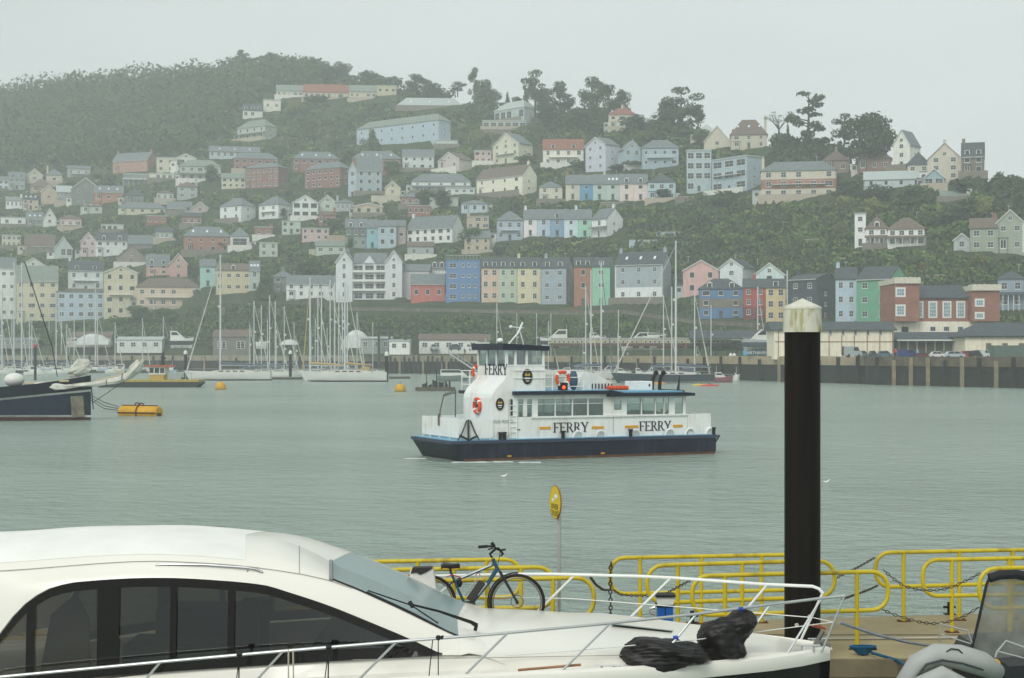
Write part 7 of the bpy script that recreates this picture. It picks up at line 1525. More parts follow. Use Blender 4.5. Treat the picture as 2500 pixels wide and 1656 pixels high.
# yellow oval sign
def sign():
    d = 23.4; b = P(1365, 0, d); t = thing('cruise_sign', 'yellow round sign seen edge-on atop a slim grey pole', 'sign', (b.x, d, DZ)); q = MB(); z0 = EYE + (HYP - 1190) / FPX * d - DZ
    q.tube([(0, 0, 0), (0, 0, z0)], .028, 10); q.build('pole', STEEL, t, True)
    r = 40 / FPX * d; zc = EYE + (HYP - 1226) / FPX * d - DZ; q = MB(); q.prism([(r * math.cos(i * .2618), r * math.sin(i * .2618)) for i in range(24)], -.01, .01); disc = q.build('disc', YEL2, t); disc.location = (-.055, -.04, zc); disc.rotation_euler = (0, 0, R(-72))
    q = MB(); q.tube([(r * math.cos(i * .2618), 0, r * math.sin(i * .2618)) for i in range(24)], .012, 6, True); q.build('rim', mat('sign_rim', '8a5f2a', .6), disc)
    for txt, z in (('RIVER', -.07), ('CRUISE', -.17)): tm = textmesh(txt, .12); tm.materials.append(BLACK); inst('lettering', tm, disc, (0, -.013, z), (R(90), 0, 0))
    q = MB(); q.ell((.05, -.014, .09), (.08, .004, .035), 10, 6); q.ell((-.08, -.014, .03), (.05, .004, .03), 10, 6); q.build('boat_symbol', WHITE, disc)
YEL2 = mat('sign_yellow', 'd0b81e', .45, var=.06)
sign()
# service pedestal
d = 22.3; c = P(1623, 0, d); t = thing('service_pedestal', 'blue mooring service pedestal with white lamp head', 'pedestal', (c.x, d, DZ)); W = lambda py: EYE + (HYP - py) / FPX * d - DZ; w_ = 21 / FPX * d
q = MB(); q.box(-w_ * .9, -.006, -.1, .1, 0, W(1479)); q.box(.006, w_ * .9, -.1, .1, 0, W(1479)); q.build('body', mat('pedestal_blue', '1c5aa8', .4), t, bevel=.008)
q = MB(); q.box(-w_ * 1.05, w_ * 1.05, -.12, .12, W(1479), W(1474)); q.box(-w_ * 1.15, w_ * 1.15, -.14, .14, W(1455), W(1450)); q.build('collar', BLACK, t)
q = MB(); q.prism([(-w_ * .9, W(1474)), (w_ * .9, W(1474)), (w_ * 1.05, W(1455)), (-w_ * 1.05, W(1455))], -.11, .11); q.build('lamp_head', mat('lamp_white', 'd8dad3', .4), t)
q = MB(); q.tube([(-w_ - .02, -.02, W(1482)), (-w_ - .09, -.02, W(1486)), (-w_ - .09, -.02, W(1494)), (-w_ - .01, -.02, W(1500))], .025, 8); q.build('tap', STEEL, t, True)
# small black bollards on the pontoon
for px, py, lb in ((2318, 1500, 'black cross shaped bollard on the pontoon far edge'), (1690, 1522, 'black bollard behind the dark bags')):
    d = (EYE - DZ) * FPX / (py - HYP); c = P(px, py, d); t = thing('bollard', lb, 'bollard', (c.x, c.y, DZ)); q = MB(); q.tube([(0, 0, 0), (0, 0, .2)], .035, 10); q.tube([(-.1, 0, .12), (.1, 0, .12)], .02, 8); q.box(-.09, .09, -.07, .07, 0, .015); q.build('post', BLACK, t, True)

# ================================================================ white motor yacht
YW = mat('gelcoat', 'dedcd2', .22, var=.03, scale=.8); YW.node_tree.nodes['Principled BSDF'].inputs['Specular IOR Level'].default_value = .5
YBLK = mat('window_black', '12100c', .12, var=.1); HULLB = mat('hull_black', '14120f', .25, var=.1)
YC = 19.0
yg = [(-400, 1740), (0, 1715), (400, 1695), (800, 1675), (1200, 1655), (1400, 1647), (1589, 1636), (1724, 1627), (1886, 1611), (1960, 1600), (2027, 1586)]
hbt = [(-400, 1.95), (1000, 1.95), (1300, 1.85), (1500, 1.65), (1700, 1.3), (1850, .9), (1950, .52), (2000, .26), (2028, .02)]
y2b = [(-400, 1720), (0, 1690), (250, 1652), (500, 1633), (700, 1620), (900, 1610), (1080, 1600)]
y2 = [(-400, 1700), (-60, 1640), (-20, 1572), (0, 1545), (30, 1506), (60, 1475), (90, 1453), (120, 1437), (150, 1428), (180, 1422), (300, 1413), (400, 1411), (500, 1415), (640, 1428), (700, 1445), (800, 1478), (900, 1518), (1000, 1560), (1080, 1598)]
y3 = [(-400, 1410), (0, 1395), (330, 1372), (500, 1376), (650, 1390), (810, 1420), (950, 1478), (1095, 1548), (1130, 1562)]
y4 = [(-400, 1308), (0, 1297), (150, 1287), (300, 1283), (420, 1284), (600, 1298), (680, 1307), (740, 1325), (808, 1350), (900, 1395), (1000, 1441), (1060, 1472), (1125, 1503)]
ycr = [(1080, 1495), (1130, 1504), (1260, 1512), (1400, 1524), (1500, 1535), (1650, 1550), (1860, 1568), (2000, 1582), (2028, 1586)]
def Z(py, d): return EYE + (HYP - py) / FPX * d
def XP(px): return (px - CXP) / FPX * YC      # the yacht's own length axis, on its centreline
def yacht():
    t = thing('motor_yacht', 'large white motor yacht with dark side windows moored in the foreground', 'motor yacht', (XP(900), YC, 0))
    # a point with offset o from centreline whose image row is py on the near side
    def pt(px, o, py, near=True): d = YC - o; return [(px - CXP) / FPX * YC * (1 - o * .0), 0, Z(py, d)]
    def X(px, o): return (px - CXP) / FPX * (YC - o)      # x such that the near side lands at column px
    def sec(px):
        hb = itp(hbt, px); g = Z(itp(yg, px), YC - hb); return hb, g
    sts = [-400, -200, -60, -20, 0, 30, 60, 90, 120, 150, 180, 210, 240, 270] + list(range(300, 800, 25)) + [808] + list(range(825, 1080, 15)) + [1080, 1095, 1110, 1122]
    # rows: offsets and z for the cabin
    def cab(px):
        s1 = (1.52, Z(itp(y2b, px), YC - 1.52)); s2 = (1.45, Z(smt(y2, px), YC - 1.45)); s3 = (1.26, Z(smt(y3, px), YC - 1.26)); zt_ = Z(smt(y4, px), YC)
        if s2[1] < s1[1]: s2 = (1.45, s1[1] + .01)
        if s3[1] < s2[1]: s3 = (1.26, s2[1] + .01)
        zt_ = max(min(s3[1] + (Z(smt(y4, px), YC + 1.26 * math.cos(R(a))) - s3[1]) / math.sin(R(a)) for a in (90, 72, 54, 36)), s3[1] + .02)
        mids = [(1.26 * math.cos(a), s3[1] + (zt_ - s3[1]) * math.sin(a)) for a in (R(18), R(36), R(54), R(72))]
        return [s1, s2, (1.40, s2[1] + (s3[1] - s2[1]) * .55), s3] + mids + [(0, zt_)]
    G = [(px, cab(px)) for px in sts]
    def strip(rows, rng_, name, m, mi=None, smooth=True, off=0., both=True, par=None):
        q = MB()
        for sgn in ((1, -1) if both is True else (both,)):
            vs = []; idx = [k for k, (px, _) in enumerate(G) if rng_[0] <= px <= rng_[1]]
            for k in idx:
                px, c = G[k]
                for r_ in rows: o, z = c[r_]; vs.append((X(px, max(o, 0) * 1.0) if True else 0, YC - sgn * (o + off * (o > .3)), z + off))
            n = len(rows); fs = []
            for i in range(len(idx) - 1):
                for j in range(n - 1):
                    f = (i * n + j, i * n + j + 1, (i + 1) * n + j + 1, (i + 1) * n + j); fs.append(f[::-1] if sgn > 0 else f)
            q.add(vs, fs)
        return q.build(name, m, par or t, smooth, world=True)
    strip([1, 2, 3], (-400, 1122), 'cabin_side', YW); strip([0, 1], (1080, 1122), 'cabin_side', YW); strip([3, 4, 5, 6, 7, 8], (-400, 808), 'coachroof', YW)
    strip([3, 4], (808, 1122), 'windscreen_pillar', YW, both=1); strip([3, 4], (808, 1122), 'windscreen_pillar', YW, both=-1)
    cov = strip([4, 5, 6, 7, 8], (-400, 600), 'roof_cover', mat('roof_canvas', 'dfe0da', .7, var=.05, scale=2., bump=.3), off=.002)
    wsm = mat('windscreen_glass', '7f9492', .28, var=0); wsm.node_tree.nodes['Principled BSDF'].inputs['Specular IOR Level'].default_value = 1.0
    ws = strip([4, 5, 6, 7, 8], (808, 1122), 'windscreen', wsm)
    q = MB(); k = [g for g in G if g[0] == 808][0]; q.tube([(X(808, o), YC - o, z + .005) for o, z in k[1][3:]], .025, 6); q.build('windscreen_trim', mat('trim_grey', '7d7f80', .5), ws, True, world=True)
    q = MB(); k = [g for g in G if g[0] >= 808]; q.tube([(X(px, c[4][0]), YC - c[4][0] - .01, c[4][1] + .006) for px, c in k], .014, 5); q.build('windscreen_seal', BLACK, ws, True, world=True)
    # tinted side windows both sides with black surround
    tint = clearglass('tinted', (.24, .215, .175), .93)
    for sgn in (1, -1):
        gl = MB(); fr_ = MB(); idx = [g for g in G if -60 <= g[0] <= 1080]; vs = []; fs = []
        for px, c in idx: vs += [(X(px, 1.5), YC - sgn * (c[0][0] - .03), c[0][1]), (X(px, 1.5), YC - sgn * (c[1][0] - .03), c[1][1])]
        for i in range(len(idx) - 1): fs.append((2 * i, 2 * i + 1, 2 * i + 3, 2 * i + 2))
        gl.add(vs, fs); gw = gl.build('side_window', tint, t, world=True)
        def band(f0a, f1a, name):
            q = MB(); vs = []; fs = []
            for px, c in idx:
                (o0, z0), (o1, z1) = c[0], c[1]; H0 = z1 - z0
                for f in (f0a, f1a): ff = min(1, max(0, f(H0))); vs.append((X(px, 1.5), YC - sgn * (o0 + (o1 - o0) * ff + .004), z0 + H0 * ff))
            for i in range(len(idx) - 1): fs.append((2 * i, 2 * i + 1, 2 * i + 3, 2 * i + 2))
            q.add(vs, fs); q.build(name, YBLK, gw, world=True)
        band(lambda h: 1 - .1 / max(h, .11), lambda h: 1, 'window_surround'); band(lambda h: 0, lambda h: .12 / max(h, .13), 'window_surround')
        for a, b in ((62, 84), (236, 290), (414, 430), (555, 572)):
            q = MB(); ca, cb_ = cab(a), cab(b); q.add([(X(a, 1.5), YC - sgn * 1.515, ca[0][1]), (X(b, 1.5), YC - sgn * 1.515, cb_[0][1]), (X(b, 1.5), YC - sgn * 1.45, cb_[1][1]), (X(a, 1.5), YC - sgn * 1.45, ca[1][1])], [(0, 1, 2, 3)]); q.build('mullion', YBLK, gw, world=True)
    # inside: floor, seats, console
    q = MB(); q.box(X(-400, 0), X(1100, 0), YC - 1.4, YC + 1.4, 1.5, 1.55); q.build('cabin_floor', mat('cabin_dark', '2b251e', .8), t, world=True)
    q = MB(); q.box(X(300, 1), X(560, 1), YC - 1.1, YC - .3, 1.55, 2.15); q.box(X(570, 1), X(640, 1), YC - 1.1, YC - .4, 1.55, 2.6); q.box(X(760, 1), X(960, 1), YC - 1.2, YC + 1.2, 1.55, 2.15); q.box(X(300, 1), X(560, 1), YC + .6, YC + 1.2, 1.55, 2.3); q.build('saloon_seats', mat('seat_brown', '3d332a', .7), t, bevel=.04, world=True)
    q = MB(); q.prism([(X(95, 1), 1.6), (X(225, 1), 1.6), (X(222, 1), 2.45), (X(190, 1), 2.75), (X(130, 1), 2.5)], YC - 1.1, YC - 1.05); q.build('curtain', mat('curtain_taupe', '8a8072', .9), t, world=True)
    # deck and foredeck as one lofted moulding
    fs_ = [-400, 0, 400, 800, 1000, 1080, 1130, 1200, 1300, 1400, 1500, 1589, 1650, 1724, 1800, 1860, 1886, 1930, 1960, 2000, 2027]
    q = MB(); rings = []
    for px in fs_:
        hb, g = sec(px); zc = Z(itp(ycr, px), YC); zc = max(zc, g + .02); k_ = min(1, max(0, (2027 - px) / 500)); xx = lambda o: X(px, o)
        cabk = px <= 1080; in_ = min(1.54, hb * .82); zin = g + .02
        if px <= 1080: zr = Z(itp(y2b, px), YC - 1.52)
        else: zr = g + .16 * k_ + .01
        half = [(hb, g - .13), (hb + .03, g - .05), (hb + .01, g + .02), (hb - .05, g + .045), (hb - .09, g + .0), (in_, zin), (in_ - .06 * k_, zr if not cabk else zr - .01)]
        if px > 1080: a = in_ - .06 * k_; half += [(a * .75, zr + (zc - zr) * .6), (a * .4, zr + (zc - zr) * .92), (0, zc)]
        else: half += [(1.3, zr - .02), (.6, zr - .02), (0, zr - .02)]
        xs_ = [(X(px, o), o, z) for o, z in half]
        rings.append([(x, YC - o, z) for x, o, z in xs_] + [(x, YC + o, z) for x, o, z in xs_[:-1][::-1]])
    q.loft(rings, False, False); q.build('deck_moulding', YW, t, True, world=True)
    # bridging surface from windscreen foot to foredeck
    q = MB(); rings = []
    k = [g for g in G if g[0] == 1110][0][1]
    rings.append([(X(1110, o), YC - o, z - .012) for o, z in k] + [(X(1110, o), YC + o, z - .012) for o, z in k[:-1][::-1]])
    for px, fz in ((1128, .8), (1145, .5), (1180, .22), (1240, .05), (1330, 0)):
        zc = Z(itp(ycr, px), YC); hb, g = sec(px); r_ = []
        for o, z in k: dp = max(0, px - 1145) / 185; zz = zc - (o / 1.6) ** 2 * (.12 + .3 * dp) + .005 - .1 * dp * dp; r_.append((X(px, o), o, zz * (1 - fz) + (z - (px - 1110) * .001) * fz))
        rings.append([(x, YC - o, z) for x, o, z in r_] + [(x, YC + o, z) for x, o, z in r_[:-1][::-1]])
    q.loft(rings, False, False); q.build('foredeck_trunk', YW, t, True, world=True)
    # black hull below
    q = MB(); rings = []
    for px in fs_:
        hb, g = sec(px); xs_ = [(X(px, hb), hb, g - .125), (X(px, hb) - .02, hb * .93, g - .5), (X(px, hb) - .1 * (px > 1500), hb * .8, .4), (X(px, hb) - .5 * (px > 1500), hb * .5, -.3)]
        rings.append([(x, YC - o, z) for x, o, z in xs_] + [(x, YC + o, z) for x, o, z in xs_[::-1]])
    q.loft(rings, True, False); q.build('hull', HULLB, t, True, world=True)
    # rails: near, far; each stanchion by its own
    def nw(px, py, o): return (X(px, o), YC - o, Z(py, YC - o))
    on = lambda px: max(.12, itp(hbt, px) - .08)
    near = [(-120, 1662), (0, 1653), (392, 1616), (640, 1594), (965, 1567), (1200, 1549), (1490, 1522), (1697, 1500), (1881, 1476), (2005, 1461), (2062, 1455)]
    q = MB(); q.tube([nw(px, py, itp(hbt, min(px, 1990)) - .08) for px, py in near], .017, 8); q.build('bow_rail', STEEL, t, True, world=True)
    farr = [(930, 1410), (955, 1409), (1271, 1402), (1353, 1402), (1556, 1407), (1643, 1411), (1870, 1427), (1984, 1432), (2000, 1438), (2009, 1449)]
    q = MB(); q.tube([nw(px, py, -(itp(hbt, min(px, 1990)) - .08)) for px, py in farr] + [nw(2062, 1455, itp(hbt, 1990) - .08)][:0], .02, 8); q.build('far_bow_rail', WHITE, t, True, world=True)
    for (a, b, c, d_) in ((392, 1616, 330, 1690), (692, 1589, 600, 1690), (968, 1567, 850, 1685), (1240, 1545, 1115, 1668), (1488, 1523, 1355, 1655), (1700, 1500, 1586, 1640), (1881, 1476, 1773, 1625), (2005, 1462, 1916, 1606), (2062, 1455, 2006, 1592)):
        q = MB(); q.tube([nw(a, b, itp(hbt, min(a, 1990)) - .08), nw(c, d_, itp(hbt, min(c, 1990)) - .06)], .014, 7); q.build('stanchion', STEEL, t, True, world=True)
    for (a, b, c, d_) in ((1404, 1403, 1300, 1506), (1638, 1411, 1518, 1528), (1873, 1428, 1768, 1552), (2008, 1449, 1952, 1570)):
        q = MB(); q.tube([nw(a, b, -(itp(hbt, min(a, 1990)) - .08)), nw(c, d_, -(itp(hbt, min(c, 1990)) - .08))], .016, 7); q.build('stanchion', WHITE, t, True, world=True)
    q = MB(); q.tube([nw(1240, 1600, 1.75), nw(1400, 1589, 1.6), nw(1700, 1562, 1.1), nw(2035, 1519, .2)], .006, 5); q.tube([nw(955, 1450, -1.85), nw(1400, 1462, -1.7), nw(1700, 1485, -1.2), nw(1984, 1508, -.35), nw(2035, 1519, .15)], .006, 5); q.build('guard_wire', WHITE, t, world=True)
    # handrail on roof
    q = MB(); q.tube([nw(376, 1387, 1.33), nw(384, 1380, 1.33), nw(400, 1378, 1.33), nw(500, 1379, 1.33), nw(600, 1386, 1.33), nw(625, 1390, 1.33), nw(641, 1398, 1.34)], .014, 7)
    for a in (412, 604): q.tube([nw(a, 1380 if a < 500 else 1387, 1.33), nw(a, 1390 if a < 500 else 1397, 1.35)], .007, 6)
    q.build('roof_handrail', mat('handrail_steel', '8d8f90', .3, .7), t, True, world=True)
    # wiper
    q = MB(); o = 1.1; q.tube([nw(1165, 1528, .95), nw(1150, 1519, .95), nw(1070, 1492, 1.0), nw(1004, 1476, 1.03)], [.03, .022, .014, .012], 7); q.tube([nw(1163, 1527, .95), nw(1160, 1540, .95)], .022, 7)
    q.tube([nw(895, 1445, 1.17), nw(960, 1474, 1.17), nw(1010, 1498, 1.17), nw(1092, 1541, 1.17)], .008, 6); q.tube([nw(898, 1442, 1.15), nw(1004, 1478, 1.1), nw(1070, 1522, 1.13)], .009, 6); q.tube([nw(1000, 1470, 1.06), nw(1008, 1482, 1.1)], .025, 6); q.build('wiper', BLACK, t, True, world=True)
    # cleats
    def cleat(px, py, o, s=1.):
        c = nw(px, py, o); q = MB()
        for e in (-.07, .07): q.tube([(c[0] + e * s, c[1], c[2]), (c[0] + e * s, c[1], c[2] + .07 * s)], .014, 7)
        q.tube([(c[0] - .15 * s, c[1], c[2] + .078 * s), (c[0] + .15 * s, c[1], c[2] + .078 * s)], [.008, .012], 7); q.build('cleat', STEEL, t, True, world=True)
    cleat(1484, 1642, 1.55); cleat(1972, 1592, .35); cleat(1996, 1572, -.25, .8)
    q = MB(); a, b = nw(1265, 1636, 1.78), nw(1418, 1623, 1.62); q.tube([a, b], .016, 5); q.build('teak_strip', mat('teak', '9a7355', .7, var=.2, scale=6.), t, world=True)
    q = MB(); c = [nw(1490, 1531, -.1), nw(1640, 1548, -.1), nw(1650, 1543, -.75), nw(1500, 1525, -.75)]; c = [(x, y, z + .035) for x, y, z in c]; q.add(c, [(0, 1, 2, 3)]); q.build('deck_hatch', wsm, t, world=True)
    # dark fender strops and knots on the near rail
    for px, py, w_, lb in ((585, 1597, .05, 'strap'), (803, 1580, .055, 'strap')):
        a = nw(px, py, 1.87); q = MB(); q.tube([(a[0] - .03, a[1], a[2] + .0), (a[0] + .03, a[1], a[2])], .03, 8); q.tube([(a[0], a[1] - .02, a[2]), (a[0] - .01, a[1] - .02, a[2] - .6)], .008, 5); q.tube([(a[0], a[1] + .02, a[2]), (a[0] - .08, a[1] + .02, a[2] - .6)], .006, 5); q.build('fender_strop', BLACK, t, world=True)
    a = nw(1070, 1558, 1.84); q = MB(); q.ell(a, (.03, .03, .03), 7, 5, .3); q.ell((a[0] + .04, a[1], a[2] + .01), (.025, .025, .02), 7, 5, .3); q.tube([a, (a[0] + .0, a[1], a[2] - .6)], .006, 5); q.tube([(a[0] - .06, a[1], a[2]), (a[0] - .12, a[1], a[2] - .6)], .006, 5); q.build('fender_strop', BLACK, t, world=True)
    a = nw(705, 1588, 1.86); q = MB(); q.tube([(a[0], a[1] - .02, a[2] + .02), (a[0], a[1] - .02, a[2] - .55)], .009, 5); q.tube([(a[0] + .05, a[1] - .02, a[2] + .01), (a[0] + .06, a[1] - .02, a[2] - .55)], .009, 5); q.build('rope_bight', mat('rope_cream', 'b8b09a', .8), t, world=True)
    for px, py in ((1808, 1488), (1649, 1558)): a = nw(px, py, itp(hbt, px) - .08); q = MB(); q.tube([(a[0] - .025, a[1], a[2]), (a[0] + .03, a[1], a[2] + .005)], .025, 8); q.build('blue_tie', mat('tie_blue', '23419a', .6), t, world=True)
    q = MB(); q.tube([nw(1984, 1527, .3), nw(2000, 1530, .25), nw(2016, 1536, .2)], [.02, .022, .012], 7); q.build('snap_hook', mat('hook_orange', 'b05a3a', .6), t, world=True)
    q = MB(); q.tube([nw(2010, 1540, 0), nw(1990, 1575, 0)], .03, 6); q.tube([nw(1998, 1568, .1), nw(2024, 1578, .0)], .035, 6); q.build('windlass', mat('windlass_grey', '77766f', .4, .5), t, world=True)
    # panel seams
    q = MB(); sm = mat('seam', '8f8e86', .6, var=0)
    q.tube([(X(731, o), YC - o, z + .003) for o, z in cab(731)[3:]], .004, 4); q.tube([nw(px, smt(y3, px) - 1, 1.27) for px in range(-100, 900, 60)], .004, 4); q.tube([nw(860, 1611, 1.6), nw(1200, 1606, 1.58), nw(1521, 1600, 1.35)], .004, 4); q.build('panel_seam', sm, t, world=True)
    return t
yacht()
# dark fenders wrapped in bags on the foredeck
def lumpy(name, label, cat, px, py, o, sx, sy, sz, seed, tilt=0., m=None, top=.0):
    d = YC - o; c = P(px, py, d); t = thing(name, label, cat, c, 0); g = random.Random(seed); q = MB(); nu, nv = 110, 64; vs = []
    for i in range(nv + 1):
        th = math.pi * i / nv
        for j in range(nu):
            ph = 2 * math.pi * j / nu; x = math.copysign(abs(math.sin(th) * math.cos(ph)) ** .75, math.cos(ph)); y = math.copysign(abs(math.sin(th) * math.sin(ph)) ** .75, math.sin(ph)); z = math.copysign(abs(math.cos(th)) ** .8, math.cos(th))
            k = 1 + .1 * math.sin(3.1 * x + seed * 1.7 + 4 * z) + .04 * math.sin(4 * y + 3 * x + seed) + .03 * math.sin(8 * (x + z) + seed) - .07 * abs(math.sin(5 * x - 4 * z + 2 * y + seed)) ** .5 + .04 * abs(math.sin(11 * z + 7 * y))
            X_, Z_ = x * sx * k, z * sz * k; 
            if z > 0: X_ += tilt * z * sx
            vs.append((X_, y * sy * k, Z_ + sz))
    q.add(vs, [(i * nu + j, (i + 1) * nu + j, (i + 1) * nu + (j + 1) % nu, i * nu + (j + 1) % nu) for i in range(nv) for j in range(nu)]); o_ = q.build('cover', m, t, True); tx = bpy.data.textures.new('folds', 'CLOUDS'); tx.noise_scale = .5; tx.noise_depth = 0; tx.cloud_type = 'GRAYSCALE'; tx.noise_basis = 'VORONOI_F2_F1'; md = o_.modifiers.new('folds', 'DISPLACE'); md.texture = tx; md.strength = -.09; md.mid_level = .25; md.texture_coords = 'LOCAL'; return t
BAG = mat('bag_black', '141210', .5, var=.3, scale=6., bump=.5); BAG.node_tree.nodes['Principled BSDF'].inputs['Specular IOR Level'].default_value = .35
lumpy('covered_bundle', 'low black sheeted bundle lying on the yacht foredeck', 'bundle', 1622, 1634, 1.25, .47, .26, .165, 3, -.1, BAG)
lumpy('covered_bundle', 'tall black sheeted bundle leaning up under the bow rail', 'bundle', 1765, 1620, .85, .31, .24, .30, 5, .45, BAG)
# mooring rope from bow to pontoon, blue rope on cleat
q = MB(); a, b = P(2050, 1520, 19.1), P(2290, 1580, 21.6); q.tube([a, a.lerp(b, .33) + Vector((0, 0, -.04)), a.lerp(b, .66) + Vector((0, 0, -.04)), b], .02, 6); o = q.build('mooring_rope', mat('rope_grey', '8d9298', .9, var=.2, scale=20.), None, True); tag(o, 'grey mooring rope stretched from the yacht bow across the pontoon', 'rope')
q = MB(); c = P(2107, 1592, 22.2); c.z = DZ + .03
for i in range(5): q.tube([(c.x + (.05 + .02 * i) * 1.4 * math.cos(x + i), c.y + (.03 + .01 * i) * math.sin(x + i), DZ + .03 + .025 * i) for x in [2 * math.pi * k / 12 for k in range(12)]], .016, 5, True)
e = P(2230, 1640, 20.); q.tube([(c.x + .1, c.y - .1, DZ + .06), (c.x + .35, 21.6, DZ + .05), e], .022, 6); o = q.build('mooring_rope', mat('rope_blue', '16506e', .8, var=.2, scale=20.), None, True); tag(o, 'blue mooring rope coiled on a cleat at the pontoon edge', 'rope')
t = thing('mooring_cleat', 'dark iron cleat holding the blue rope', 'cleat', (c.x, c.y + .02, DZ)); q = MB(); q.tube([(-.2, 0, .09), (.2, 0, .09)], [.012, .018], 7); q.tube([(0, 0, 0), (0, 0, .09)], .03, 7); q.build('horn', DARKG, t, True)

# ================================================================ bicycle on the yacht's side deck
def bicycle():
    d = 20.45; c = P(1155, 1537, d); t = thing('bicycle', 'dark teal electric bicycle with grey pannier leaning on the yacht far rail', 'bicycle', c)
    W = lambda px, py, dd=0.: P(px, py, d + dd); TEAL = mat('frame_teal', '26495a', .3, var=.05); RB = mat('tyre', '1b1a19', .8, var=.1)
    for cx, cy, nm in ((1262.5, 1470, 'front_wheel'), (1046, 1472, 'rear_wheel')):
        C0 = W(cx, cy); r = 65.0 / FPX * d; q = MB(); q.tube([(C0.x + r * math.cos(a), C0.y, C0.z + r * math.sin(a)) for a in [2 * math.pi * i / 48 for i in range(48)]], .021, 8, True); w_ = q.build(nm, RB, t, True, world=True)
        r2 = r - .035; q = MB(); q.tube([(C0.x + r2 * math.cos(a), C0.y, C0.z + r2 * math.sin(a)) for a in [2 * math.pi * i / 48 for i in range(48)]], .011, 6, True); q.build('rim', mat('rim_grey', '6d6a64', .4, .4), w_, True, world=True)
        q = MB()
        for i in range(28): a = 2 * math.pi * i / 28; e = .02 if i % 2 else -.02; q.tube([(C0.x + .02 * math.cos(a + .5), C0.y + e, C0.z + .02 * math.sin(a + .5)), (C0.x + r2 * math.cos(a), C0.y, C0.z + r2 * math.sin(a))], .0016, 3)
        q.build('spokes', WIRE, w_, world=True)
        q = MB(); q.tube([(C0.x, C0.y - .05, C0.z), (C0.x, C0.y + .05, C0.z)], .022, 10); q.tube([(C0.x + .08 * math.cos(a), C0.y + .04, C0.z + .08 * math.sin(a)) for a in [2 * math.pi * i / 20 for i in range(20)]], .005, 5, True); q.build('hub', BLACK, w_, True, world=True)
        q = MB(); r3 = r + .035; a0, a1 = ((.22, 2.0) if 'front' in nm else (.9, 3.3)); q.tube([(C0.x + r3 * math.cos(a0 * math.pi / 2 + (a1 - a0) * math.pi / 2 * i / 10), C0.y, C0.z + r3 * math.sin(a0 * math.pi / 2 + (a1 - a0) * math.pi / 2 * i / 10)) for i in range(11)] if 'rear' in nm else [(C0.x + r3 * math.cos(R(88) + R(110) * i / 10), C0.y, C0.z + r3 * math.sin(R(88) + R(110) * i / 10)) for i in range(11)], .012, 6); q.build('mudguard', BLACK, t, True, world=True)
    q = MB(); q.tube([W(1203, 1364), W(1217, 1394)], .026, 10); q.tube([W(1206, 1378), W(1109, 1419)], .019, 10); q.tube([W(1214, 1388), W(1194, 1420), W(1152, 1473)], [.03, .028, .024], 10); q.tube([W(1101, 1398), W(1118, 1438), W(1136, 1478)], .018, 10); q.build('frame', TEAL, t, True, world=True)
    q = MB()
    for e in (-.05, .05): q.tube([W(1109, 1418, e * .4), W(1046, 1472, e)], .010, 7); q.tube([W(1136, 1480, e * .5), W(1046, 1472, e)], .011, 7)
    q.build('rear_stays', mat('frame_black', '23262a', .4), t, True, world=True)
    q = MB(); q.tube([W(1090, 1434, -.04), W(1071, 1450, -.05)], .016, 7); q.tube([W(1200, 1379, -.018), W(1125, 1411, -.018)], .010, 6); q.tube([W(1188, 1424, -.02), W(1166, 1453, -.02)], .014, 6); q.tube([W(1226, 1403, -.04), W(1230, 1411, -.04)], .014, 6); q.build('white_decal', mat('decal_white', 'c9ced0', .4, var=0), t, True, world=True)
    q = MB()
    for e in (-.055, .055): q.tube([W(1221, 1397, e), W(1240, 1430, e), W(1263, 1471, e)], [.02, .019, .015], 8)
    q.tube([W(1221, 1397, -.06), W(1221, 1397, .06)], .022, 8); q.build('fork', mat('frame_black'), t, True, world=True)
    q = MB(); q.tube([W(1202, 1362), W(1196, 1353), W(1211, 1339)], .017, 8); q.tube([W(1170, 1336, -.22), W(1192, 1334, -.2), W(1206, 1334, -.1), W(1212, 1340), W(1220, 1344, .12), W(1233, 1342, .25)], .014, 8); q.tube([W(1168, 1336, -.23), W(1190, 1334, -.2)], .02, 8); q.tube([W(1216, 1338, .0), W(1228, 1352, .1), W(1223, 1358, .1)], .014, 7); q.tube([W(1200, 1325, -.1), W(1207, 1334, -.1)], .022, 8); q.tube([W(1192, 1342, -.16), W(1204, 1338, -.1)], .01, 6); q.tube([W(1222, 1345, .1), W(1216, 1376, .05)], .005, 5); q.build('handlebar', BLACK, t, True, world=True)
    q = MB(); q.tube([W(1100, 1398), W(1099, 1388)], .014, 8); q.build('seat_post', BLACK, t, True, world=True)
    q = MB(); a = W(1077, 1378); q.loft([[(W(px, py).x, d + w_ * s, W(px, py + dy).z) for s, dy in ((-1, 2), (-.9, -2), (0, -4), (.9, -2), (1, 2), (.5, 8), (-.5, 8))] for px, py, w_ in ((1077, 1382, .05), (1082, 1378, .11), (1095, 1379, .1), (1108, 1380, .05), (1121, 1379, .03), (1123, 1383, .015))]); q.build('saddle', mat('saddle_brown', '241c18', .5), t, True, world=True)
    q = MB(); q.loft([[W(px + dx, py + dy, e) for dx, dy, e in ((-8, -5, -.05), (8, 5, -.05), (8, 5, .05), (-8, -5, .05))] for px, py in ((1178, 1420), (1160, 1446), (1146, 1466))]); q.build('battery', mat('battery_grey', '36322f', .5), t, bevel=.012, world=True)
    q = MB(); q.prism([(W(px, py).x, W(px, py).z) for px, py in ((1128, 1476), (1140, 1494), (1158, 1497), (1162, 1486), (1160, 1470), (1138, 1468))], d - .06, d + .06); q.build('motor', mat('motor_grey', '3a3631', .5), t, bevel=.012, world=True)
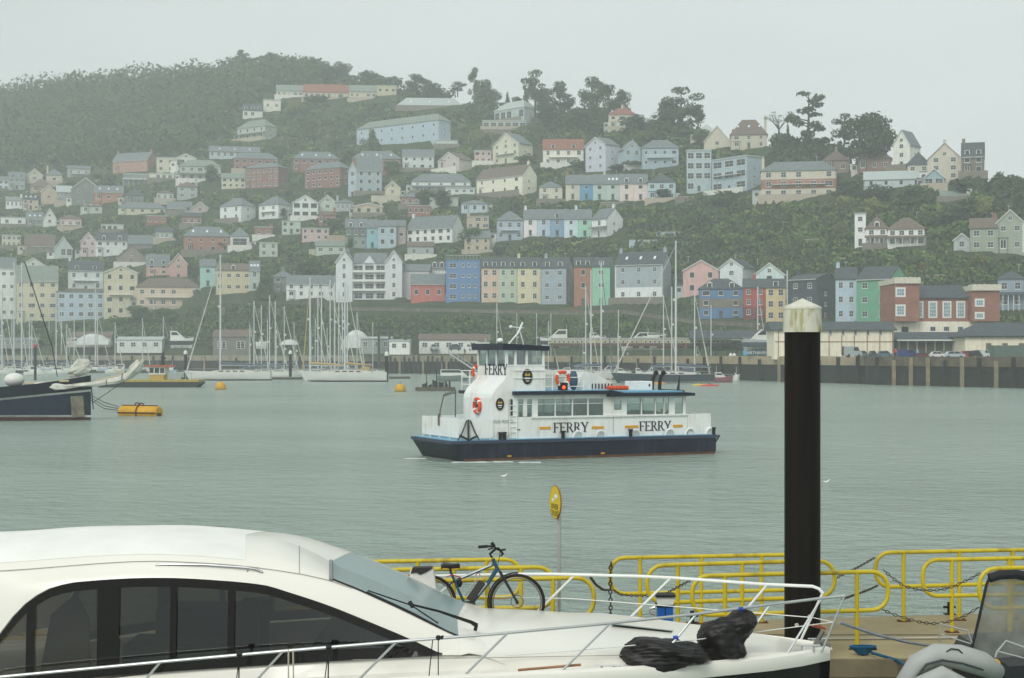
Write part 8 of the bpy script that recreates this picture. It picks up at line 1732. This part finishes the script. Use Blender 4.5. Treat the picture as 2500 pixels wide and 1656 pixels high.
    q = MB(); q.tube([W(1143, 1482, -.08), W(1118, 1474, -.08)], .012, 7); q.tube([W(1118, 1474, -.08), W(1118, 1474, -.17)], .016, 6); q.tube([W(1143, 1482, .08), W(1160, 1500, .08)], .012, 6); q.build('crank', BLACK, t, True, world=True)
    q = MB(); q.tube([W(1150, 1435, .2), W(1171, 1405, .3)], .009, 6); q.tube([W(1135, 1456, .1), W(1150, 1435, .2)], .009, 6); q.build('side_stand', STEEL, t, world=True)
    q = MB(); q.tube([W(1090, 1408, -.03), W(1105, 1404, -.04), W(1120, 1408, -.04), W(1128, 1413, -.02), W(1118, 1420, .02), W(1106, 1412, .03)], .007, 6); q.tube([W(1160, 1405), W(1170, 1398), W(1172, 1406)], .007, 6); q.build('lock_cord', mat('cord_red', 'a33c34', .6), t, True, world=True)
    q = MB(); q.ell(W(1122, 1424, .02), (.04, .04, .055), 9, 7, .1); q.build('tool_pouch', BLACK, t, True, world=True)
    q = MB(); f = [(1002, 1390), (1060, 1385), (1071, 1462), (1030, 1482), (1002, 1462)]; q.prism([(W(a, b).x, W(a, b).z) for a, b in f][::-1], d - .16, d - .02); q.build('pannier', mat('pannier_grey', 'c9c8c4', .7, var=.12, scale=5., bump=.4), t, bevel=.02, world=True)
    q = MB(); f = [(1009, 1383), (1058, 1382), (1044, 1392), (1028, 1399), (1018, 1394), (1004, 1396)]; q.prism([(W(a, b).x, W(a, b).z) for a, b in f][::-1], d - .175, d - .0); q.build('pannier_flap', mat('pannier_black', '2c2827', .7), t, world=True)
    q = MB(); q.tube([W(1003, 1400, .1), W(1000, 1420, .1), W(1003, 1430, .1)], .02, 7); q.tube([W(1000, 1405, 0), W(1000, 1425, 0)], .03, 7); q.build('rear_light', mat('cord_red'), t, True, world=True)
bicycle()
# ================================================================ tender and canopied boat at the lower right
GRY = mat('inflatable_grey', '9ea19d', .6, var=.07, scale=3.)
def tender():
    d = 18.9; t = thing('inflatable_tender', 'pale grey inflatable dinghy with fat tubes at the lower right', 'inflatable boat', (P(2310, 1640, d).x, d, .9)); W = lambda px, py, dd=0: P(px, py, d + dd)
    q = MB(); q.tube([W(2195, 1720, .1), W(2212, 1668), W(2240, 1620), W(2285, 1598), W(2340, 1604), W(2395, 1620, .2), W(2432, 1640, .5), W(2440, 1652, .7)], [.13, .13, .13, .135, .15, .15, .11, .03], 16); q.build('tube', GRY, t, True, world=True)
    q = MB(); q.tube([W(2225, 1740, -.3), W(2250, 1668, -.25), W(2300, 1650, -.25), W(2350, 1670, -.2), W(2350, 1740, -.2)], [.1, .1, .12, .1, .1], 12); q.build('inner_tube', GRY, t, True, world=True)
    q = MB(); q.tube([W(2232, 1660, -.15), W(2262, 1622, -.14), W(2300, 1612, -.14), W(2350, 1620, -.15), W(2400, 1636, -.0)], .012, 6); q.build('rubbing_strip', DARKG, t, world=True)
    q = MB(); q.tube([W(2310, 1592, -.12), W(2322, 1584, -.12), W(2340, 1586, -.12), W(2350, 1596, -.12)], .009, 5); q.build('grab_handle', BLACK, t, world=True)
tender()
def launch():
    d = 19.8; t = thing('canopied_launch', 'dark hulled launch with clear canopy in a black frame at the lower right', 'motorboat', (P(2440, 1656, d).x, d, .8)); W = lambda px, py, dd=0: P(px, py, d + dd)
    fr_ = [(2372, 1585), (2390, 1510), (2408, 1428), (2415, 1412), (2440, 1404), (2480, 1402), (2530, 1412), (2600, 1440)]
    q = MB(); q.tube([W(a, b) for a, b in fr_[:4]], .018, 8); q.tube([W(a, b) for a, b in fr_[3:]], .06, 8); fo_ = q.build('canopy_frame', mat('canvas_black', '242427', .8), t, True, world=True)
    q = MB(); vs = [W(a, b, .02) for a, b in fr_] + [W(2600, 1640, .3), W(2480, 1640, .2), W(2400, 1620, .1)]; q.add(vs, [list(range(len(vs)))]); vm = clearglass('vinyl', (.55, .56, .54), .75); q.build('clear_curtain', mat('vinyl_haze', '7f827c', .35, var=.35, scale=2.6, alpha=.75), fo_, world=True)
    q = MB(); q.prism([(W(2418, 0).x, .4), (W(2620, 0).x, .4), (W(2620, 0).x, Z(1600, d)), (W(2440, 0).x, Z(1612, d)), (W(2425, 0).x, Z(1640, d))], d - .4, d + 1.8); q.build('hull', mat('launch_hull', '24262a', .35), t, world=True)
    q = MB(); a = W(2430, 1618, -.45); q.tube([(a.x, a.y, a.z), (a.x, a.y - .05, a.z)], .05, 10); q.build('yellow_cap', mat('cap_yellow', 'cf9a2a', .5), t, world=True)
    q = MB(); q.tube([W(2294, 1570), W(2294, 1523), W(2362, 1540), W(2375, 1574)], .012, 7); q.tube([W(2294, 1548), W(2370, 1572)], .009, 6); q.build('bow_rail', STEEL, t, True, world=True); q = MB(); q.tube([W(2430, 1605, -.4), W(2434, 1592, -.4), W(2456, 1565, -.4), W(2520, 1588, -.4)], .014, 7); q.tube([W(2434, 1590, -.4), W(2520, 1612, -.4)], .01, 6)
    q.build('bow_rail', STEEL, t, True, world=True)
launch()
# ================================================================ the mist over the river
q = MB(); q.box(-620, 620, -12, 1290, -4, 215)
hm = bpy.data.materials.new('mat_haze'); hm.use_nodes = True; n = hm.node_tree; n.nodes.clear(); o = n.nodes.new('ShaderNodeOutputMaterial'); v = n.nodes.new('ShaderNodeVolumePrincipled')
v.inputs['Density'].default_value = HAZE; v.inputs['Color'].default_value = (.9, .965, .955, 1); v.inputs['Anisotropy'].default_value = 0.0
n.links.new(v.outputs[0], o.inputs['Volume']); tag(q.build('haze', hm), kind='stuff')

for o in bpy.data.objects:
    if o.parent is None and o.get('category') in ('wall', 'fence', 'chain') and not o.get('kind'): o['kind'] = 'thing'
